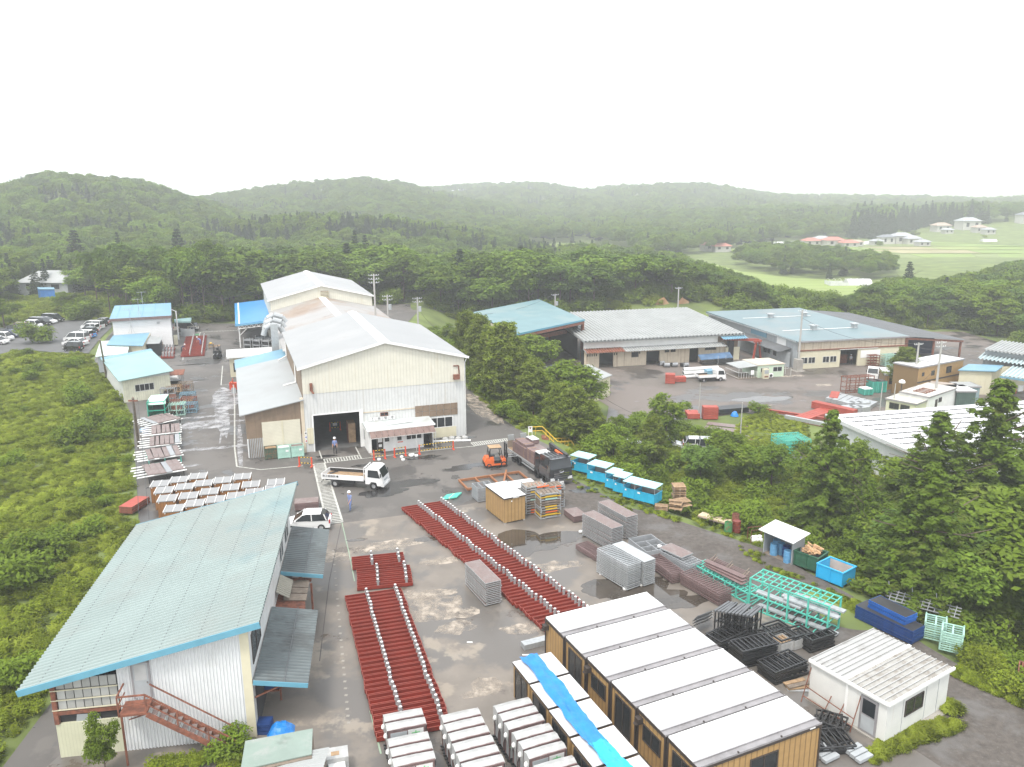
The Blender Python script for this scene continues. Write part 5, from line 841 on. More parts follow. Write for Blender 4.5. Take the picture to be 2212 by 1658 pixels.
# cream store and little roof by the trees
q4=[at(2,1715,845,-.6),at(2,1845,797,-.6),at(2,1690,726,-.2),at(2,1560,765,-.2)];monoshed('store_shed','small cream store with a grey sloping roof beside the bright trees','shed',q4,m_cream,m_roofgrey,.25,.1,RZ)
q4=[at(2,1440,770,-1.5),at(2,1575,748,-1.5),at(2,1520,722,-1.3),at(2,1400,740,-1.3)];monoshed('store_shed','low grey roof half hidden by the leafy tree','shed',q4,m_dark,m_roofgrey,.25,.1,RZ)
# white roofed building, right foreground
q=[at(3,1075,985,.9),at(3,1500,1188,.9),at(3,2212,900,.9)];a=dirang(q[0],q[2]);wd=(q[1]-q[0]);
wr=T('white_roof_building','large white building with a seamed white roof beyond the cedars','building',(q[1].x,q[1].y,RZ-.5),a);gd=14.0;gl=46
part(wr,'wall',mat('white_rib_wall',(.66,.67,.66),.5,var=.04,stripe=('Y',.3,.9,.3)),lambda b:b.quad((.4,gd,0),(.4,.3,0),(.4,.3,5.2),(.4,gd,5.2)).quad((.4,.3,0),(gl,.3,0),(gl,.3,5.2),(.4,.3,5.2)).quad((gl,gd,0),(.4,gd,0),(.4,gd,5.2),(gl,gd,5.2)))
for i in range(8):
 y0=i*1.75+.06;sheetp=part(wr,'roof_panel',m_roofwhite,lambda b:b.slab((0,y0,5.4),(gl,y0,5.4),(gl,y0+1.65,5.4),(0,y0+1.65,5.4),.12));part(sheetp,'seam_clip',m_black,lambda b:[b.box(.8+j*.62,y0-.09,5.36,1.28+j*.62,y0+.05,5.47)for j in range(72)])
part(wr,'roof_deck',m_gutter,lambda b:b.box(0,0,5.1,gl,gd+.1,5.25));part(wr,'verge',m_sheet,lambda b:b.box(-.15,-.1,5.05,.25,gd+.2,5.5).box(.4,-.12,5.05,.55,gd+.2,5.47).box(.8,-.12,5.05,.95,gd+.2,5.47))
win(wr,5.2,2.6,7.2,3.6,2,m_frame,M=SIDEL(.4,gd));win(wr,8.1,2.6,10.1,3.6,2,m_frame,M=SIDEL(.4,gd));win(wr,2.3,2.6,4.3,3.6,2,m_frame,M=SIDEL(.4,gd))
# ---- village beyond the paddies
m_vwall=mat('plaster_wall',(.42,.41,.38),.8,var=.1)
VR={'r':mat('red_tile_roof',(.36,.14,.11),.7),'g':mat('grey_tile_roof',(.30,.31,.33),.7),'d':mat('dark_tile_roof',(.16,.17,.19),.7),'b':mat('brown_tile_roof',(.33,.25,.2),.7)}
for(x,y,w,h,rm,lab)in[(1522,540,12,3.5,'r','far house with a brownish red roof at the left end of the village'),(1545,541,10,3,'r','low red roofed outbuilding at the left end of the village'),(1741,530,10,3.5,'r','red roofed farmhouse right of the long greenhouse'),(1764,527,10,4,'g','grey roofed house between red roofed farmhouses'),(1787,531,12,4,'r','biggest red roofed farmhouse in the village'),(1822,533,10,3,'r','right-hand red roofed farmhouse before the grey sheds'),(1905,527,9,5,'d','dark roofed two storey house in the middle of the village'),(1935,526,12,5.5,'g','grey roofed house with a white gable in the village'),(1960,527,10,4,'g','low grey roofed house beside the white gable house'),(2022,510,12,5,'b','brown roofed house on the terrace above the paddies'),(2078,509,15,7,'g','large white two storey house above the paddies'),(2107,512,9,4,'b','brown roofed annex beside the large white house'),(2206,506,13,7,'d','white house at the far right edge of the village'),(1886,529,7,3,'g','small grey roofed shed left of the dark roofed house'),(1985,531,8,3,'g','low grey shed at the right end of the middle houses'),(2040,512,7,3,'g','small shed beside the brown roofed house on the terrace'),(1843,531,7,3,'b','little brown shed right of the red roofed farmhouses'),(2128,514,8,3.5,'g','grey roofed barn right of the large white house')]:
 p=at(0,x,y+3,VZ);z=tz(p.x,p.y);t=hip('village_house',lab,'house',(p.x,p.y,max(z,VZ)+.2),.15,w,w*.7,h,w*.17,m_vwall,VR[rm],.7,.8);t['group']='village houses across the valley'
def greenhouse(lab,k,x0,x1,y,z,r,bare=0.0):
 a,c=at(k,x0,y,z),at(k,x1,y,z);t=T('greenhouse',lab,'greenhouse',a,dirang(a,c));Lg=(c-a).length;n=10;prof=[(r*math.cos(math.pi*i/n),r*.8*math.sin(math.pi*i/n))for i in range(n+1)];b0=Lg*bare
 part(t,'cover',m_roofwhite,lambda b:b.ext(prof,b0,Lg));part(t,'hoop',m_frame,lambda b:[b.path([(q*2.2+.3,yy,zz+.05)for yy,zz in prof],.06,4)for q in range(int(Lg/2.2))])
 if bare:part(t,'side_film',m_sheet,lambda b:b.box(0,-r,0,b0,-r+.1,1.4).box(0,r-.1,0,b0,r,1.4).box(0,-r,0,.1,r,1.8))
greenhouse('white greenhouse with one half uncovered beside the near paddies',3,1027,1280,200,VZ,3.2,.45);greenhouse('long low greenhouse among the red roofed farmhouses',0,1672,1730,531,VZ,3.2);greenhouse('pale greenhouse right of the large white house',0,2120,2150,525,VZ,3);greenhouse('small white greenhouse beside the dark roofed house',0,1860,1895,530,VZ,3)
# ---- utility poles and wires
def pole(lab,p,h,arms=2,r=.15,xf=False,cat='utility pole',rz=.3,nm='utility_pole'):
 t=T(nm,lab,cat,p,rz);part(t,'shaft',m_polec,lambda b:b.tube((0,0,-.3),(0,0,h),r,8,0,r*.65))
 for i in range(arms):
  ca=part(t,'crossarm',m_galv,lambda b:b.box(-.7,-.04,h-.33-i*.6,.7,.04,h-.25-i*.6));part(ca,'insulator',m_white,lambda b:[b.tube((x,0,h-.25-i*.6),(x,0,h-.08-i*.6),.045,6)for x in(-.8,-.4,.4,.8)])
 if xf:part(t,'transformer',m_greysheet,lambda b:b.tube((.4,0,h-2.6),(.4,0,h-1.7),.28,10))
 return t
PT={}
for key,k,x,yt,ztop,h,arms,xf,lab in[('a',2,578,292,9.5,9.5,2,True,'concrete pole with a transformer nearest the hall roof'),('b',2,383,277,10.5,10.5,2,True,'concrete pole left of the transformer pole behind the hall'),('c',2,295,140,15,15,3,False,'tall pole with many crossarms in front of the woods'),('d',2,1473,270,5.8,9.8,1,True,'pole behind the teal open warehouse'),('e',3,135,210,7.2,11,1,False,'bare pole behind the grey ribbed roof'),('f',3,880,345,7.2,11.2,1,False,'tall pole on a concrete base at the big warehouse corner'),('g',3,1580,545,4.5,8.5,1,False,'shorter pole behind the two storey prefab'),('h',3,1718,535,6.0,10,2,False,'tall pole by the white prefab hut'),('i',3,265,785,1.3,5.3,0,False,'thin pole at the front edge of the lower yard'),('j',3,518,905,1.5,5.5,0,False,'thin pole on the grass island'),('k',3,1362,785,1.0,5.0,0,False,'thin grey pole beside the green bins'),('l',3,1440,790,.6,4.6,0,False,'thin dark pole by the pale yellow hut'),('m',0,10,535,9,9,1,False,'leaning pole at the left edge of the woods')]:
 p=at(k,x,yt,ztop);p.z-=h;PT[key]=(p+V((0,0,h)),pole(lab,p,h,arms,.2 if k!=3 or arms else.09,xf))
part(PT['f'][1],'concrete_base',m_conc,lambda b:b.box(-.6,-.6,0,.6,.6,2.2).box(-1,-1,0,1,1,.12));
dl=T('lamp_post','short post with a white dome lamp on the pale yellow hut','lamp',at(3,1460,945,RZ),0);part(dl,'shaft',m_black,lambda b:b.tube((0,0,0),(0,0,4.0),.07,6));part(dl,'dome',m_white,lambda b:b.lathe([(.05,4.0),(.42,4.05),(.46,4.2),(.35,4.42),(.1,4.55)],12))
lp=T('lamp_post','white slim lamp post at the corner of the office','lamp',at(11,910,780),.2);part(lp,'shaft',m_white,lambda b:b.tube((0,0,0),(0,0,5.6),.16,8,0,.1));part(lp,'arm',m_white,lambda b:b.bar((0,0,5.5),(-.9,0,6.0),.09));part(lp,'head',m_lamp,lambda b:b.box(-1.3,-.12,5.9,-.8,.12,6.02))
gp=T('utility_pole','weathered grey wooden pole standing beside the rack of boards','utility pole',at(1,900,1250));tv=at(1,862,945,7.0)-at(1,900,1250);part(gp,'shaft',m_woodgrey,lambda b:b.tube((0,0,-.3),tv,.17,8,0,.12));part(gp,'crossarm',m_rust,lambda b:b.box(tv.x-.5,tv.y-.06,6.6,tv.x+.5,tv.y+.06,6.75))
gp2=T('utility_pole','dark slanting pole at the corner of the small workshop','utility pole',at(1,692,810));tv2=at(1,648,568,7.4)-at(1,692,810);part(gp2,'shaft',m_woodgrey,lambda b:b.tube((0,0,-.3),tv2,.16,8,0,.11))
def wire(lab,a,c,sag,r=.025):
 mb=MB();n=14;pts=[a.lerp(c,i/n)-V((0,0,sag*4*(i/n)*(1-i/n)))for i in range(n+1)];mb.path(pts,r,4);tag(mb.build('power_line',m_wire),lab,'cable')
wire('cable from the transformer pole down to the bank',PT['a'][0]-V((0,0,1.8)),at(2,760,505,2),1.2);wire('cable running over the woods to the teal warehouse pole',PT['b'][0],PT['d'][0],4);wire('short cable between the two poles behind the hall',PT['a'][0],PT['b'][0],.8)
wire('cable between the warehouse corner pole and the prefab pole',PT['f'][0]-V((0,0,1.5)),PT['g'][0],1.6);wire('cable between the two poles over the prefab block',PT['g'][0]-V((0,0,.6)),PT['h'][0]-V((0,0,.6)),.5);wire('pale cable from the prefab hut pole toward the ribbed roofs',PT['h'][0]-V((0,0,1)),at(14,1700,590,.8),.8);wire('cable hanging from the prefab hut pole to the pale yellow hut',PT['h'][0]-V((0,0,3.5)),at(14,790,1040,-1.4),.8)
wire('upper cable from the woods to the office lamp',at(1,1700,240,8),at(1,1200,335,6),.5);wire('cable along the edge of the teal workshop weeds',gp.location+tv,at(0,300,1120,3),.3,.02);wire('second cable along the edge of the weeds',gp.location+tv+V((.5,0,0)),at(0,322,1122,4.6),.3,.02)
wire('thin cable from the bank trees over the lower yard',at(2,1640,830,-1),at(2,2212,1110,-2.5),1.2)
# ================================================================ STOCK IN THE YARD
def pitem(t,name,m,fn):return part(t,name,m,fn)
# ---- red steel channels with galvanised posts
ch=T('red_channel','x','steel channel',(0,0,-50),0)
def trough(b,Lg=4.0,w=.40,h=.30,t=.03):
 b.box(0,0,.06,Lg,w,.06+t).box(0,0,.06+t,Lg,t,h).box(0,w-t,.06+t,Lg,w,h).box(0,t,.06+t,t,w-t,h).box(Lg-t,t,.06+t,Lg,w-t,h).box(.4,.04,0,.6,w-.04,.06).box(Lg-.6,.04,0,Lg-.4,w-.04,.06)
part(ch,'channel',m_redlead,trough);part(ch,'rim',mat('sheen_red_edge',(.28,.06,.04),.5,var=.1),lambda b:b.box(0,.004,.3,4,.034,.312).box(0,.366,.3,4,.396,.312).box(0,.034,.3,.03,.366,.312).box(3.97,.034,.3,4,.366,.312))  # rim is a lighter red, painting wet sheen onto the top edges
for x in(1.5,3.55):
 ps=part(ch,'post',m_galv,lambda b:b.lathe([(.085,.1),(.085,.68),(.098,.69),(.098,.73),(.02,.74)],9,0,(x,.2)));part(ps,'cap',m_white,lambda b:b.lathe([(.08,.741),(.08,.75),(.01,.752)],9,0,(x,.2)));part(ps,'lug',m_galv,lambda b:b.box(x-.14,.19,.5,x+.14,.21,.57))
def nth(i,n):
 j=i+1 if i<n/2 else n-i;s='last' if j==1 else '%d%s last'%(j,{2:'nd',3:'rd',22:'nd',23:'rd',21:'st'}.get(j,'th'))
 return(s.replace('last','from the far end')if j>1 else 'at the far end')if i<n/2 else(s.replace('last','from the near end')if j>1 else 'at the near end')
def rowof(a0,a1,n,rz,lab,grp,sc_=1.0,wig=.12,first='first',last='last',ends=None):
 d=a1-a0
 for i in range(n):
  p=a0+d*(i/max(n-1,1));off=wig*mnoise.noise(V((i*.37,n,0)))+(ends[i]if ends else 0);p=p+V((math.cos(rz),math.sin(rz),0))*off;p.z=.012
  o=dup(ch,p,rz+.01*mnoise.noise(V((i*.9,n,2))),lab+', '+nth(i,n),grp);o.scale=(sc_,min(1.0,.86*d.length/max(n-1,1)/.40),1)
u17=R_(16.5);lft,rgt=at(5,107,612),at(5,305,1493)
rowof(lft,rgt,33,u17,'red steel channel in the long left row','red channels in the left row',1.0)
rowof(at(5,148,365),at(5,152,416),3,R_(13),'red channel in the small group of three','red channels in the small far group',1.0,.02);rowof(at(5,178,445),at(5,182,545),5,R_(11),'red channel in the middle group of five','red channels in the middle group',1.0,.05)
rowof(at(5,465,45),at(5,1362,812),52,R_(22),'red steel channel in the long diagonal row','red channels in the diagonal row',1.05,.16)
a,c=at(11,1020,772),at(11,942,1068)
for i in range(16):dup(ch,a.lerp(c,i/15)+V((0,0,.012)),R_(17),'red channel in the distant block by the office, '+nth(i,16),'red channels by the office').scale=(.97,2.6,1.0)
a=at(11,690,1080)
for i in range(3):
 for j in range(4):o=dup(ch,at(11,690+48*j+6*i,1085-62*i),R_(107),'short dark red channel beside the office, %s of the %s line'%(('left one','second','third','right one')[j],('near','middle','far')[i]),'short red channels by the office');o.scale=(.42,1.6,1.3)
for o in list(ch.children_recursive):bpy.data.objects.remove(o)
bpy.data.objects.remove(ch)
# ---- frames, panels and their stacks
def frame_me(Lg,w,t,nb,deck=None,m=m_galvdark,bw=.05,mid=False):
 """a welded frame; returned as a prototype thing at the origin"""
 r=T('frame_unit','x','steel frame');part(r,'rim',m,lambda b:b.box(0,0,0,Lg,bw,t).box(0,w-bw,0,Lg,w,t).box(0,bw,0,bw,w-bw,t).box(Lg-bw,bw,0,Lg,w-bw,t))
 if nb:part(r,'crossbar',m,lambda b:[b.box(Lg*(i+1)/(nb+1)-bw/2,bw,t*.2,Lg*(i+1)/(nb+1)+bw/2,w-bw,t*.8)for i in range(nb)])
 if mid:part(r,'divider',m,lambda b:b.box(bw,w*.46,t*.1,Lg-bw,w*.46+bw,t*.9))
 if deck:part(r,'deck',deck,lambda b:b.box(bw*.4,bw*.4,t*.62,Lg-bw*.4,w-bw*.4,t+.004))
 return r
def stack(proto,o,rz,n,dz,lab,grp,nm='frame_unit',cat='steel frame',jit=.02,z0=.1,yaw=.01):
 for i in range(n):
  j=V((random.uniform(-jit,jit),random.uniform(-jit,jit),z0+i*dz));t=dup(proto,o+j,rz+random.uniform(-yaw,yaw),('topmost ' if i==n-1 else 'lowest ' if i==0 else '')+lab,grp);t.name=nm;t['category']=cat
def kill(*ps):
 for p in ps:
  for o in list(p.children_recursive):bpy.data.objects.remove(o)
  bpy.data.objects.remove(p)
def ori(k,a,c,z=0):p,q_=at(k,*a,z),at(k,*c,z);return p,dirang(p,q_),(q_-p).length
gp_=frame_me(4.1,1.15,.085,0,m_pinkdeck,m_galv)
for k,a,c,z,n,lab,grp in[(5,(855,365),(985,497),1.75,13,'brown decked panel in the lone stack in the middle of the yard','panels in the middle stack'),(8,(80,262),(440,450),1.95,15,'brown decked panel in the front stack beside the gravel road','panels in the front roadside stack'),(8,(272,125),(620,312),1.95,15,'brown decked panel in the back stack beside the gravel road','panels in the back roadside stack')]:
 p,a_,ln=ori(k,a,c,z);p.z=0;pr=frame_me(ln,1.2,z/n*.42,0,m_pinkdeck,m_galv);stack(pr,p,a_,n,z/n,lab,grp,'decked_platform','panel');kill(pr)
kill(gp_)
for k,a,c,w,z,n,nb,m,dk,lab,grp,nm in[(8,(258,690),(640,905),1.25,1.95,14,13,m_galv,None,'grey ladder frame in the stack standing in the puddle','grey frames in the puddle stack','ladder_grid'),(8,(440,640),(835,860),1.1,1.95,13,11,m_galv,m_galv,'grey closed panel in the stack beside the ladder frames','grey panels beside the ladder frames','cladding_sheet'),(8,(850,765),(1170,1000),1.1,.85,6,11,m_purple,None,'brown ladder frame in the stack behind the grey panels','brown frames behind the grey panels','ladder_grid'),(8,(1275,985),(1745,1245),1.25,.95,7,14,m_purple,None,'brown ladder frame in the long stack before the turquoise rack','brown frames before the turquoise rack','ladder_grid'),(8,(0,640),(245,790),1.2,.45,4,10,m_purple,None,'brown ladder frame in the low stack left of the puddle','brown frames left of the puddle','ladder_grid'),(8,(960,690),(1380,900),1.35,1.05,9,10,m_galvdark,None,'grey frame in the stack under the short decked panel','grey frames under the decked panel','frame_unit'),(9,(1530,1480),(1690,1600),1.3,.55,5,0,m_purple,m_pinkdeck,'brown panel in the low pile by the scaffold stacks','brown panels by the scaffold stacks','decked_platform')]:
 p,a_,ln=ori(k,a,c,z);p.z=0;pr=frame_me(ln,w,z/n*.5,nb,dk,m,.05);stack(pr,p,a_,n,z/n,lab,grp,nm,'frame');kill(pr)
p,a_,ln=ori(8,(1020,665),(1290,790),1.3);pr=frame_me(ln,1.3,.1,0,m_pinkdeck,m_galv);o=dup(pr,V((p.x,p.y,1.15)),a_,'short brown decked panel on white blocks topping the grey frames');o.name='decked_platform';o['category']='panel';kill(pr)
bx=frame_me(2.7,2.1,.55,0,None,m_galvdark,.05);part(bx,'partition',m_galvdark,lambda b:b.box(.9,.05,.02,.95,2.05,.53).box(1.8,.05,.02,1.85,2.05,.53).box(.95,1.0,.02,2.65,1.05,.53));p,a_,ln=ori(8,(640,590),(830,680),1.0);p.z=.05
o=dup(bx,p,a_-.25,'grey divided box frame behind the decked stacks, upper one');o.location.z=.65;o.name='box_grid';o2=dup(bx,p,a_-.25,'grey divided box frame under the upper one');o2.location.z=.06;o2.name='box_grid';kill(bx)
for i in range(6):
 b_=at(8,*[(310,1000),(600,1185),(800,1135),(1290,800),(1020,670),(60,490)][i],0 if i not in(3,4)else 1.1);tag(part(None,'white_block',m_white,lambda b:b.lathe([(.16,b_.z),(.16,b_.z+.14),(.02,b_.z+.145)],8,0,(b_.x,b_.y))),['white block under the left end of the puddle stack','white block under the near end of the puddle stack','white block under the grey panels','white block at the near corner of the short decked panel','white block at the far corner of the short decked panel','white block under the front roadside stack'][i],'block')
p,a_,ln=ori(8,(1565,880),(2020,1110),1.2)
for i in range(3):
 t=T('railing_section','brown railing panel %s in the pile on the low turquoise rack'%('lowest','in the middle','topmost')[i],'railing',(p.x,p.y+i*.18,1.05+i*.11),a_+.04*i,'railings on the turquoise rack');part(t,'plate',m_purple,lambda b:b.box(0,0,0,ln,.5,.05));part(t,'rail',m_purple,lambda b:[b.bar((0,.5+j*.2,.02),(ln,.5+j*.2,.02),.05)for j in range(1,4)]);part(t,'stile',m_woodgrey,lambda b:[b.bar((x,.4,.03),(x-.2,1.4,.2),.05)for x in(.3,ln*.5,ln-.3)])
def rack(lab,p,a_,L_,w,h,bays,levels,m,nm='storage_rack',top=True):
 t=T(nm,lab,'rack',p,a_)
 for i in range(bays+1):part(t,'upright',m,lambda b:[b.box(L_*i/bays-.05,y,0,L_*i/bays+.05,y+.1,h)for y in(0,w)])
 for l in range(levels+1):
  z=h*l/levels;z=max(z,.12)
  part(t,'beam',m,lambda b:b.box(0,.02,z-.09,L_,.08,z).box(0,w+.02,z-.09,L_,w+.08,z));part(t,'crossbar',m,lambda b:[b.box(L_*i/(bays*3)-.03,.05,z-.06,L_*i/(bays*3)+.03,w,z-.01)for i in range(bays*3+1)])
  if l==levels:part(t,'top_bar',m,lambda b:[b.box(0,w*f,z-.07,L_,w*f+.05,z-.01)for f in(.35,.68)])
 return t
p,a_,ln=ori(6,(490,520),(955,690),2.25);p0=at(6,500,775);p.z=0;tr=rack('tall turquoise rack with two shelf levels by the gravel road',p,a_,ln+.1,1.75,2.3,4,2,m_tealsteel)
for i,(z,x0,x1,y0)in enumerate([(1.17,.3,3.5,.3),(1.17,1.8,5.6,1.0),(1.32,2.2,5.9,.5),(.15,.4,3.0,.4),(.15,3.1,5.9,.5),(1.55,2.6,6.0,1.1)]):
 tag(part(None,'steel_section',m_galv if i%2 else m_greysheet,lambda b:(setattr(b,'M',tr.matrix_basis.copy()),b.box(x0,y0,z,x1,y0+.45,z+.1))),'grey steel section lying on the tall turquoise rack, %s'%['left end of the middle shelf','back of the middle shelf','on top of the middle shelf stock','left end of the bottom shelf','right end of the bottom shelf','highest on the middle shelf'][i],'steel section','steel sections on the tall turquoise rack')
p,a_,ln=ori(8,(1425,880),(2090,1240),.8);p.z=0;rack('low long turquoise rack under the brown railings',p,a_,ln,1.3,.85,5,1,m_tealsteel)
# black steel
p,a_,ln=ori(6,(275,715),(500,750),1.9);p.z=0
for i in range(11):
 t=T('black_gate','black steel frame standing upright in the bundle behind the white roofs','frame',p+V((math.cos(a_),math.sin(a_),0))*(.05+ln*i/10.5),a_+R_(65)+random.uniform(-.08,.08),'black upright frames');part(t,'rail',m_black,lambda b:[b.bar((y,0,0),(y,0,1.9),.07)for y in(0,.75,1.5)]+[b.box(-.05,-.05,z,1.55,.05,z+.07)for z in(.3,1.1)]);part(t,'top_rail',m_roofdark,lambda b:b.box(-.1,-.07,1.86,1.6,.07,1.97))
def pile(k,a,c,w,n,dz,lab,grp,nb=4,z0=.05,m=m_black,yaw=.05,nm='black_gate',zt=.5):
 p,a_,ln=ori(k,a,c,zt);p.z=0;pr=frame_me(ln,w,dz*.7,nb,None,m,.08);stack(pr,p,a_,n,dz,lab,grp,nm,'frame',.06,z0,yaw);kill(pr)
pile(6,(310,950),(480,880),1.3,8,.12,'black gate frame in the pile beside the white prefab roofs','black frames in the pile by the prefab roofs',3);pile(6,(440,1030),(650,970),1.35,9,.14,'black slatted frame in the middle pile by the white shed','black frames in the middle pile',7)
pile(6,(640,1120),(840,1050),1.5,6,.13,'black frame in the heap against the white shed','black frames against the white shed',5);pile(6,(855,930),(1000,880),.7,7,.13,'black bar frame in the pile behind the white shed','black frames behind the white shed',2);pile(6,(510,905),(620,900),1.0,6,.12,'black tray in the small pile near the turquoise rack','black trays near the turquoise rack',1)
pile(6,(885,1400),(1050,1450),1.2,5,.11,'black frame in the far heap in front of the white shed','black frames heaped before the shed, far',3,.05,m_black,.35,zt=.3);pile(6,(890,1570),(1130,1560),1.5,5,.11,'black frame in the near heap in front of the white shed','black frames heaped before the shed, near',4,.05,m_black,.4,zt=.3);pile(5,(1460+650,1650-640),(2212,1650-700),.01,1,.01,'x','x')if 0 else None
for i,(k,x,y,lab)in enumerate([(6,640,850,'black framed crate wrapped in film, the back left one of three'),(6,690,900,'black framed crate wrapped in film, holding wooden pallets'),(6,770,880,'black framed crate wrapped in film, the one on the right')]):
 p=at(k,x,y,0.4);p.z=0;t=T('wrapped_crate',lab,'crate',p,.45);part(t,'rim',m_black,lambda b:[b.box(-.75,-.55,z,.75,-.47,z+.1)and b.box(-.75,.47,z,.75,.55,z+.1)and b.box(-.75,-.47,z,-.67,.47,z+.1)and b.box(.67,-.47,z,.75,.47,z+.1)for z in(.1,.35,.6,.85)]);part(t,'film',m_wrap,lambda b:b.box(-.78,-.58,.05,.78,-.565,.7).box(-.78,-.58,.05,-.765,.58,.7).box(.765,-.58,.05,.78,.58,.8));part(t,'pallet_board',m_wood if i==1 else m_black,lambda b:[b.box(-.6+j*.25,-.45,.55,-.45+j*.25,.45,.6)for j in range(5)])
p,a_,ln=ori(6,(720,1190),(800,1220),.2);p.z=0
for i in range(3):t=T('timber_pile_board','pale timber board bundle beside the heap of black frames, layer %s'%('lowest','middle','topmost')[i],'boards',p+V((.05*i,.1,.08*i)),a_+.6+.2*i,'timber beside the black heap');part(t,'board',(m_galv,m_wood,m_woodgrey)[i],lambda b:b.box(0,0,0,1.5,.3,.06));part(t,'board',m_wood,lambda b:b.box(0,.35,0,1.4,.62,.06))
p=at(6,160,800,.8);
for i in range(3):t=T('cladding_sheet','grey panel leaning by the black bundle, %s'%('front','middle','rear')[i],'panel',at(6,165,850-i*16,.2),.55,'grey panels leaning by the black bundle');part(t,'sheet',m_galvdark,lambda b:b.slab((0,0,.75+.05*i),(1.4,0,.75+.05*i),(1.4,.4,.3),(0,.4,.3),.05));part(t,'edge',m_galv,lambda b:b.bar((1.4,0,.78),(1.4,.42,.3),.06))
for i,(x,y)in enumerate([(945,1640),(1150,1640)]):t=T('grey_sheet_stack',('stack of grey sheets at the bottom edge, left of the other','stack of grey sheets at the bottom edge by the grass')[i],'sheets',at(6,x,y,.1),.5);[part(t,'sheet',m_greysheet,lambda b:b.box(.03*j,.35*j,0,1.0+.03*j,.35*j+.3,.16+.03*j))for j in range(3)]
p=at(5,1228,915);t=T('grey_profile_stack','stack of white grey profiles poking out behind the first prefab','profiles',p,R_(24));[part(t,'profile',m_galv,lambda b:b.box(0,.14*j,0.02+.12*q_,1.9,.14*j+.13,.13+.12*q_))for j in range(4)for q_ in range(3)]
for i,(x,y,l_)in enumerate([(868,866,.35),(1215,945,.45)]):p=at(5,x,y);tag(part(None,'white_strip',m_white,lambda b:b.box(p.x,p.y,.01,p.x+l_,p.y+.1,.04)),('small white strip lying alone on the concrete','white strip on the concrete by the prefab houses')[i],'strip')
# ---- plastic-wrapped cubicles
def cubicle(first):
 t=T('wrapped_cubicle','x','cubicle');m_sheetw=m_wrap;H=1.95
 part(t,'frame',m_purple,lambda b:[b.box(x,y,.18,x+.06,y+.06,H-.05)for x in(0,1.84)for y in(0,.52)]+[b.box(-.02,-.045,H-.1,1.92,.02,H-.02),b.box(-.02,.53,H-.09,1.92,.59,H-.03)])
 part(t,'panel',m_greysheet,lambda b:b.box(.05,.05,.2,1.85,.53,H-.08))
 part(t,'wrap',m_wrap,lambda b:b.add([(-.04,-.03,H-.02),(.5,-.05,H-.04),(1.3,-.04,H-.03),(1.95,-.03,H-.05),(1.94,.30,H+.05),(1.95,.59,H-.04),(1.0,.60,H-.02),(-.05,.59,H-.03),(-.05,.28,H+.06),(.95,.27,H+.09),(-.10,.33,H-.65),(-.06,-.02,H-.9),(-.08,.59,H-1.2),(2.0,.33,H-.6),(1.97,-.02,H-.9),(1.98,.59,H-1.1)],[(0,1,9,8),(1,2,4,9),(2,3,4),(8,9,6,7),(9,4,5,6),(0,8,10,11),(8,7,12,10),(4,3,14,13),(5,4,13,15)]))
 kn=part(t,'knot',m_white,lambda b:b.lathe([(.02,H-.62),(.11,H-.5),(.09,H-.38),(.02,H-.3)],7,0,(-.1,.2)))
 if first:
  wf=part(t,'window',m_purple,lambda b:b.box(.06,-.05,.9,1.84,-.02,1.82));part(wf,'pane',m_greysheet,lambda b:b.box(.12,-.06,1.0,.95,-.051,1.76));bp_=part(wf,'board',mat('pale_board',(.62,.63,.61),.5),lambda b:b.box(1.0,-.06,.95,1.78,-.051,1.78))
  part(wf,'arrow_mark',mat('green_tape',(.18,.5,.22),.6),lambda b:b.box(1.36,-.068,1.1,1.42,-.061,1.7).add([(1.39,-.067,1.62),(1.39,-.067,1.52),(1.18,-.067,1.3),(1.14,-.067,1.36)],[(0,1,2,3)]).add([(1.39,-.067,1.52),(1.39,-.067,1.62),(1.64,-.067,1.36),(1.6,-.067,1.3)],[(0,1,2,3)]).box(1.18,-.068,1.56,1.6,-.061,1.61));part(wf,'blue_patch',m_bluep,lambda b:b.box(.5,-.066,1.0,.8,-.061,1.22));part(wf,'strap',mat('green_tape',(.18,.5,.22),.6),lambda b:b.box(0,-.075,.93,1.9,-.069,.96))
 pl=part(t,'pallet',m_black,lambda b:[b.box(-.1,y,.1,1.95,y+.1,.16)for y in(0,.28,.55)]+[b.box(x,-.02,0,x+.12,.68,.1)for x in(0,.9,1.78)])
 return t
c0_,c1_=cubicle(False),cubicle(True)
for nm,(x,y),a_,n,w in(('far left',(172,430),16.3,2,2),('near left',(215,665),17,3,3),('far middle',(725,440),20,3,3),('near middle',(840,712),20,3,3),('far right',(1237,345),22.4,3,3),('middle right',(1420,602),22.4,3,3),('nearest right',(1625,925),22.2,3,3)):
 o_=at(7,x,y,1.95);o_.z=0;a_=R_(a_);v_=V((math.sin(a_),-math.cos(a_),0))
 for i in range(n):
  t=dup(c1_ if i==n-1 else c0_,o_+v_*(.74*i+.68)+V((random.uniform(-.02,.02),0,0)),a_+random.uniform(-.012,.012),'film wrapped cubicle, %s in the %s block of them'%(('back one','middle one','front one with a mark')[i if n==3 else i*2],nm),'film wrapped cubicles')
kill(c0_,c1_)
pw=at(4,2110,1560,.9);pw.z=0;t=T('wrapped_pallet','pallet of white film wrapped goods at the bottom edge','pallet load',pw,.25);part(t,'load',m_white,lambda b:b.box(-.5,-.4,.12,.5,.4,.95).box(-.45,-.95,.12,.35,-.42,.75));part(t,'film',m_wrap,lambda b:b.box(-.53,-.43,.1,.53,.43,.99));part(t,'label',m_wood,lambda b:b.box(-.3,-.2,.99,.1,.1,1.0));part(t,'pallet',m_woodgrey,lambda b:b.box(-.55,-.5,0,.55,.5,.1))
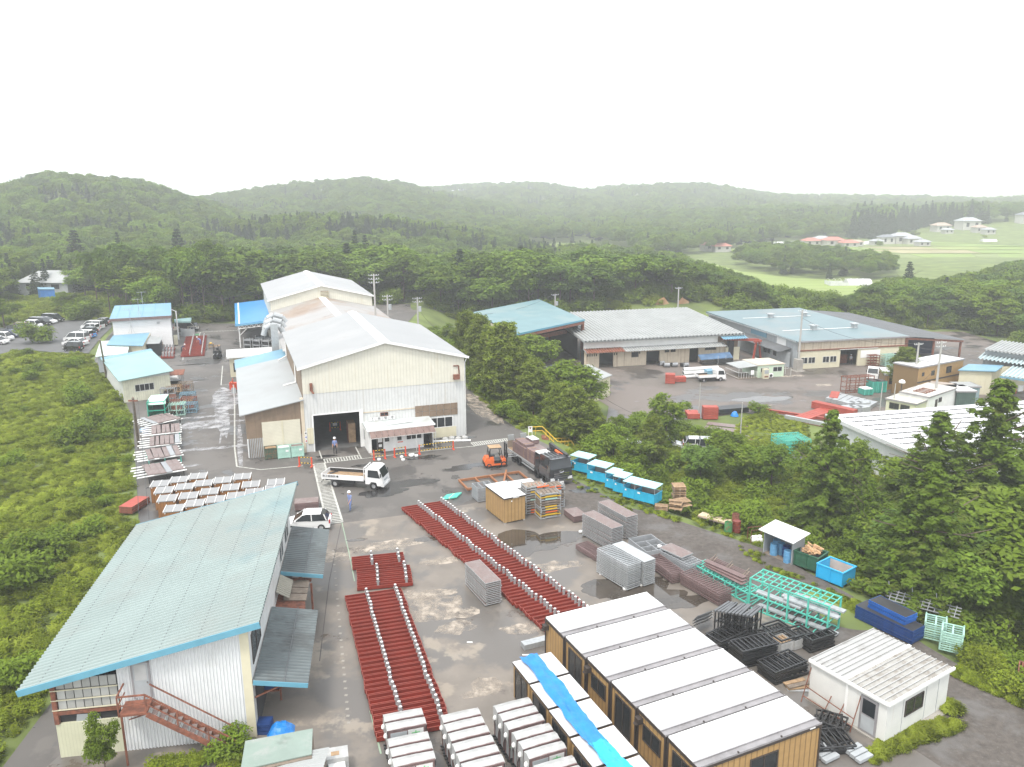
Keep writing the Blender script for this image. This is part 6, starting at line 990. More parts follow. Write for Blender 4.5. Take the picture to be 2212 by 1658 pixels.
# ---- oak clad prefab houses with white roofs
pA,pB,pC=at(5,1360,705,2.6),at(5,1990,545,2.6),at(5,1940,1270,2.6)
ha=R_(24.8);stepv=(pC-pA)/4;HL=7.35;HWd=stepv.length-.1
for i in range(6):
 o_=pA+stepv*i;o_.z=0;vdir=V((math.sin(ha),-math.cos(ha),0));base=o_+vdir*HWd
 t=T('prefab_house',('farthest','second','third','fourth','fifth','sixth and last full','seventh, barely seen')[i]+' oak clad prefab house with a white roof in the row','prefab house',base,ha,'oak clad prefab houses in the row')
 part(t,'wall',m_siding,lambda b:b.add([(0,0,.12),(HL,0,.12),(HL,0,2.5),(0,0,2.5),(HL,HWd-.06,.12),(0,HWd-.06,.12),(HL,HWd-.06,2.5),(0,HWd-.06,2.5)],[(0,1,2,3),(4,5,7,6)]));part(t,'end_wall',m_siding2,lambda b:b.add([(0,0,.12),(0,HWd-.06,.12),(0,HWd-.06,2.5),(0,0,2.5)],[(1,0,3,2)]));part(t,'end_wall',m_siding2,lambda b:b.add([(HL,0,.12),(HL,HWd-.06,.12),(HL,HWd-.06,2.5),(HL,0,2.5)],[(0,1,2,3)]))
 part(t,'corner_post',m_trim,lambda b:[b.box(x-.05,y-.05,.05,x+.05,y+.05,2.5)for x in(0,HL)for y in(0,HWd-.06)]);part(t,'eaves_trim',m_trim,lambda b:b.box(-.06,-.06,2.42,HL+.06,-.03,2.56).box(-.06,-.03,2.42,-.03,HWd-.03,2.6).box(HL+.03,-.03,2.42,HL+.06,HWd-.03,2.6))
 part(t,'roof',mat('seamed_white_roof',(.46,.46,.46),.45,var=.04,vs=.4,stripe=('Y',.46,.72,.3),dirt=[((.36,.36,.355),.5,.6,.4)]),lambda b:b.slab((-.03,.36,2.62),(HL+.03,.36,2.62),(HL+.03,HWd-.06,2.62),(-.03,HWd-.06,2.62),.12));part(t,'gutter',m_gutter,lambda b:b.box(-.05,-.05,2.5,HL+.05,.34,2.585).box(-.05,-.05,2.585,HL+.05,-.02,2.66).box(-.05,.33,2.585,HL+.05,.36,2.66));part(t,'roof_clip',m_trim,lambda b:[b.box(x,-.06,2.66,x+.06,.02,2.72)for x in(2.2,4.8)]);part(t,'ridge_flashing',m_white,lambda b:b.box(0,HWd-.12,2.62,HL,HWd-.05,2.66))
 ml=SIDEL(0,HWd)
 if i in(1,3,5):win(t,.45,.25,1.95,2.2,2,m_framedark,M=ml,name='sliding_door',gm=m_glass)
 elif i:win(t,.5,1.1,2.0,2.05,2,m_framedark,M=ml)
 if i in(0,2,4):hd=part(t,'vent_hood',m_trim,lambda b:(setattr(b,'M',ml),b.box(.15,-.32,2.0,.5,-.02,2.3).tube((.32,-.3,1.98),(.32,-.3,2.02),.16,10)))
 if i==5:win(t,3.0,.95,4.7,2.0,2,m_framedark);part(t,'name_plate',m_white,lambda b:b.box(HL-.75,-.07,2.5,HL-.4,-.062,2.56))
 else:part(t,'foot',m_conc,lambda b:[b.box(x,.1,0,x+.3,.4,.12)for x in(.2,HL-.5)])
sa_,sb_=at(5,1160,985,2.3),at(5,1525,1465,2.3);sst=(sb_-sa_)/3;sda=R_(24.3);SWd=sst.length-.28;vdir=V((math.sin(sda),-math.cos(sda),0))
for i in range(6):
 o_=sa_+sst*i;o_.z=0;t=T('prefab_booth',('farthest','second','third','fourth','fifth','nearest')[i]+' small oak clad booth under the blue tarpaulin','booth',o_+vdir*SWd,sda,'oak clad booths under the tarpaulin')
 part(t,'wall',m_siding,lambda b:b.add([(0,0,.1),(2.3,0,.1),(2.3,0,2.2),(0,0,2.2),(2.3,SWd,.1),(0,SWd,.1),(2.3,SWd,2.2),(0,SWd,2.2)],[(0,1,2,3),(4,5,7,6)]));part(t,'end_wall',m_siding2,lambda b:b.add([(0,0,.1),(0,SWd,.1),(0,SWd,2.2),(0,0,2.2)],[(1,0,3,2)]));part(t,'end_wall',m_siding2,lambda b:b.add([(2.3,0,.1),(2.3,SWd,.1),(2.3,SWd,2.2),(2.3,0,2.2)],[(0,1,2,3)]))
 part(t,'roof',m_roofwhite,lambda b:b.slab((-.05,-.05,2.3),(2.35,-.05,2.3),(2.35,SWd+.03,2.3),(-.05,SWd+.03,2.3),.08));part(t,'roof_edge',m_trim,lambda b:b.box(-.07,-.07,2.19,2.37,-.05,2.27).box(-.07,-.05,2.19,-.05,SWd,2.27));win(t,.25,.2,SWd-.25,2.05,2,m_framedark,M=SIDEL(0,SWd),name='glass_door')
def tarp(name,lab,f0,f1,m,seed,dz=0):
 mb=MB();n,k=40,10;vs=[];U=V((math.cos(sda),math.sin(sda),0))
 for i in range(n+1):
  f=f0+(f1-f0)*i/n;c=sa_+sst*f+U*(.95+.05*math.sin(f*1.7));wd_=.52+.04*math.sin(f*5+seed)
  for j in range(k+1):
   s=(j/k-.5)*2;z=2.44+dz+.09*mnoise.noise(V((f*3.1,s*2.4,seed)))+.06*mnoise.noise(V((f*11,s*6,seed)))+.05*math.sin(s*5+f*2);fr=(f%1)*sst.length
   if fr>SWd:z-=.03*math.sin((fr-SWd)/(sst.length-SWd)*math.pi)
   p=c+U*(s*wd_+.06*mnoise.noise(V((f*4,s,9))));vs.append((p.x,p.y,max(z,2.315)if fr<=SWd else z))
 mb.add(vs,[(i*(k+1)+j,i*(k+1)+j+1,(i+1)*(k+1)+j+1,(i+1)*(k+1)+j)for i in range(n)for j in range(k)]);tag(mb.build(name,m,smooth=True),lab,'tarpaulin')
tarp('tarpaulin','dark blue tarpaulin strip crumpled along the booth roofs',-.05,3.45,m_tarp,1);tarp('tarpaulin','lighter cyan tarpaulin strip on the nearest booth roofs',3.35,6.2,m_tarplight,5,.03)
def crumple(c,r,h,m,lab,nm='tarpaulin_bundle',cat='tarpaulin',seed=1):
 mb=MB();vs=[(0,0,h)];n=16
 for i in range(1,6):
  for j in range(n):
   a=6.283*j/n;k=r*i/5*(1+.3*mnoise.noise(V((math.cos(a)*2,math.sin(a)*2,seed))));vs.append((k*math.cos(a),k*math.sin(a),max(.01,h*(1-(i/5)**2.2)+.22*h*mnoise.noise(V((k*6*math.cos(a),k*6*math.sin(a),seed))))if i<5 else 0))
 mb.add(vs,[(0,1+j,1+(j+1)%n)for j in range(n)]+[(1+(i*n)+j,1+(i+1)*n+j,1+(i+1)*n+(j+1)%n,1+i*n+(j+1)%n)for i in range(4)for j in range(n)]);return tag(mb.build(nm,m,None,c),lab,cat)
crumple(at(4,1755,1430),.75,.6,m_tarp,'crumpled bright blue tarpaulin heap beside the low shed');
for i in range(3):p=at(4,1660,1420);tag(part(None,'plastic_crate',m_bluep,lambda b:b.box(p.x-.5,p.y-.3,.02+i*.22,p.x+.35,p.y+.4,.2+i*.22)),'dark blue crate in the stack beside the tarpaulin heap, %s'%('lowest','middle','topmost')[i],'crate','dark blue crates by the tarpaulin')
p=at(4,1670,1185,.5);p.z=0;t=T('storage_shelf','rusty shelf with blue crates under the near workshop canopy','shelf',p,LA);part(t,'frame',m_rust,lambda b:[b.box(x,y,0,x+.1,y+.1,1.5)for x in(-.7,.7)for y in(0,1.5)]+[b.box(-.7,0,z,.8,1.6,z+.08)for z in(.6,1.45)]);part(t,'tray',m_bluep,lambda b:b.box(-.6,.1,.7,.7,1.5,1.1));part(t,'tray',m_black,lambda b:b.box(-.6,.1,1.53,.7,1.5,1.7))
pt_=lb.matrix_basis@V((-6.9,-1.9,-.9));tree('young_tree','slender young tree growing in front of the cream wall of the workshop','light1',pt_.x,pt_.y,-.9,4.6,None,.45)
# ---- brown house box, scaffold stacks, frames by the truck
p,a_,ln=ori(9,(590,1305),(920,1240),2.35);p.z=0;q_=at(9,340,1080,2.35);dp=(V((q_.x,q_.y,0))-p).length
t=T('prefab_store','windowless oak clad store box with a white roof in the yard','prefab store',p,a_);part(t,'wall',m_siding,lambda b:b.add([(0,0,.12),(ln,0,.12),(ln,0,2.25),(0,0,2.25),(ln,dp,.12),(0,dp,.12),(ln,dp,2.25),(0,dp,2.25)],[(0,1,2,3),(4,5,7,6)]));part(t,'end_wall',m_siding2,lambda b:b.add([(0,0,.12),(0,dp,.12),(0,dp,2.25),(0,0,2.25)],[(1,0,3,2)]));part(t,'end_wall',m_siding2,lambda b:b.add([(ln,0,.12),(ln,dp,.12),(ln,dp,2.25),(ln,0,2.25)],[(0,1,2,3)]));part(t,'roof',m_roofwhite,lambda b:b.slab((-.05,-.05,2.38),(ln+.05,-.05,2.38),(ln+.05,dp+.05,2.38),(-.05,dp+.05,2.38),.06));part(t,'roof_edge',m_trim,lambda b:b.box(-.08,-.08,2.25,ln+.08,-.05,2.36).box(-.08,-.05,2.25,-.05,dp+.05,2.36));part(t,'name_plate',m_white,lambda b:b.box(.8,-.1,2.28,1.4,-.085,2.34));part(t,'foot',m_conc,lambda b:[b.box(x,y,0,x+.2,y+.2,.12)for x in(0,ln-.2)for y in(0,dp-.2)]);part(t,'sticker',m_white,lambda b:b.box(.65,-.02,1.95,.76,-.01,2.06))
p,a_,ln=ori(9,(148,1130),(240,1200),1.3);p.z=0;pr=frame_me(1.7,1.6,.11,2,None,m_galvdark,.06);stack(pr,at(9,175,1375),R_(24),9,.15,'grey open frame in the stack left of the oak clad store','grey frames left of the store','frame_unit','frame');kill(pr)
p=at(9,690,1060,1.6);p.z=0;t=T('white_panel_box','white topped box behind the oak clad store','box',p,R_(22));part(t,'body',m_white,lambda b:b.box(0,-1.3,.1,2.2,.5,1.5));part(t,'lid',m_roofwhite,lambda b:b.box(-.05,-1.35,1.52,2.25,.55,1.6))
fr=T('base_framework','big rusty orange steel base frame lying behind the store','steel frame',at(9,0,1190),R_(22));m_rf=mat('orange_rust',(.27,.115,.05),.75,var=.2,vs=3);part(fr,'long_beam',m_rf,lambda b:b.bar((0,0,.22),(6.5,0,.22),.16,.22).bar((0,2.6,.22),(6.5,2.6,.22),.16,.22));part(fr,'cross_beam',m_rf,lambda b:[b.bar((x,0,.24),(x,2.6,.24),.14,.2)for x in(.05,1.7,3.3,4.9,6.45)]);part(fr,'leg',m_black,lambda b:[b.box(x,y,0,x+.15,y+.15,.12)for x in(.2,3.3,6.1)for y in(0,2.45)]);part(fr,'loose_beam',m_rf,lambda b:b.bar((3.6,-.4,.4),(5.2,2.9,.45),.18,.2))
pr=T('steel_pallet','x','steel pallet');part(pr,'rim',m_mint,lambda b:b.box(0,0,0,1.5,.05,.06).box(0,1.0,0,1.5,1.05,.06).box(0,.05,0,.05,1.0,.06).box(1.45,.05,0,1.5,1.0,.06));part(pr,'deck',m_woodgrey,lambda b:[b.box(.05+i*.28,.05,.05,.28+i*.28,1.0,.09)for i in range(5)]);part(pr,'post',m_galv,lambda b:[b.box(x,y,.06,x+.06,y+.06,.21)for x in(0,1.44)for y in(0,.99)])
cols=[(m_orange,'orange'),(m_yellow,'yellow'),(m_mint,'green'),(m_galv,'grey'),(m_woodgrey,'brown')]
for s_,(x,y,z,n,rz,lab)in enumerate([(1260,1640,0,10,R_(20),'front stack'),(1030,1560,0,11,R_(18),'left stack'),(1330,1480,0,9,R_(20),'back stack')]):
 o_=at(9,x-100,y,0)
 for i in range(n):
  cm,cn=cols[random.Random(s_*31+i).randrange(5)];t=dup(pr,o_+V((random.uniform(-.04,.04),random.uniform(-.04,.04),.05+i*.24)),rz+random.uniform(-.03,.03),'%ssteel pallet with a %s bar in the %s beside the store'%('topmost ' if i==n-1 else '',cn,lab),'steel pallets in the scaffold stacks');t.scale=(1.3,1.3,1.15);part(t,'coloured_bar',cm,lambda b:b.box(.35,-.03,.06,1.2,0,.15));recolour(next(o for o in t.children if o.name.startswith('rim')),cm if random.random()<.25 else m_galvdark if random.random()<.5 else m_woodgrey)
kill(pr)
for i in range(3):t=T('orange_barrier_bar','orange bar lying on the scaffold stacks, %s'%('far','middle','near')[i],'bar',at(9,1000+55*i,1095+22*i,2.45),R_(24),'orange bars on the scaffold stacks');part(t,'bar',m_orange,lambda b:b.box(0,0,0,1.2,.13,.1));part(t,'end_cap',m_black,lambda b:b.box(-.03,0,0,0,.13,.1).box(1.2,0,0,1.23,.13,.1))
for i in range(5):a=at(2,735+i*8,1612-i*7);t=T('green_tube','green tube in the little bundle beyond the red channels, %s'%('nearest','second','middle','fourth','farthest')[i],'tube',a,R_(22),'green tubes');part(t,'tube',m_tealsteel,lambda b:b.tube((0,0,.1),(1.5,0,.1),.09,8));part(t,'strap',m_cream,lambda b:b.tube((.7,0,.1),(.78,0,.1),.095,8))
p=at(0,680,1105,.7);
for s_,(x,y)in enumerate([(660,1085),(665,1115)]):
 p=at(0,x,y,.6);p.z=0;pr=frame_me(2.1,1.3,.09,0,m_pinkdeck,m_purple);stack(pr,p+V((-.8,-.8,0)),R_(12),6,.11,'brown panel in the %s pile behind the workshop roof'%('far','near')[s_],'brown panels behind the workshop','decked_platform','panel');kill(pr)
cage=T('cage_bin','x','cage bin');part(cage,'body',m_cyan,lambda b:b.box(0,0,.12,2.0,.05,1.0).box(0,1.35,.12,2.0,1.4,1.0).box(0,.05,.12,.05,1.35,1.0).box(1.95,.05,.12,2.0,1.35,1.0).box(.05,.05,.12,1.95,1.35,.2));part(cage,'rib',m_cyan,lambda b:[b.box(x,-.03,.1,x+.06,0,1.04)for x in(0,.97,1.94)]+[b.box(-.02,-.035,.98,2.02,.0,1.05),b.box(2.0,0,.98,2.04,1.4,1.05),b.box(2.0,.65,.1,2.03,.72,1.0)]);part(cage,'lining',m_mesh,lambda b:b.box(.06,1.33,.3,1.94,1.345,1.0).box(1.93,.06,.3,1.945,1.3,1.0).box(.06,.06,.2,1.94,1.3,.5));part(cage,'post',m_galv,lambda b:[b.bar((x,y,1.0),(x,y,1.6),.04)for x in(.03,1.97)for y in(.03,1.37)]);part(cage,'lid',mat('pale_cyan_lid',(.35,.62,.66),.3,var=.2,vs=1),lambda b:b.slab((-.05,-.05,1.66),(2.05,-.05,1.66),(2.05,1.45,1.7),(-.05,1.45,1.7),.05));part(cage,'notice',m_white,lambda b:b.box(.35,-.045,.8,.6,-.035,.95));part(cage,'waste',m_trim,lambda b:b.bar((.3,.4,.5),(1.5,1.0,.8),.3,.2).bar((.6,1.1,.5),(1.6,.3,.62),.25,.2))
for i,((x,y),w,lab)in enumerate([((1572,1415),1.08,'first blue cage bin, the one beside the black truck'),((1680,1475),1.08,'second blue cage bin from the black truck'),((1797,1530),.56,'third blue cage bin, a narrow one'),((1848,1556),.62,'fourth blue cage bin, a narrow one with a notice'),((1912,1592),.62,'fifth blue cage bin from the black truck'),((1984,1612),1.05,'last and largest blue cage bin, by the pallets')]):
 q_=at(2,x,y);t=dup(cage,q_,R_(-38),lab,'blue cage bins along the gravel road');t.scale=(w,1.05,1)
kill(cage)
wp=T('wooden_pallet','x','pallet');[part(wp,'board',m_wood,lambda b:b.box(0,i*.165,.11,1.15,i*.165+.12,.14))for i in range(7)];part(wp,'bearer',m_woodgrey,lambda b:[b.box(x,0,.02,x+.1,1.11,.11)for x in(0,.52,1.05)])
PILE=[(8,960,190,.25,.3,0),(8,960,190,.40,.3,0),(8,960,190,.12,.25,0),(8,1130,180,.1,.1,0),(8,1130,165,.27,.25,0),(8,1130,165,.45,.1,0),(8,1130,150,.62,.3,0),(8,1190,60,.1,.5,0),(8,1190,60,.3,.5,0),(8,1190,60,.5,.4,0),(8,1190,60,.68,.45,0),(8,1190,60,.86,.5,0),(8,1190,60,1.04,.42,0),(8,1190,60,1.22,.55,0),(8,1290,170,.15,.9,0),(8,1270,150,.4,.8,0)]
for i,(k,x,y,z,rz,_)in enumerate(PILE):
 t=dup(wp,at(k,x,y+40,0)+V((0,0,z-.08)),rz-.5,'weathered wooden pallet in the %s of the heap by the last cage bin'%('left part' if i<3 else 'middle part' if i<7 else 'tall stack' if i<14 else 'right part'),'wooden pallets in the heap');t.rotation_euler.x=random.uniform(-.06,.06)+(-.18 if i in(1,6)else 0)
kill(wp)
pk=T('plywood_sheets','pale plywood sheets lying at the roadside by the drums','plywood',at(8,1480,315),R_(-40));[part(pk,'sheet',mat('plywood',(.50,.40,.27),.7,var=.08)if i else m_woodgrey,lambda b:b.box(0,.05*i,.06*i+.1,3.0,.9+.05*i,.06*i+.13))for i in range(3)];part(pk,'bearer',m_woodgrey,lambda b:[b.box(x,0,0,x+.1,.9,.1)for x in(.2,1.5,2.7)])
def drum(lab,p,m,h=.9,r=.3,lid=True,grp=None):
 t=T('drum',lab,'drum',p,random.random(),grp);part(t,'barrel',m,lambda b:b.lathe([(r,0),(r,h*.3),(r+.02,h*.33),(r,h*.36),(r,h*.63),(r+.02,h*.66),(r,h*.69),(r,h),(r-.02,h+.02),(r-.04,h)]+([(.02,h-.02)]if lid else[(r-.04,.1),(.02,.1)]),14));return t
m_drumb=mat('blue_drum',(.10,.27,.46),.5,var=.15,vs=4,dirt=[((.4,.42,.4),2,.6,.5)])
dg=drum('green rusty open drum beside the plywood',at(6,355,245),mat('green_drum',(.06,.22,.08),.7,var=.3,dirt=[((.2,.09,.04),3,.5,.8)]),.95,.32,False);drum('dark red drum beside the green drum',at(6,405,240),mat('red_drum',(.16,.03,.02),.6,var=.3,vs=4),1.0,.33);drum('brown open drum behind the dark red drum',at(6,398,205),m_rust,1.1,.3,False)
sg_=[at(6,565,365),at(6,735,440)];sa2=dirang(*sg_);t=T('drum_shelter','grey lean-to shelter with a white roof over the blue drums','shelter',sg_[0],sa2);sl=(sg_[1]-sg_[0]).length
part(t,'side_panel',m_greysheet,lambda b:b.box(0,0,0,.05,1.5,1.95).box(sl-.05,0,0,sl,1.5,1.95));part(t,'back_panel',m_greysheet,lambda b:b.box(.05,1.45,0,sl-.05,1.5,2.2));part(t,'roof',m_sheet,lambda b:b.slab((-.3,-.35,1.98),(sl+.3,-.35,1.98),(sl+.3,1.7,2.3),(-.3,1.7,2.3),.05));part(t,'roof_beam',m_frame,lambda b:b.box(0,-.06,1.85,sl,0,1.93).box(sl*.45,-.2,1.86,sl*.75,-.12,1.93));part(t,'floor',m_woodgrey,lambda b:b.box(.05,.0,0,sl-.05,1.45,.04))
for i,(x,y,lab)in enumerate([(630,378,'light blue drum at the left of the shelter'),(672,375,'light blue drum in the middle of the shelter'),(705,392,'dark blue drum in the shelter'),(712,422,'light blue drum at the right front of the shelter'),(645,355,'light blue drum at the back of the shelter')]):drum(lab,at(6,x,y),m_bluep if i==2 else m_drumb,.95,.31)
t=T('debris_heap','white bags and tins piled beside the drum shelter','debris',at(6,530,300),.2);[part(t,'bag',m_white,lambda b:b.lathe([(.02,.0+.2*(i//3)),(.2,.05+.2*(i//3)),(.18,.25+.2*(i//3)),(.03,.33+.2*(i//3))],7,0,(.3*(i%3)-.3,.15*(i//3))))for i in range(6)];part(t,'cage',m_rust,lambda b:[b.bar((x,y,0),(x,y,1.1),.04)for x in(-.6,.6)for y in(-.1,.5)]+[b.bar((-.6,-.1,1.1),(.6,-.1,1.1),.04),b.bar((-.6,.5,1.1),(.6,.5,1.1),.04)])
def skip(lab,a,c,w,h,m,fill=None,nm='skip'):
 an=dirang(a,c);L_=(c-a).length;t=T(nm,lab,'skip',a,an);part(t,'body',m,lambda b:b.box(0,0,.1,L_,.05,h).box(0,w-.05,.1,L_,w,h).box(0,.05,.1,.05,w-.05,h).box(L_-.05,.05,.1,L_,w-.05,h).box(.05,.05,.1,L_-.05,w-.05,.16));part(t,'rim',m,lambda b:b.box(-.05,-.05,h,L_+.05,.06,h+.08).box(-.05,w-.06,h,L_+.05,w+.05,h+.08).box(-.05,.06,h,.06,w-.06,h+.08).box(L_-.06,.06,h,L_+.05,w-.06,h+.08));part(t,'rib',m,lambda b:[b.box(x,-.05,.08,x+.07,0,h)for x in(0,L_*.5,L_-.07)]);part(t,'skid',m,lambda b:b.box(0,.1,0,L_,.2,.1).box(0,w-.2,0,L_,w-.1,.1))
 if fill:fill(t,L_,w,h)
 return t
def liner(t,L_,w,h):part(t,'lining',mat('dusty_lining',(.42,.36,.32),.8,var=.15),lambda b:b.box(.06,.06,.17,L_-.06,w-.06,.25).box(.06,w-.07,.25,L_-.06,w-.055,h-.02))
def wood(t,L_,w,h):
 rr_=random.Random(3);part(t,'lining',m_trim,lambda b:b.box(.06,.06,.17,L_-.06,w-.06,.8))
 for i in range(46):x,y,a=rr_.uniform(.5,L_-.5),rr_.uniform(.3,w-.3),rr_.uniform(0,6.28);z=h-.1+.5*math.exp(-((x-L_/2)/1.1)**2)*rr_.uniform(.2,1);part(t,'timber_scrap',mat('fresh_timber',(.50,.31,.17),.75,var=.2,vs=2,rand=.25),lambda b:b.bar((x-.4*math.cos(a),y-.25*math.sin(a),z-.06),(x+.4*math.cos(a),y+.25*math.sin(a),z+.12),.1,.07))
skip('dark green skip heaped with broken timber',at(6,748,440),at(6,893,490),1.6,1.15,mat('dark_green_steel',(.02,.09,.05),.6,var=.3,vs=3,dirt=[((.12,.1,.06),3,.6,.6)]),wood);skip('bright blue empty skip in front of the cedars',at(6,885,515),at(6,1040,578),1.75,1.1,mat('bright_blue_steel',(.02,.36,.66),.4,var=.08),liner)
# blue panels, mint frames at the verge
p,a_,ln=ori(6,(1125,690),(1470,850),.9);p.z=0;pr=frame_me(ln,1.35,.085,0,mat('black_deck',(.03,.03,.032),.5,var=.2),m_bluep,.07);stack(pr,p,a_,9,.1,'blue edged panel in the long lower pile at the verge','blue edged panels, lower pile','blue_platform','panel');kill(pr)
p,a_,ln=ori(6,(1200,680),(1425,790),1.15);p.z=0;pr=frame_me(ln,1.2,.09,0,mat('black_deck',(.03,.03,.032),.5,var=.2),mat('blue_edge',(.012,.09,.34),.45,var=.2),.08);stack(pr,p,a_,5,.11,'blue edged panel in the upper pile with a black top','blue edged panels, upper pile','blue_platform','panel',.03,.98);kill(pr)
t=T('aluminium_grids','silver slatted frames leaning behind the blue panels','frames',at(6,1290,680),R_(-36));part(t,'rail',m_galv,lambda b:[b.bar((0,y,.35+.25*y),(4.6,y,.35+.25*y),.06)for y in(.2,.55,.9,1.2)]);part(t,'slat',m_galvdark,lambda b:[b.bar((.3+i*.4,.1,.4),(.3+i*.4,1.3,.7),.05)for i in range(11)]);[part(t,'prop',m_galv,lambda b:b.bar((x,1.2,0),(x-.2,1.2,1.3),.06))for x in(.2,1.7,3.2)]
for s_,(x,y,n)in enumerate([(1530,880,8),(1625,950,9)]):
 pr=frame_me(1.25,1.3,.06,1,None,m_mint,.08);part(pr,'leg',m_mint,lambda b:[b.box(xx,yy,.06,xx+.08,yy+.08,.15)for xx in(0,1.17)for yy in(0,1.22)]);stack(pr,at(6,x,y),R_(35-65),n,.15,'mint green square frame in the %s stack at the verge'%('left','right')[s_],'mint green frames at the verge','mint_stillage','frame',.03,.02);kill(pr)
t=T('rusty_crate','dark rusty crate at the right picture edge in the grass','crate',at(6,2090,1160),-.6);part(t,'side',m_rust,lambda b:b.box(0,0,.1,2.2,.06,.8).box(0,1.4,.1,2.2,1.46,.8).box(0,.06,.1,.06,1.4,.8));part(t,'bar',m_rust,lambda b:[b.bar((.2+i*.4,.1,.8),(.2+i*.4,1.4,.8),.06)for i in range(5)])
# ---- white shed with the stained roof
pf_,pr_,pl_=at(6,1290,1525),at(6,1680,1310),at(6,840,1265);r0,r1_,r2_,r3_=at(6,1325,1275,2.5),at(6,1710,1056,2.5),at(6,1246,820,2.5),at(6,860,1000,2.5);sa3=dirang(r0,r1_);w3=(r1_-r0).length;d3=(r3_-r0).length
t=T('site_hut','white flat roofed site hut with rust stains on half its roof','site hut',(r0.x,r0.y,0),sa3)
part(t,'wall',mat('site_hut_wall',(.63,.63,.60),.55,var=.05,streak=((.45,.38,.3),.62,.4)),lambda b:b.walls(w3-.16,d3-.16,(2.38,)*4,0,.08));t.children[-1].location=(.08,.08,0)
m_st=mat('stained_white_roof',(.33,.32,.295),.5,var=.08,dirt=[((.13,.10,.075),.8,.53,.85),((.21,.185,.155),2.2,.5,.8)]);m_cl=mat('clean_white_roof',(.36,.36,.35),.5,var=.06,dirt=[((.26,.25,.235),1.1,.53,.7)])
for i in range(15):
 y0=i*d3/15;part(t,'roof_sheet',m_st if i<8 else m_cl,lambda b:b.slab((0,y0,2.5),(w3,y0,2.5),(w3,y0+d3/15-.07,2.5),(0,y0+d3/15-.07,2.5),.05))
 part(t,'roof_rib',m_cl,lambda b:b.box(0,y0+d3/15-.06,2.45,w3,y0+d3/15-.01,2.56))
part(t,'roof_joint',m_white,lambda b:b.box(-.03,d3*.53-.12,2.5,w3+.03,d3*.53+.06,2.58));part(t,'gutter',m_white,lambda b:b.box(-.08,-.12,2.38,w3+.08,0,2.52).box(-.1,0,2.36,0,d3,2.52))
dM=SIDEL(.08,d3-.08);xs=d3-.08-1.55;dd_=part(t,'door',m_gutter,lambda b:(setattr(b,'M',dM),b.box(xs,-.05,.1,xs+1.0,-.0,2.15)));part(dd_,'pane',m_glass,lambda b:(setattr(b,'M',dM),b.box(xs+.14,-.062,1.15,xs+.86,-.051,2.0)));part(dd_,'lower_panel',m_greysheet,lambda b:(setattr(b,'M',dM),b.box(xs+.12,-.06,.2,xs+.88,-.051,1.05)))
win(t,1.7,1.0,3.35,1.95,2,m_framedark,y=.08);part(t,'wall_joint',m_greysheet,lambda b:[b.box(x,.06,.1,x+.02,.078,2.35)for x in(1.5,3.6,w3-1.1)]);part(t,'centre_post',m_white,lambda b:(setattr(b,'M',dM),b.box(d3*.47,-.06,.05,d3*.47+.14,-.0,2.4)));part(t,'base',m_conc,lambda b:b.box(-.1,-.3,0,w3+.5,d3,.07))
lf=T('leaning_rack','thin rusty frame leaning on the long wall of the site hut','frame',(r3_.x,r3_.y,0),sa3-math.pi/2);part(lf,'rail',m_rust,lambda b:[b.bar((x,-.75,.05),(x,-.1,2.0 if i in(0,2)else 1.0),.04)for i,x in enumerate((.1,1.5,3.2,2.3))]+[b.bar((.1,-.45,.95),(3.2,-.5,.75),.04),b.bar((.1,-.62,.4),(3.2,-.62,.35),.04)])
# ---- barriers, cups, stair rail, boxes at the garage
def barrier(lab,a,c,nm='safety_barrier',h=1.0):
 an=dirang(a,c);L_=(c-a).length;t=T(nm,lab,'barrier',a,an,'red posted barriers');
 for x in(0,L_):ps=part(t,'post',m_redpost,lambda b:b.box(x-.06,-.06,.06,x+.06,.06,h+.04));part(ps,'foot',m_redpost,lambda b:b.box(x-.09,-.3,0,x+.09,.3,.06))
 n=max(6,int(L_/.16))
 for z in(h-.05,.32):
  for i in range(n):part(t,'rail_band',m_yellow if i%2 else m_black,lambda b:b.box(L_*i/n,-.035,z,L_*(i+1)/n,.035,z+.07))
 return t
barrier('red posted barrier nearest the hall gate, by the doormat',at(10,1125,1085),at(10,1300,1065));barrier('red posted barrier in front of the middle office windows',at(10,1450,1045),at(10,1625,1020));barrier('long red posted barrier at the right end of the front office',at(10,1843,995),at(2,812,1280));barrier('red posted barrier in front of the lean-to garage',at(1,1945,1388),at(1,2025,1392));bi=barrier('red posted barrier with a notice standing inside the hall',at(10,430,630),at(10,592,612));part(bi,'notice',m_white,lambda b:b.box(.35,-.06,.6,.85,-.045,.95))
t=T('doormat','brown doormat on the ground by the first barrier','mat',at(10,1065,1010),.3);part(t,'mat',m_wood,lambda b:b.box(0,-.1,.015,1.1,.35,.04))
for i,(x,y)in enumerate([(1205,1100),(1563,1060),(1585,1105),(1700,1030),(1740,1025),(1720,1040),(1795,1040)]):
 tag(part(None,'white_tub',m_white,lambda b:b.lathe([(.14,0),(.2,.12),(.17,.24),(.02,.26)],9,0,(at(10,x,y).x,at(10,x,y).y))),'white tub on the asphalt, '+['nearest the flatbed cab','the far one right of the cab','the near one right of the cab','left in the white cluster','right in the white cluster','front of the white cluster','small one beside the cluster'][i],'tub')
t=T('film_bundle','crumpled clear film and a white pipe at the hall corner','rubbish',at(2,760,1225),.1);part(t,'film',m_wrap,lambda b:[b.lathe([(.02,0),(.4,.1),(.35,.35),(.05,.5)],8,0,(i*.75,.3*(i%2)))for i in range(4)]);part(t,'pipe',m_white,lambda b:b.tube((-1.4,-.4,.12),(2.9,-.5,.12),.12,8))
gm=[at(1,1720,1350),at(1,1805,1345),at(1,1893,1335)]
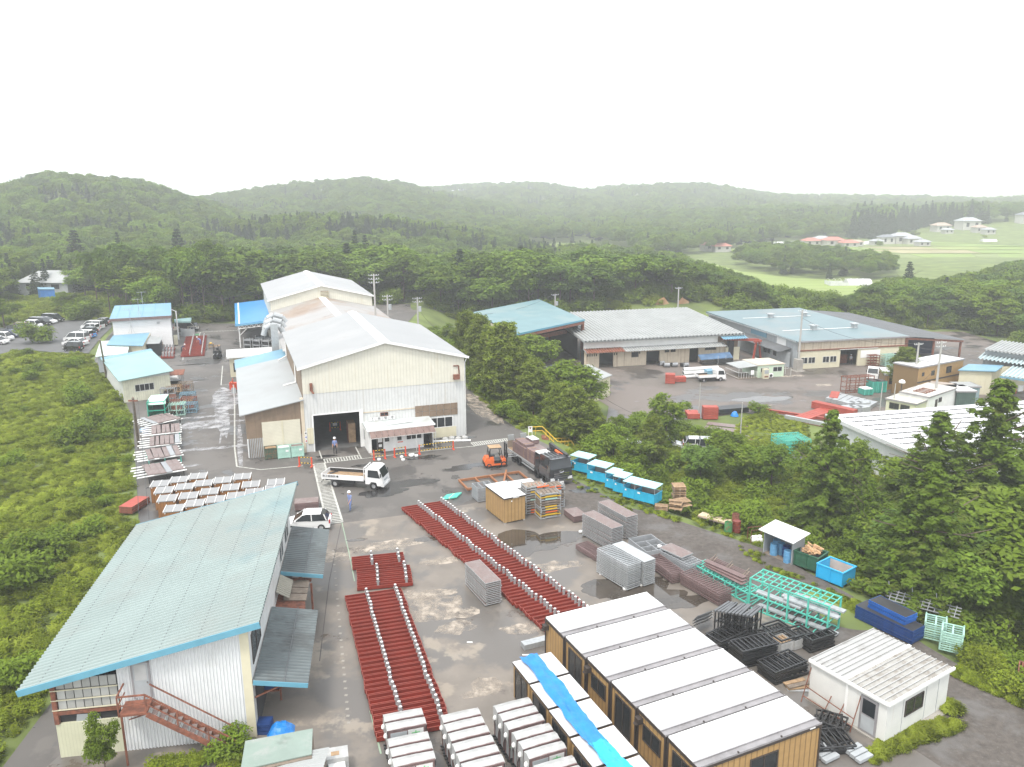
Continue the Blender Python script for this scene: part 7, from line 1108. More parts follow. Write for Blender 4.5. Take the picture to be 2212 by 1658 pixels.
for i,p in enumerate(gm):
 t=T('bin_box',('rusty dark green bin with boards and a white tray, left of the mint bins','mint green steel bin left of its twin at the roller door','mint green steel bin holding cardboard at the roller door')[i],'bin',p,HA);m=m_mint if i else mat('rust_green',(.06,.09,.06),.7,var=.3,vs=4,dirt=[((.18,.07,.04),4,.5,.8)])
 part(t,'body',m,lambda b:b.box(0,0,.1,1.35,.05,1.25).box(0,1.0,.1,1.35,1.05,1.25).box(0,.05,.1,.05,1,1.25).box(1.3,.05,.1,1.35,1,1.25).box(.05,.05,.1,1.3,1.0,.2));part(t,'front_frame',m,lambda b:b.box(.62,-.03,.1,.7,0,1.25).box(0,-.03,1.17,1.35,0,1.27).box(0,-.03,.08,1.35,0,.18));part(t,'contents',(m_wood,m_sheet,m_pinkdeck)[i],lambda b:b.box(.1,.1,.9,1.25,.95,1.2));part(t,'foot',m,lambda b:[b.box(x,y,0,x+.12,y+.12,.1)for x in(0,1.2)for y in(0,.9)])
 if i:part(t,'plate',m_white,lambda b:b.box(.85,-.045,.75,1.15,-.035,.95))
ysr=[at(9,975,300,0),at(9,1190,290,0),at(9,1385,480,-1.2),at(9,1600,470,-1.6),at(9,1650,560,-2.2)]
t=T('stair_railing','yellow steel railing stepping down the bank beside the truck','railing')
for h_ in(1.0,.5):part(t,'rail',m_yellow,lambda b:b.path([p+V((0,0,h_))for p in ysr],.05,6).path([p+V((.3,-1.2,h_))for p in ysr[1:]],.05,6))
for a,c in zip(ysr[:-1],ysr[1:]):
 n=max(2,int((c-a).length/.55));part(t,'baluster',m_yellow,lambda b:[b.bar(a.lerp(c,i/n),a.lerp(c,i/n)+V((0,0,1.0)),.045)for i in range(n+1)]+[b.bar(a.lerp(c,i/n)+V((.3,-1.2,0)),a.lerp(c,i/n)+V((.3,-1.2,1)),.045)for i in range(n+1)]if a is not ysr[0]else[b.bar(a.lerp(c,i/n),a.lerp(c,i/n)+V((0,0,1.0)),.045)for i in range(n+1)])
st2=T('bank_steps','rusty brown steps going down under the yellow railing','steps');
for i in range(9):p=ysr[1].lerp(ysr[2],i/9);part(st2,'step',m_rust,lambda b:b.box(p.x-.1,p.y-1.25,p.z-.35,p.x+.42,p.y-.02,p.z-.02))
part(st2,'step',m_rust,lambda b:b.box(ysr[3].x-.3,ysr[3].y-1.9,-2.3,ysr[3].x+1.2,ysr[3].y-.2,-1.75))
t=T('warning_sign','white warning sign on the end of the yellow railing','sign',at(9,1000,335),.2);part(t,'board',m_white,lambda b:b.box(-.25,-.03,.65,.25,0,1.35));part(t,'post',m_white,lambda b:b.box(-.25,-.02,0,-.2,.02,.65).box(.2,-.02,0,.25,.02,.65));part(t,'symbol',m_rust,lambda b:b.add([(-.15,-.035,1.25),(.15,-.035,1.25),(0,-.035,.98)],[(0,2,1)]))
# ---- left side: boxes with white lids, board racks, scrap
bxp=T('lidded_box','x','box');part(bxp,'body',mat('oak_box',(.26,.12,.04),.6,var=.15,vs=2,stripe=('X',.3,.7,.3)),lambda b:b.walls(1.75,1.6,(1.55,)*4));part(bxp,'lid',mat('grey_white_lid',(.25,.25,.25),.55,var=.08,vs=2),lambda b:b.box(-.03,-.03,1.57,.86,1.63,1.63).box(.89,-.03,1.57,1.78,1.63,1.63));part(bxp,'lid_strip',m_white,lambda b:b.box(.85,-.05,1.6,.9,1.65,1.66).box(-.05,-.04,1.55,0,1.65,1.68).box(1.75,-.04,1.55,1.8,1.65,1.68));part(bxp,'catch',m_white,lambda b:b.box(.1,-.04,1.45,.18,0,1.55).box(1.6,-.04,1.45,1.68,0,1.55));bxp.scale=(.84,1,1)
LID=[(975,1525),(1100,1498),(1225,1475),(1000,1568),(1135,1545),(1260,1522),(1387,1502),(1515,1478),(1020,1622),(1160,1605),(1297,1577),(1435,1550),(1570,1530),(1735,1515),(1060,1690),(1198,1655),(1335,1630),(1470,1605),(1590,1580),(1720,1560)]
for i,(x,y)in enumerate(LID):
 p=at(1,x,y,1.6);p.z=0;dup(bxp,p,R_(13),'oak box with a pale two part lid, %s of the %s row behind the workshop'%(('first','second','third','fourth','fifth','sixth')[(i if i<3 else i-3 if i<8 else i-8 if i<14 else i-14)],'back' if i<3 else 'second' if i<8 else 'third' if i<14 else 'front'),'oak boxes with pale lids')
kill(bxp)
p=at(1,935,1610,.6);p.z=0;pr=frame_me(2.6,1.3,.1,0,m_redlight,m_rust);stack(pr,p+V((-.2,-2.0,0)),R_(80),5,.13,'faded red panel in the pile at the workshop corner','faded red panels at the workshop corner','red_platform','panel');kill(pr)
for r_i,(xl,yl,xr,yr,n)in enumerate([(440,740,965,640,6),(400,905,950,850,6),(365,1090,945,1030,6),(345,1300,975,1215,6),(345,1560,1025,1450,6)]):
 a,c=at(12,xl+60,yl,.8),at(12,xr,yr,.8);an=dirang(a,c);L_=(c-a).length;a.z=0;dpt=3.7
 t=T('pipe_rack','rack of white pipes on low trestles, %s from the green cage'%('first','second','third','fourth','fifth')[r_i],'rack',a,an,'racks of white pipes and brown boards')
 for j in range(5):part(t,'pipe',m_white,lambda b:b.tube((-.9-.2*(j%2),.15+j*.85,.78-.02*(j%2)),(L_+.1,.15+j*.85,.78),.075,7))
 part(t,'trestle',m_tealsteel if r_i%2 else m_black,lambda b:[b.bar((x,.1,.66),(x,3.5,.66),.09)for x in(.2,L_*.5,L_-.2)]+[b.bar((x,y,0),(x,y,.66),.09)for x in(.2,L_*.5,L_-.2)for y in(.2,3.4)]+[b.bar((x,y,.3),(x+L_*.4,y,.3),.06)for x in(.2,L_*.5)for y in(.2,2.6)])
 for j in range(n):
  x=.15+j*(L_-.85)/(n-1);tag(T('deck_board','brown deck board across the white pipes of the %s rack, %s from the weeds'%(('first','second','third','fourth','fifth')[r_i],('first','second','third','fourth','fifth','sixth')[j]),'board',t.matrix_basis@V((x,.1+random.uniform(-.15,.15),.87)),an+.02*random.uniform(-1,1),'brown deck boards on the pipe racks'));dbp=sc.collection.objects[-1]
  part(dbp,'plank',m_pinkdeck if(r_i+j)%7 else m_galvdark,lambda b:b.box(0,0,0,.58,3.6,.07));part(dbp,'batten',m_purple,lambda b:b.box(-.01,.2,-.08,.45,.3,0).box(-.01,2.4,-.08,.45,2.5,0))
gc=at(12,430,670);t=T('green_cage','tall green steel cage with a pale top beside the scrap racks','cage',gc,R_(14));part(t,'frame',m_greenbox,lambda b:[b.box(x,y,0,x+.1,y+.1,2.4)for x in(0,2.0)for y in(0,3.4)]+[b.box(0,y,z,2.1,y+.08,z+.1)for y in(0,3.42)for z in(.1,1.2,2.3)]+[b.box(x,0,z,x+.08,3.5,z+.1)for x in(0,2.02)for z in(.1,1.2,2.3)]);part(t,'side_panel',m_greenbox,lambda b:b.box(-.02,.1,.2,.0,3.4,2.3).box(.1,.1,.2,2.0,3.3,.3));part(t,'top',mat('pale_green_top',(.5,.72,.62),.5,var=.15),lambda b:b.box(.0,1.3,2.41,2.1,3.5,2.46).slab((0,.6,1.9),(2.1,.6,1.9),(2.1,1.3,2.42),(0,1.3,2.42),.04));part(t,'mesh',m_black,lambda b:b.box(.1,3.3,.3,2.0,3.36,2.2).box(.1,.4,1.2,2.0,1.2,1.26))
t=T('storage_container','blue sided container with a white top behind the green cage','container',at(12,250,330),R_(14));part(t,'body',mat('dull_blue',(.10,.18,.28),.6,var=.2),lambda b:b.box(0,0,0,2.2,4.5,2.3));part(t,'top',m_white,lambda b:b.box(-.05,-.05,2.31,2.25,4.6,2.38))
t=T('blue_box','small blue and white box among the weeds by the racks','box',at(12,350,890),.3);part(t,'body',m_bluep,lambda b:b.box(0,0,0,.5,.9,.5));part(t,'lid',mat('pale_blue_lid',(.3,.45,.6),.5),lambda b:b.box(-.35,0,.3,.02,.9,.62))
t=T('small_canopy','rusty brown canopy on posts in front of the small workshop','canopy',at(12,480,190),R_(14));part(t,'roof',m_rust,lambda b:b.slab((-.3,-.4,2.1),(4.6,-.4,2.2),(4.6,1.5,2.6),(-.3,1.5,2.5),.08));part(t,'post',m_galv,lambda b:[b.bar((x,y,0),(x,y,2.1),.08)for x in(0,4.3)for y in(0,1.2)]);part(t,'stock',m_black,lambda b:b.box(.5,.2,.1,4,1.2,1.2))
t=T('white_tank','white rounded tank at the corner of the small workshop','tank',at(12,815,75),.2);part(t,'shell',m_white,lambda b:b.tube((-.8,0,.9),(.8,0,.9),.45,12));part(t,'stand',m_rust,lambda b:b.box(-.7,-.35,0,.7,.35,.5))
for i,(x,y,m,lab)in enumerate([(610,480,m_rust,'rusty stillage stacked high behind the rack of boards'),(690,560,m_rust,'tangled rusty stillage beside the green cage'),(760,600,m_mint,'pale green stillage frame nearest the rack of boards'),(630,330,m_galvdark,'grey stillage with pipes in the scrap store'),(720,300,m_wood,'stillage with orange wooden frames on top'),(900,250,m_woodgrey,'stillage topped by slatted brown boards'),(930,390,mat('dull_blue_steel',(.14,.24,.30),.6,var=.2),'far dull blue steel stillage at the road edge'),(940,470,m_rust,'middle stillage with rusty slats at the road edge'),(950,560,mat('dull_blue_steel',(.14,.24,.30),.6,var=.2),'near dull blue steel stillage at the road edge')]):
 t=rack(lab,at(12,x,y),R_(14),1.9,1.5,1.5 if i<6 else 1.2,2,2,m,'stillage');part(t,'stock',(m_black,m_wood,m_rust)[i%3],lambda b:[b.bar((.2+.25*j,.1,.5+.1*(j%3)),(.4+.2*j,1.4,.9+.12*(j%2)),.1)for j in range(6)])
t=T('red_machine','red fire hose reel and valves at the lean-to corner','hose reel',at(11,1780,1590),.2);part(t,'body',m_redpost,lambda b:b.box(-.5,-.3,.2,.5,.3,1.2));part(t,'hose',m_orange,lambda b:b.path([(-.4,-.4,1.2),(-.1,-.5,1.5),(.2,-.4,1.0),(.4,-.5,.2)],.06));part(t,'post',m_redpost,lambda b:b.bar((0,0,0),(0,0,1.8),.08))
t=T('wire_post','white slim post at the white line by the lean-to','post',at(12,1800,395),0);part(t,'shaft',m_white,lambda b:b.tube((0,0,0),(0,0,2.6),.07,6));part(t,'plate',m_greysheet,lambda b:b.box(-.3,-.05,1.4,.3,0,2.2))
t=T('tool_trolley','wooden trolley with a lamp beside the distant red block','trolley',at(11,1385,930),.2);part(t,'frame',m_wood,lambda b:[b.box(x,y,0,x+.08,y+.08,.9)for x in(0,.8)for y in(0,.6)]+[b.box(0,0,z,.88,.68,z+.06)for z in(.3,.85)]);part(t,'lamp',m_yellow,lambda b:b.lathe([(.2,.91),(.25,1.05),(.05,1.15)],8,0,(.4,.3)))
t=T('planter_board','wooden frame clutter beside the office annex','clutter',at(11,490,960),.2);part(t,'frame',m_wood,lambda b:[b.bar((0,0,z),(2,.3,z),.1)for z in(.2,.6,1.0)]+[b.bar((x,.1,0),(x,.1,1.6),.09)for x in(.1,1.0,1.9)]);part(t,'bush',m_black,lambda b:b.box(.2,.4,0,1.6,1.4,.7))
t=T('green_mat','green mat on the asphalt beside the pale box near the office','mat',at(11,1140,722),.3);part(t,'sheet',mat('green_mat',(.08,.22,.11),.7),lambda b:b.box(0,0,.012,1.1,1.9,.03));t=T('pale_crate','pale wooden crate next to the green mat','crate',at(11,1075,730),.3);part(t,'body',m_wood,lambda b:b.box(0,0,0,.9,1.2,.5));part(t,'lid',m_cream,lambda b:b.box(-.02,-.02,.51,.92,1.22,.55))
# ---- lower yard stock
def ystack(lab,k,a,c,zt,w,rows,lay,m,nm,cat,hgt,grp):
 p,a_,ln=ori(k,a,c,RZ+zt);p.z=RZ
 for i in range(lay):
  for j in range(rows):t=T(nm,lab%('topmost' if i==lay-1 else 'lowest' if i==0 else 'middle'),cat,p+V((-math.sin(a_)*w*j,math.cos(a_)*w*j,.08+i*hgt)),a_,grp);part(t,'body',m,lambda b:b.box(0,0,0,ln,w*.92,hgt*.92));part(t,'end_flange',m,lambda b:b.box(-.03,-.02,0,0,w*.94,hgt*.94).box(ln,-.02,0,ln+.03,w*.94,hgt*.94))
ystack('faded red long box beam, %s in the long pile in the lower yard',3,(935,905),(1185,960),.9,.6,2,3,m_redlight,'red_box_beam','steel beam',.34,'red box beams in the long pile');ystack('faded red block, %s in the short pile behind the long red beams',3,(1040,875),(1090,880),.6,.7,6,2,m_redlight,'red_box_beam','steel beam',.34,'red beams in the short pile')
ystack('faded red crate, %s in the tall stack by the dark beams',3,(285,960),(372,960),1.2,1.3,1,5,m_redlight,'red_crate','crate',.36,'red crates by the dark beams');ystack('faded red crate, %s in the low stack left of the tall one',3,(190,985),(262,985),.5,1.2,2,2,m_redlight,'red_crate','crate',.36,'red crates left of the tall stack');ystack('black long beam, %s in the pile by the red crates',3,(380,960),(555,945),.5,.5,4,3,m_black,'black_beam','steel beam',.25,'black beams by the red crates')
ystack('faded red crate, %s in the stack behind the small white truck',3,(55,758),(112,760),1.0,1.6,1,4,m_redlight,'red_crate','crate',.4,'red crates behind the truck');ystack('dark red crate, %s in front of the stack near the truck',3,(112,768),(178,766),.5,1.2,1,2,m_redlight,'red_crate','crate',.45,'dark red crates near the truck')
ystack('dull red plank bundle, %s in the fan below the long red pile',3,(915,1010),(1075,955),.3,.55,4,2,m_redlight,'red_plank','plank bundle',.2,'dull red planks')
for i in range(7):p=at(3,1050+36*i,905+9*i,RZ);t=T('grey_pipe_bundle','bundle of grey sections in the %s place of the grey row'%('first','second','third','fourth','fifth','sixth','seventh')[i],'bundle',p,R_(48),'bundles of grey sections');[part(t,'section',m_galv,lambda b:b.box(0,j*.22,.05+.2*q_,4.6,j*.22+.19,.22+.2*q_))for j in range(4)for q_ in range(3)]
for i in range(6):p=at(3,1150+45*(i%3),970-28*(i//3),RZ);t=T('grey_pipe_bundle','square bundle of grey boards in the %s row before the pale hut, %s'%(('front','back')[i//3],('left','middle','right')[i%3]),'bundle',p,R_(20),'square grey bundles');[part(t,'board',m_galv,lambda b:b.box(j*.3,0,.05,j*.3+.27,1.4,.85))for j in range(5)]
p=at(3,165,765,RZ)
for i in range(5):t=T('white_pipe','big white pipe beside the small flatbed in the lower yard, %s'%('lowest front','lowest back','middle front','middle back','top')[i],'pipe',p+V((0,.5+.65*(i%2)+(.3 if i==4 else 0),.35+.62*(i//2))),R_(13),'big white pipes');part(t,'pipe',m_white,lambda b:b.tube((0,0,0),(6.6,0,0),.3,12));part(t,'bore',m_dark,lambda b:b.tube((-.01,0,0),(0,0,0.0),.24,10))
for(k,x,y,L_,w,h,lv,m,lab)in[(3,1140,850,5.0,1.4,2.6,3,m_rust,'rusty red three tier rack by the green bins'),(3,1285,690,1.9,1.6,2.1,4,m_rust,'rusty crate rack against the big warehouse wall'),(3,1378,688,2.3,1.8,2.1,5,m_mint,'pale green stacked frames against the big warehouse wall'),(3,1440,685,2.2,1.4,1.4,2,m_rust,'dark rusty rack at the warehouse corner')]:rack(lab,at(k,x,y,RZ),R_(13),L_,w,h,3,lv,m)
for i,(x,y)in enumerate([(1250,865),(1297,850),(1330,850)]):t=T('green_skip',('teal green bin with a white sheet on it','taller teal green bin in the middle','taller teal green bin on the right')[i],'bin',at(3,x,y,RZ),R_(14));part(t,'body',m_greenbox if 0 else mat('teal_bin',(.04,.26,.20),.5,var=.15),lambda b:b.box(0,0,.1,1.6,1.6,1.0 if i==0 else 1.9));part(t,'rib',m_tealsteel,lambda b:[b.box(x_,-.05,.1,x_+.08,0,1.0 if i==0 else 1.9)for x_ in(0,.76,1.52)]);part(t,'cover',m_white if i==0 else m_trim,lambda b:b.box(.05,.05,1.01 if i==0 else 1.91,1.55,1.55,1.12 if i==0 else 1.98))
for i,pts in enumerate([((300,1038),(540,1065)),((285,1062),(530,1090)),((350,1098),(602,1120)),((360,1130),(590,1135))]):
 p,a_,ln=ori(3,*pts,RZ);t=T('steel_plate','rusty road plate on the grass island, %s of four'%('farthest','second','third','nearest')[i],'steel plate',p+V((0,0,.02)),a_,'rusty plates on the grass island');part(t,'plate',m_pinkdeck,lambda b:b.box(0,0,0,ln,1.5,.03));part(t,'edge_mark',m_rust,lambda b:b.box(ln-.5,.1,.031,ln-.1,1.4,.034))
p=at(3,765,1215,RZ);t=rack('turquoise cage pallet beside the lower road under the trees',p,R_(10),3.6,3.2,1.7,4,4,m_tealsteel,'cage_pallet');crumple(at(3,470,985,RZ),.6,.7,m_tarp,'blue tarpaulin over goods beside the black beams',seed=4)
t=T('long_grey_beam','grey guard rail beam lying at the lower yard edge','beam',at(3,770,1005,RZ),dirang(at(3,770,1005,RZ),at(3,945,1040,RZ)));part(t,'beam',m_galv,lambda b:b.box(0,0,.1,8,.5,.6));part(t,'foot',m_rust,lambda b:b.box(0,0,0,8,.3,.1))
t=T('red_guard_beam','dull red beam lying along the lower yard edge','beam',at(3,560,945,RZ),dirang(at(3,560,945,RZ),at(3,830,985,RZ)));part(t,'beam',m_redlight,lambda b:b.box(0,0,.05,12,.35,.35));part(t,'flange',m_redlight,lambda b:b.box(0,-.08,.35,12,.43,.4))
for i,(x,y)in enumerate([(60,690),(105,688),(90,660),(165,690),(20,680)]):t=T('machine_part','dark machine part before the long workshop, '+['left by the door','second from the door','on the small rack','rightmost by the cream doors','nearest the post'][i],'machine part',at(3,x,y,RZ),.2*i);part(t,'body',m_black,lambda b:b.box(-.6,-.4,.1,.6,.4,.7));part(t,'drum',m_galvdark,lambda b:b.tube((-.5,-.5,.5),(.5,-.5,.5),.35,10))
p=at(3,270,680,RZ);t=T('covered_stock','stock under a dull blue tarpaulin against the long workshop','stock',p,SA);part(t,'cover',mat('dull_tarp',(.07,.13,.22),.6,var=.25,vs=1,bump=.3),lambda b:b.slab((0,.2,1.0),(6.6,.2,1.1),(6.6,1.6,1.9),(0,1.6,1.7),.1));part(t,'stock',m_black,lambda b:b.box(.2,-.3,.1,3.0,1.2,.6).box(3.3,-.5,.1,6.3,1.2,1.0));part(t,'upright',m_galv,lambda b:[b.bar((x,-.4,0),(x,-.4,1.7),.07)for x in(3.2,4.8,6.3)])
# ================================================================ VEHICLES
m_carw=mat('car_white',(.72,.72,.71),.25,var=.02,coat=.5);m_carb=mat('car_black',(.012,.012,.014),.2,var=.05,coat=.6);m_cars=mat('car_silver',(.42,.43,.44),.3,metal=.4,var=.03,coat=.4);m_carr=mat('car_dark_red',(.13,.015,.015),.25,var=.03,coat=.5);m_carn=mat('car_navy',(.02,.03,.07),.25,var=.03,coat=.5);m_carbl=mat('car_blue',(.03,.2,.5),.25,var=.03,coat=.5);m_carc=mat('car_cream',(.62,.58,.50),.3,var=.02,coat=.4)
def loft(b,prof,W,f,m=0):
 n=len(prof);vs=[(x,-W/2*f(x,z),z)for x,z in prof]+[(x,W/2*f(x,z),z)for x,z in prof]
 b.add(vs,[tuple(range(n)),tuple(range(n,2*n))[::-1]]+[(i,n+i,n+(i+1)%n,(i+1)%n)for i in range(n)],m)
def wheel(t,x,y,r,w,s=1,hub=m_rim):
 wh_=T('wheel',None,None,(x,y,r));wh_.parent=t
 part(wh_,'tyre',m_tyre,lambda b:[b.add([(rr*math.cos(a),yy*s,rr*math.sin(a))for rr,yy in((r*.62,0),(r*.95,0),(r,w*.15),(r,w*.85),(r*.95,w),(r*.62,w))for a in[6.2832*k/14 for k in range(14)]],[(i*14+j,i*14+(j+1)%14,(i+1)*14+(j+1)%14,(i+1)*14+j)for i in range(5)for j in range(14)])])
 part(wh_,'rim',hub,lambda b:b.tube((0,w*.12*s,0),(0,w*.5*s,0),r*.63,12));return wh_
SHAPES={'hatch':(3.9,1.68,[(-1.95,.35),(-1.95,.85),(-1.85,.95),(.95,.92),(1.75,.72),(1.95,.5),(1.95,.28),(-1.9,.28)],[(-1.8,.93),(-1.55,1.35),(-1.2,1.5),(.0,1.52),(.35,1.44),(1.15,.9)]),'sedan':(4.6,1.75,[(-2.3,.4),(-2.28,.9),(-2.1,.97),(-1.6,.98),(1.0,.94),(2.05,.78),(2.28,.55),(2.3,.3),(-2.25,.3)],[(-1.85,.96),(-1.1,1.38),(-.6,1.46),(.2,1.46),(1.25,.92)]),'kei':(3.4,1.48,[(-1.7,.32),(-1.7,.95),(-1.66,1.0),(1.05,.98),(1.55,.86),(1.7,.6),(1.7,.28),(-1.68,.28)],[(-1.66,.98),(-1.58,1.62),(-1.4,1.74),(.45,1.74),(.7,1.66),(1.2,.96)]),'van':(4.7,1.72,[(-2.35,.34),(-2.35,1.0),(-2.3,1.05),(1.3,1.02),(2.1,.9),(2.33,.6),(2.35,.3),(-2.3,.3)],[(-2.3,1.03),(-2.2,1.72),(-2.0,1.86),(.7,1.86),(1.0,1.76),(1.85,.98)])}
CARP={}
def car(shape,paint,lab,p,rz,grp=None):
 if shape not in CARP:
  L_,W_,hull,glass=SHAPES[shape];t=T('parked_car','x','car');xe=L_/2
  fw_=lambda x,z:(1.0 if z<.8 else.97)*(1-.12*max(0,(abs(x)-xe*.72)/(xe*.28))**2);top=max(z for x,z in glass)
  part(t,'body',m_carw,lambda b:loft(b,hull,W_,fw_));part(t,'window_band',m_glass,lambda b:loft(b,glass,W_,lambda x,z:.93-.14*(z-.95)/.6))
  rp=[(x,z)for x,z in glass if z>top-.14];part(t,'roof',m_carw,lambda b:loft(b,[(x,z+.012)for x,z in rp]+[(x,z-.03)for x,z in rp[::-1]],W_,lambda x,z:.93-.14*(z-.95)/.6+.012))
  gx=[x for x,z in glass];part(t,'pillar',m_carw,lambda b:[b.bar((x0,s*(W_/2*.935),.95),(x1,s*W_/2*(.93-.14*(top-.08-.95)/.6)*1.01,top-.05),.07)for s in(-1,1)for x0,x1 in((gx[0]+.12,gx[1]+.1),(-.45 if shape!='kei' else-.5,-.42),(gx[-1]-.12,gx[-2]-.05))])
  for x in(-xe*.62,xe*.64):
   for s in(-1,1):wheel(t,x,s*(W_/2-.21),.3,.2,s)
  for s in(-1,1):part(t,'headlight',m_lamp,lambda b:b.box(xe-.28,s*W_*.36-.16,.56,xe-.05,s*W_*.36+.16,.72));part(t,'tail_light',m_redlamp,lambda b:b.box(-xe-.015,s*W_*.4-.1,.65,-xe+.1,s*W_*.4+.08,.95));part(t,'mirror',m_carw,lambda b:b.box(gx[-1]-.3,s*(W_/2+.02)-.07,.92,gx[-1]-.18,s*(W_/2+.02)+.07,1.05))
  part(t,'number_plate',m_white,lambda b:b.box(xe-.01,-.17,.38,xe+.02,.17,.5).box(-xe-.02,-.17,.5,-xe+.01,.17,.62));CARP[shape]=t
 t=dup(CARP[shape],p,rz,lab,grp)
 for o in t.children:
  if o.name.split('.')[0]in('body','roof','pillar','mirror'):recolour(o,paint)
 return t
G1='cars parked in the car park'
for(x,y),sh_,pt,rz,lab in[((345,452),'van',m_carb,-8,'black minivan at the far end of the back row in the car park'),((300,464),'sedan',m_carw,-8,'white car beside the black minivan'),((262,476),'van',m_carb,-8,'black wagon between two white cars in the back row'),((222,492),'kei',m_carw,-8,'white boxy car in the middle of the back row'),((155,510),'kei',m_carr,-8,'dark red boxy car in the back row'),((112,532),'kei',m_carb,-8,'black boxy car next to the dark red one'),((72,552),'hatch',m_carn,-8,'dark blue hatchback in the back row'),((30,574),'kei',m_carw,-8,'white small van near the left picture edge'),((-10,596),'hatch',m_carw,-8,'white car cut by the left picture edge'),((478,640),'kei',m_carb,172,'black boxy van at the near end of the front row'),((492,606),'sedan',m_carw,172,'white saloon next to the black boxy van'),((500,580),'van',m_carw,172,'white van behind the white saloon'),((560,556),'hatch',m_carbl,172,'bright blue car in the front row'),((548,560),'kei',m_carw,172,'white boxy car hiding the blue one'),((570,532),'hatch',m_carb,172,'dark hatchback in the front row'),((590,516),'kei',m_carw,172,'white high car in the front row'),((605,500),'van',m_carw,172,'white minivan in the front row'),((640,484),'hatch',m_carb,172,'black car near the far end of the front row'),((665,468),'sedan',m_cars,172,'silver saloon at the far end of the front row')]:car(sh_,pt,lab,at(1,x,y),R_(rz),G1)
car('van',m_carc,'cream van parked at the small carport',at(11,1035,640),R_(12));car('sedan',m_carb,'black car just beyond the cream van',at(11,1150,625),R_(-70))
for i,(x,pt)in enumerate([(1045,m_carw),(1115,m_carb),(1165,m_cars),(1212,m_cars)]):car('van' if i<2 else 'hatch',pt,['white car behind the big warehouse roof','black van behind the big warehouse roof','silver car left of the last one behind the warehouse','rightmost silver car behind the big warehouse'][i],at(3,x,416,RZ)+V((0,0,.9)),R_(10))
for i,(k,x,y)in enumerate([(3,250,1185),(3,360,1205),(3,60,1180),(2,2050,1330),(2,1960,1300)]):p=at(k,x,y,RZ);p.z=max(RZ+.03,tz(p.x,p.y));car('van' if i%2 else 'hatch',(m_carw,m_cars)[i%2],'car on the lower road glimpsed between the bank trees, %s'%('white second from the left','silver rightmost','white third','silver one','white first')[i],p,R_(-8),'cars on the lower road')
p=at(4,2022,168);t=car('hatch',m_carw,'white hatchback parked at the corner of the teal roofed workshop',p+V((-1.45,.75,0)),R_(186));t.name='parked_car'
for t in CARP.values():kill(t)
def flatbed(lab,p,rz,Lb=4.3,sc_=1.0,body=m_carw,cargo=None):
 t=T('flatbed_truck',lab,'truck',p,rz);W_=2.0;x0=-Lb-.15
 cab=[(.0,.55),(.0,2.0),(.2,2.18),(1.15,2.2),(1.35,2.1),(1.72,1.25),(1.78,.7),(1.75,.42),(1.2,.42),(1.1,.75),(.6,.8),(.4,.55)]
 part(t,'cab',body,lambda b:loft(b,cab,W_*.92,lambda x,z:1 if z<1.4 else 1-.1*(z-1.4)))
 part(t,'windscreen',m_glass,lambda b:b.add([(1.755,-.82,1.27),(1.755,.82,1.27),(1.41,.76,2.06),(1.41,-.76,2.06)],[(0,1,2,3)]))
 for s in(-1,1):
  part(t,'side_window',m_glass,lambda b:b.add([(.25,s*.935,1.28),(1.5,s*.935,1.2),(1.28,s*.895,1.95),(.3,s*.895,1.98)],[(0,1,2,3)]));part(t,'mirror',m_black,lambda b:b.box(1.55,s*1.02-.05,1.35,1.65,s*1.02+.05,1.7));part(t,'headlight',m_lamp,lambda b:b.box(1.7,s*.68-.2,.62,1.80,s*.68+.2,.82))
  for x in(.8,x0+Lb*.3):wheel(t,x,s*(W_/2-.3),.36,.24,s)
 part(t,'grille',m_greysheet,lambda b:b.box(1.74,-.45,.85,1.79,.45,1.0));part(t,'bumper',body,lambda b:b.box(1.6,-.92,.36,1.86,.92,.6));part(t,'number_plate',m_yellow if 0 else m_white,lambda b:b.box(1.86,-.17,.4,1.875,.17,.56))
 part(t,'chassis',m_black,lambda b:b.box(x0+.1,-.4,.5,.8,.4,.78).box(x0+1.6,-.85,.42,x0+3.2,-.4,.72));part(t,'bed',body,lambda b:b.box(x0,-W_/2,.84,-.15,W_/2,.96));part(t,'bed_floor',m_wood,lambda b:b.box(x0+.08,-W_/2+.08,.96,-.2,W_/2-.08,.985))
 for s in(-1,1):part(t,'side_gate',body,lambda b:b.box(x0,s*W_/2-(.05 if s>0 else 0),.96,-.15,s*W_/2+(.05 if s<0 else 0),1.34));part(t,'gate_lining',m_black,lambda b:b.box(x0+.05,s*(W_/2-.06)-.006,.99,-.25,s*(W_/2-.06)+.006,1.3))
 part(t,'tail_gate',body,lambda b:b.box(x0-.05,-W_/2,.96,x0,W_/2,1.34));part(t,'guard_frame',body,lambda b:[b.bar((-.12,y,.96),(-.12,y,2.15),.06)for y in(-.9,-.45,0,.45,.9)]+[b.bar((-.12,-.93,z),(-.12,.93,z),.06)for z in(1.5,2.13)])
 part(t,'mud_flap',m_black,lambda b:b.bar((x0+.2,-.8,.75),(x0-.1,-.8,.45),.3,.04));t.scale=(sc_,)*3;return t
wr_,wf_=at(10,510,1528),at(10,1112,1570);ta=dirang(wr_,wf_);lf_=V((-math.sin(ta),math.cos(ta),0));p=wf_+lf_*1.0-V((math.cos(ta),math.sin(ta),0))*.8
t=flatbed('white flatbed truck standing empty on the asphalt before the hall',p,ta)
lt_=text(t,'東工建商㈱ ●',.27,m_ink,(-3.5,-1.052,1.16),(math.pi/2,0,0));part(t,'loose_plate',m_black,lambda b:b.bar((-4.1,.1,1.02),(-3.6,.85,1.02),.35,.03));part(t,'loose_plank',m_woodgrey,lambda b:b.bar((-1.2,-.85,1.02),(-.35,.4,1.02),.1,.06))
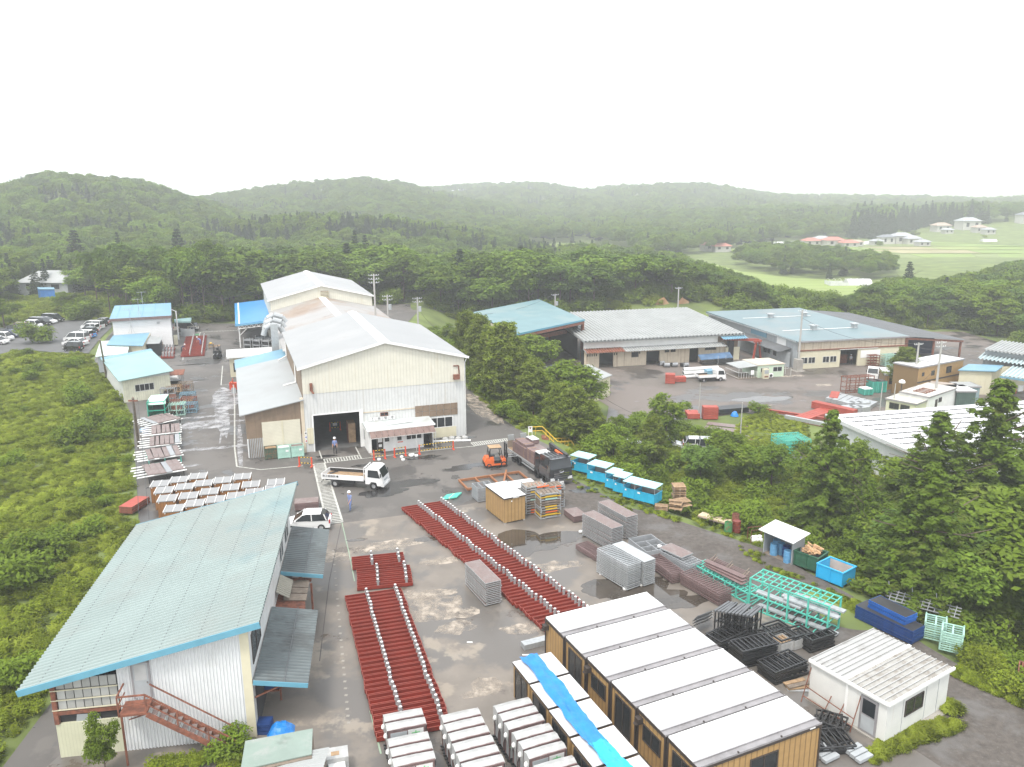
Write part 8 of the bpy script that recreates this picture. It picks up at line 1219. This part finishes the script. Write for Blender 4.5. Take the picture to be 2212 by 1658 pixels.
flatbed('white small flatbed with a blue box parked by the white pipes',at(3,352,775,RZ)+V((0,.4,0)),R_(13),3.3,.95);bb=T('blue_crate','light blue crate on the small flatbed in the lower yard','crate',at(3,322,765,RZ)+V((0,.4,.92)),R_(13));part(bb,'body',m_bluepale,lambda b:b.box(-.7,-.7,0,.7,.7,.65));part(bb,'rim',m_blue,lambda b:b.box(-.74,-.74,.55,.74,-.7,.7).box(-.74,.7,.55,.74,.74,.7))
flatbed('white flatbed facing the camera beside the oak prefab cabin',at(14,455,895,RZ)+V((.6,1.2,0)),R_(-118),3.2,.98)
# black crane truck being loaded
br_,bf_=at(9,735,715),at(9,1205,1040);ba=dirang(br_,bf_);u_=V((math.cos(ba),math.sin(ba),0));n_=V((-u_.y,u_.x,0));p=bf_+n_*1.15+u_*.2
ct=T('crane_truck','big black crane truck with chrome trim loaded with brown panels','truck',p,ba);m_blk=mat('truck_black',(.03,.031,.034),.22,var=.05,coat=.6);m_gry=mat('truck_grey',(.13,.13,.135),.25,metal=.4,var=.05,coat=.4);BL_=8.6
cab=[(-.95,.7),(-.95,2.6),(-.8,2.78),(.75,2.85),(.95,2.75),(1.32,1.75),(1.38,.9),(1.38,.42),(.75,.42),(.6,.95),(-.45,.95),(-.6,.7)]
part(ct,'cab',m_blk,lambda b:loft(b,cab,2.4,lambda x,z:1 if z<1.8 else 1-.07*(z-1.8)));part(ct,'roof_rib',m_blk,lambda b:[b.box(-.7,y,2.8,.8,y+.1,2.9)for y in(-.8,-.4,0,.4,.8)]);part(ct,'windscreen',m_glass,lambda b:b.add([(1.36,-1.12,1.72),(1.36,1.12,1.72),(1.02,1.05,2.7),(1.02,-1.05,2.7)],[(0,1,2,3)]));part(ct,'sun_visor',m_blk,lambda b:b.box(1.0,-1.1,2.68,1.35,1.1,2.76))
for s in(-1,1):
 part(ct,'side_panel',m_gry,lambda b:b.box(-.9,s*1.2-.02,.75,1.2,s*1.2+.02,1.68));part(ct,'side_window',m_glass,lambda b:b.add([(-.5,s*1.215,1.75),(1.05,s*1.215,1.65),(.85,s*1.175,2.5),(-.45,s*1.175,2.55)],[(0,1,2,3)]));mr=part(ct,'mirror',m_chrome,lambda b:b.box(1.2,s*1.35-.1,1.5,1.35,s*1.35+.1,2.2));part(mr,'arm',m_black,lambda b:b.bar((1.1,s*1.15,2.2),(1.25,s*1.35,2.2),.05));part(ct,'headlight',m_lamp,lambda b:b.box(1.3,s*.95-.22,.62,1.44,s*.95+.22,.85));part(ct,'door_trim',m_chrome,lambda b:b.box(-.3,s*1.22-.01,1.55,.9,s*1.22+.01,1.6))
 for x in(.2,-1.55,-5.75,-6.95):wheel(ct,x,s*.98,.5,.27,s,m_chrome)
 part(ct,'side_guard',m_galv,lambda b:[b.box(-5.0,s*1.15-.03,z,-2.2,s*1.15+.03,z+.14)for z in(.5,.78)]);part(ct,'bed_rail',m_galv,lambda b:b.box(-BL_+.2,s*1.22-.03,1.0,-2.0,s*1.22+.03,1.16))
g=part(ct,'grille',m_blk,lambda b:b.box(1.36,-.85,.75,1.42,.85,1.62));part(g,'chrome_bar',m_chrome,lambda b:[b.box(1.4,-.85,z,1.47,.85,z+.09)for z in(.82,1.02,1.22)]);part(g,'emblem',m_chrome,lambda b:b.path([(1.46,.24*math.cos(a),1.5+.13*math.sin(a))for a in[k*.5236 for k in range(13)]],.035,5).bar((1.46,-.2,1.55),(1.46,.2,1.45),.05))
bp_=part(ct,'bumper',m_chrome,lambda b:b.box(1.3,-1.22,.35,1.5,1.22,.62));npl=part(ct,'number_plate',m_white,lambda b:b.box(1.5,-.22,.2,1.53,.22,.44));text(npl,'･･33',.18,m_ink,(1.535,0,.32),(math.pi/2,0,math.pi/2))
part(ct,'chassis',m_black,lambda b:b.box(-BL_,-.45,.6,-.5,.45,.9));part(ct,'bed',m_wood,lambda b:b.box(-BL_,-1.18,.98,-2.0,1.18,1.1));part(ct,'headboard',m_blk,lambda b:b.box(-2.0,-1.15,1.1,-1.9,1.15,2.6));part(ct,'tool_locker',m_blk,lambda b:b.box(-1.9,-1.2,.7,-1.0,-.3,2.4));part(ct,'locker_top',m_roofwhite,lambda b:b.box(-2.0,-1.15,2.62,-1.05,.1,2.7))
cr=part(ct,'crane_column',m_black,lambda b:b.box(-1.8,.1,1.0,-1.1,.8,2.9));part(cr,'boom',m_black,lambda b:b.bar((-1.7,.5,3.2),(1.0,.85,2.75),.3,.35));part(cr,'ram',m_orange,lambda b:b.tube((-.6,.42,2.95),(.5,.6,2.75),.13,10));part(cr,'arm',m_black,lambda b:b.bar((-1.5,.45,2.6),(-1.9,.5,3.35),.25));part(ct,'crane_seat',m_white,lambda b:b.box(-1.3,.9,2.4,-.8,1.25,2.65))
part(ct,'tail_post',m_woodgrey,lambda b:b.box(-BL_,-1.1,1.1,-BL_+.08,-.4,2.3).box(-BL_,.4,1.1,-BL_+.08,1.1,2.3));part(ct,'rear_panel',m_roofgrey,lambda b:b.box(-BL_-.02,-1.1,1.9,-BL_+.1,-.4,2.5).box(-BL_-.02,.4,1.9,-BL_+.1,1.1,2.5))
def load(lab,x0,x1,y0,y1,z0,n,m,fl=False):
 t=T('panel_bundle',lab,'panel bundle',ct.matrix_basis@V((x0,y0,z0)),ba)
 for i in range(n):part(t,'panel',m,lambda b:b.box(0,0,i*.125,x1-x0,y1-y0,i*.125+.10))
 part(t,'strap',m_wood,lambda b:[b.box(x,-.012,0,x+.05,y1-y0+.012,n*.125)for x in(.4,x1-x0-.5)])
load('brown panel bundle strapped at the rear near side of the crane truck',-7.4,-4.2,-1.1,-.1,1.11,9,m_purple);load('brown panel bundle behind the cab of the crane truck',-4.0,-2.2,-1.15,-.2,1.11,11,m_purple);load('brown panel bundle stacked on top at the rear of the crane truck',-7.2,-4.6,-.9,.1,2.25,2,m_purple);load('grey panel bundle on the far side of the crane truck bed',-6.6,-3.0,.0,1.1,1.11,8,m_pinkdeck)
wb_=T('white_box','white lidded box on the far side of the crane truck bed','box',ct.matrix_basis@V((-7.0,.35,2.15)),ba);part(wb_,'body',m_purple,lambda b:b.box(0,0,0,1.4,.8,.4));part(wb_,'lid',m_roofwhite,lambda b:b.box(-.03,-.03,.41,1.43,.83,.45))
# forklift
def forklift(lab,p,rz,paint,mark=None):
 t=T('forklift',lab,'forklift',p,rz)
 part(t,'body',paint,lambda b:loft(b,[(-1.25,.35),(-1.3,.75),(-1.1,1.15),(-.35,1.15),(-.3,.8),(.55,.8),(.75,.95),(.95,.9),(.95,.3),(-1.0,.25)],1.15,lambda x,z:1 if z<.9 else.9));part(t,'counterweight',m_black,lambda b:b.box(-1.33,-.5,.3,-1.1,.5,.6));part(t,'step',m_black,lambda b:b.box(-.3,-.585,.5,.5,.585,.81))
 sq=part(t,'seat',m_black,lambda b:b.box(-.65,-.25,1.15,-.15,.25,1.28).box(-.75,-.25,1.2,-.63,.25,1.7));gd=part(t,'overhead_guard',m_black,lambda b:[b.bar((x0,y,1.0),(x1,y,2.1),.07)for y in(-.5,.5)for x0,x1 in((-.85,-.7),(.6,.4))]+[b.bar((-.75,y,2.12),(.45,y,2.12),.06)for y in(-.5,-.25,0,.25,.5)]);part(gd,'roof_panel',m_wood,lambda b:b.box(-.8,-.55,2.15,.5,.55,2.19))
 part(t,'steering_wheel',m_black,lambda b:b.tube((.3,0,1.3),(.36,0,1.34),.18,10).bar((.5,0,.8),(.35,0,1.3),.05));ms_=part(t,'mast',m_black,lambda b:[b.box(.98,y,.1,1.12,y+.1,2.5)for y in(-.45,.35)]+[b.box(1.0,-.45,z,1.1,.45,z+.08)for z in(.4,1.4,2.4)]);part(ms_,'carriage',m_black,lambda b:b.box(1.12,-.5,1.0,1.2,.5,1.5));part(ms_,'fork',m_galv,lambda b:[b.box(1.2,y,1.0,2.4,y+.1,1.05)for y in(-.35,.25)])
 for x,r in((.72,.33),(-.85,.26)):
  for s in(-1,1):wheel(t,x,s*.4,r,.2,s,m_rust)
 return t
ra_,rb_=at(9,365,822),at(9,583,802);fa=dirang(ra_,rb_);p=(ra_+rb_)/2+V((-math.sin(fa),math.cos(fa),0))*.5
fk=forklift('orange forklift lifting panels off the crane truck',p,fa,m_orange);text(fk,'東工建商㈱',.16,m_ink,(.05,-.592,.62),(math.pi/2,0,0));forklift('black forklift alone on the road near the distant workers',at(11,1525,1075),R_(-78),m_black)
# ================================================================ PEOPLE
m_skin=mat('skin',(.48,.27,.19),.5,var=.05);m_shirt=mat('blue_work_jacket',(.17,.22,.40),.75,var=.12,vs=8);m_navy=mat('navy_work_jacket',(.03,.04,.10),.75,var=.12,vs=8);m_trous=mat('dark_trousers',(.03,.03,.035),.8,var=.1);m_trousb=mat('blue_trousers',(.13,.18,.36),.8,var=.1);m_helm=mat('white_helmet',(.78,.78,.78),.3,var=.02)
def person(lab,p,rz,shirt,trous,pose='stand'):
 bend={'stand':0,'walk':.1,'stoop':.95}[pose];st_=.16 if pose=='walk' else.03;hip=V((0,0,.92 if pose!='stoop' else.84));ax=lambda h:hip+V((math.sin(bend)*h,0,math.cos(bend)*h))
 vs,es,rs,tg=[],[],[],[]
 def add(pt,r,par=None,tag_='b'):
  vs.append(tuple(pt));rs.append(r);tg.append(tag_);i=len(vs)-1
  if par is not None:es.append((par,i))
  return i
 root=add(hip,.125);w_=add(ax(.2),.125,root);ch_=add(ax(.42),.15,w_);nk=add(ax(.57),.06,ch_);hdir=V((math.sin(bend*.7),0,math.cos(bend*.7)));hd=add(ax(.57)+hdir*.12,.085,nk,'h');add(ax(.57)+hdir*.23,.078,hd,'h')
 for s in(-1,1):
  sx=V((0,s*.19,0));sh0=add(ax(.50)+sx,.062,ch_);drop=V((.06 if pose=='stand' else.12*s,s*.05,-.29))if pose!='stoop' else V((.12,s*.04,-.28));el=ax(.50)+sx+drop;e_=add(el,.045,sh0);wr_p=el+(V((.10,s*.0-.02*s,-.25))if pose!='walk' else V((.12+.1*s,0,-.23)));w2=add(wr_p,.03,e_,'h');dd_=(wr_p-el).normalized();pm=add(wr_p+dd_*.07,.033,w2,'h')
  sd_=V((1,0,0))-dd_*dd_.x;sd_.normalize()
  for k,ln in enumerate((.075,.085,.08,.065)):
   b0=wr_p+dd_*.10+sd_*(.033-.022*k);f1=add(b0,.010,pm,'h');f2=add(b0+dd_*ln*.55,.009,f1,'h');add(b0+dd_*ln*.85+V((0,-s*.025,0)),.008,f2,'h')
  t1=add(wr_p+dd_*.04+sd_*.05,.011,w2,'h');add(wr_p+dd_*.09+sd_*.065,.009,t1,'h')
  hp=add(hip+V((0,s*.1,-.04)),.1,root,'l');kn=add(V((st_*s*.7+.03,s*.12,.48)),.072,hp,'l');an_=add(V((st_*s*1.3-.02,s*.13,.09)),.048,kn,'l');add(V((st_*s*1.3+.16,s*.14,.04)),.045,an_,'s')
 me=bpy.data.meshes.new('person_rig');me.from_pydata(vs,es,[]);o=bpy.data.objects.new('person_rig',me);md=o.modifiers.new('skin','SKIN');
 for i,r in enumerate(rs):me.skin_vertices[0].data[i].radius=(r,r);me.skin_vertices[0].data[i].use_root=i==0
 sb_=o.modifiers.new('sub','SUBSURF');sb_.levels=sb_.render_levels=1;bm_=baked(o)
 bm_.materials.clear();[bm_.materials.append(m)for m in(shirt,m_skin,trous,m_black)];A=np.array(vs);tm={'b':0,'h':1,'l':2,'s':3}
 C_=np.array([f.center[:]for f in bm_.polygons]);P0=np.array([A[a]for a,b in es]);PD=np.array([A[b]for a,b in es])-P0;tt_=np.clip(((C_[:,None]-P0)*PD).sum(2)/np.maximum((PD*PD).sum(1),1e-9),0,1);near=np.argmin(np.linalg.norm(C_[:,None]-P0-PD*tt_[...,None],axis=2),axis=1)
 bm_.polygons.foreach_set('material_index',[tm[tg[es[k][1]]]for k in near]);bm_.polygons.foreach_set('use_smooth',[True]*len(C_))
 t=T('person',lab,'person',p,rz);body=link('body',bm_,t);hc=ax(.57)+hdir*.20;fx=V((math.cos(bend*.7),0,-math.sin(bend*.7)))
 hm=part(t,'helmet',m_helm,lambda b:b.lathe([(.16,.0),(.135,.02),(.128,.07),(.10,.125),(.05,.15),(.005,.157)],14));hm.location=hc+hdir*.03-fx*.01;hm.rotation_euler.y=bend*.7;part(hm,'brim',m_helm,lambda b:b.prism([(.10,-.10),(.19,-.05),(.19,.05),(.10,.10)],-.005,.012))
 part(t,'nose',m_skin,lambda b:b.tube(hc-hdir*.03+fx*.08,hc-hdir*.06+fx*.115,.014,6));part(t,'eye',m_ink,lambda b:[b.tube(hc+fx*.082+V((0,s*.032,0))-hdir*.02,hc+fx*.09+V((0,s*.032,0))-hdir*.02,.011,6)for s in(-1,1)]);part(t,'mouth',mat('lips',(.3,.12,.1),.5),lambda b:b.bar(hc+fx*.085+V((0,-.025,0))-hdir*.085,hc+fx*.085+V((0,.025,0))-hdir*.085,.01))
 part(t,'ear',m_skin,lambda b:[b.tube(hc+V((0,s*.082,0))-hdir*.03,hc+V((0,s*.096,0))-hdir*.03,.025,7)for s in(-1,1)]);t.scale=(1.03,)*3;return t
person('person in a blue jacket and white helmet standing in the hall gateway',at(1,2176,1308),R_(-75),m_shirt,m_trous);person('person in blue workwear walking past the crossing below the flatbed',at(0,757,1103),R_(-120),m_shirt,m_trousb,'walk')
person('person in navy stooping at the left of the distant red block',at(11,958,985),R_(10),m_navy,m_trous,'stoop');person('person in a pale blue jacket stooping in the middle of the distant red block',at(11,1262,890)+V((0,0,.3)),R_(170),m_shirt,m_trousb,'stoop');person('person in a pale jacket standing in the doorway of the big warehouse',at(13,2112,1085,RZ),R_(-90),mat('pale_jacket',(.45,.47,.5),.8),m_trous)
pd=person('person at the wheel of the white flatbed truck',(0,0,0),0,mat('pale_jacket',(.45,.47,.5),.8),m_trous);pd.location=wf_+lf_*.55-V((math.cos(ta),math.sin(ta),0))*.1+V((0,0,.35));pd.rotation_euler.z=ta;pd.scale=(.9,.9,.9)
# ================================================================ AIR
hz_=MB();hz_.box(-3850,-60,-10,3850,4300,80);haze=tag(hz_.build('haze',[]),kind='stuff')
hm_=bpy.data.materials.new('haze');hm_.use_nodes=True;hn=hm_.node_tree;hn.nodes.clear();hv=hn.nodes.new('ShaderNodeVolumePrincipled');ho=hn.nodes.new('ShaderNodeOutputMaterial');hv.inputs['Color'].default_value=(.93,.95,.965,1);hv.inputs['Density'].default_value=.00052;hv.inputs['Anisotropy'].default_value=.1;hn.links.new(hv.outputs[0],ho.inputs['Volume']);haze.data.materials.append(hm_)
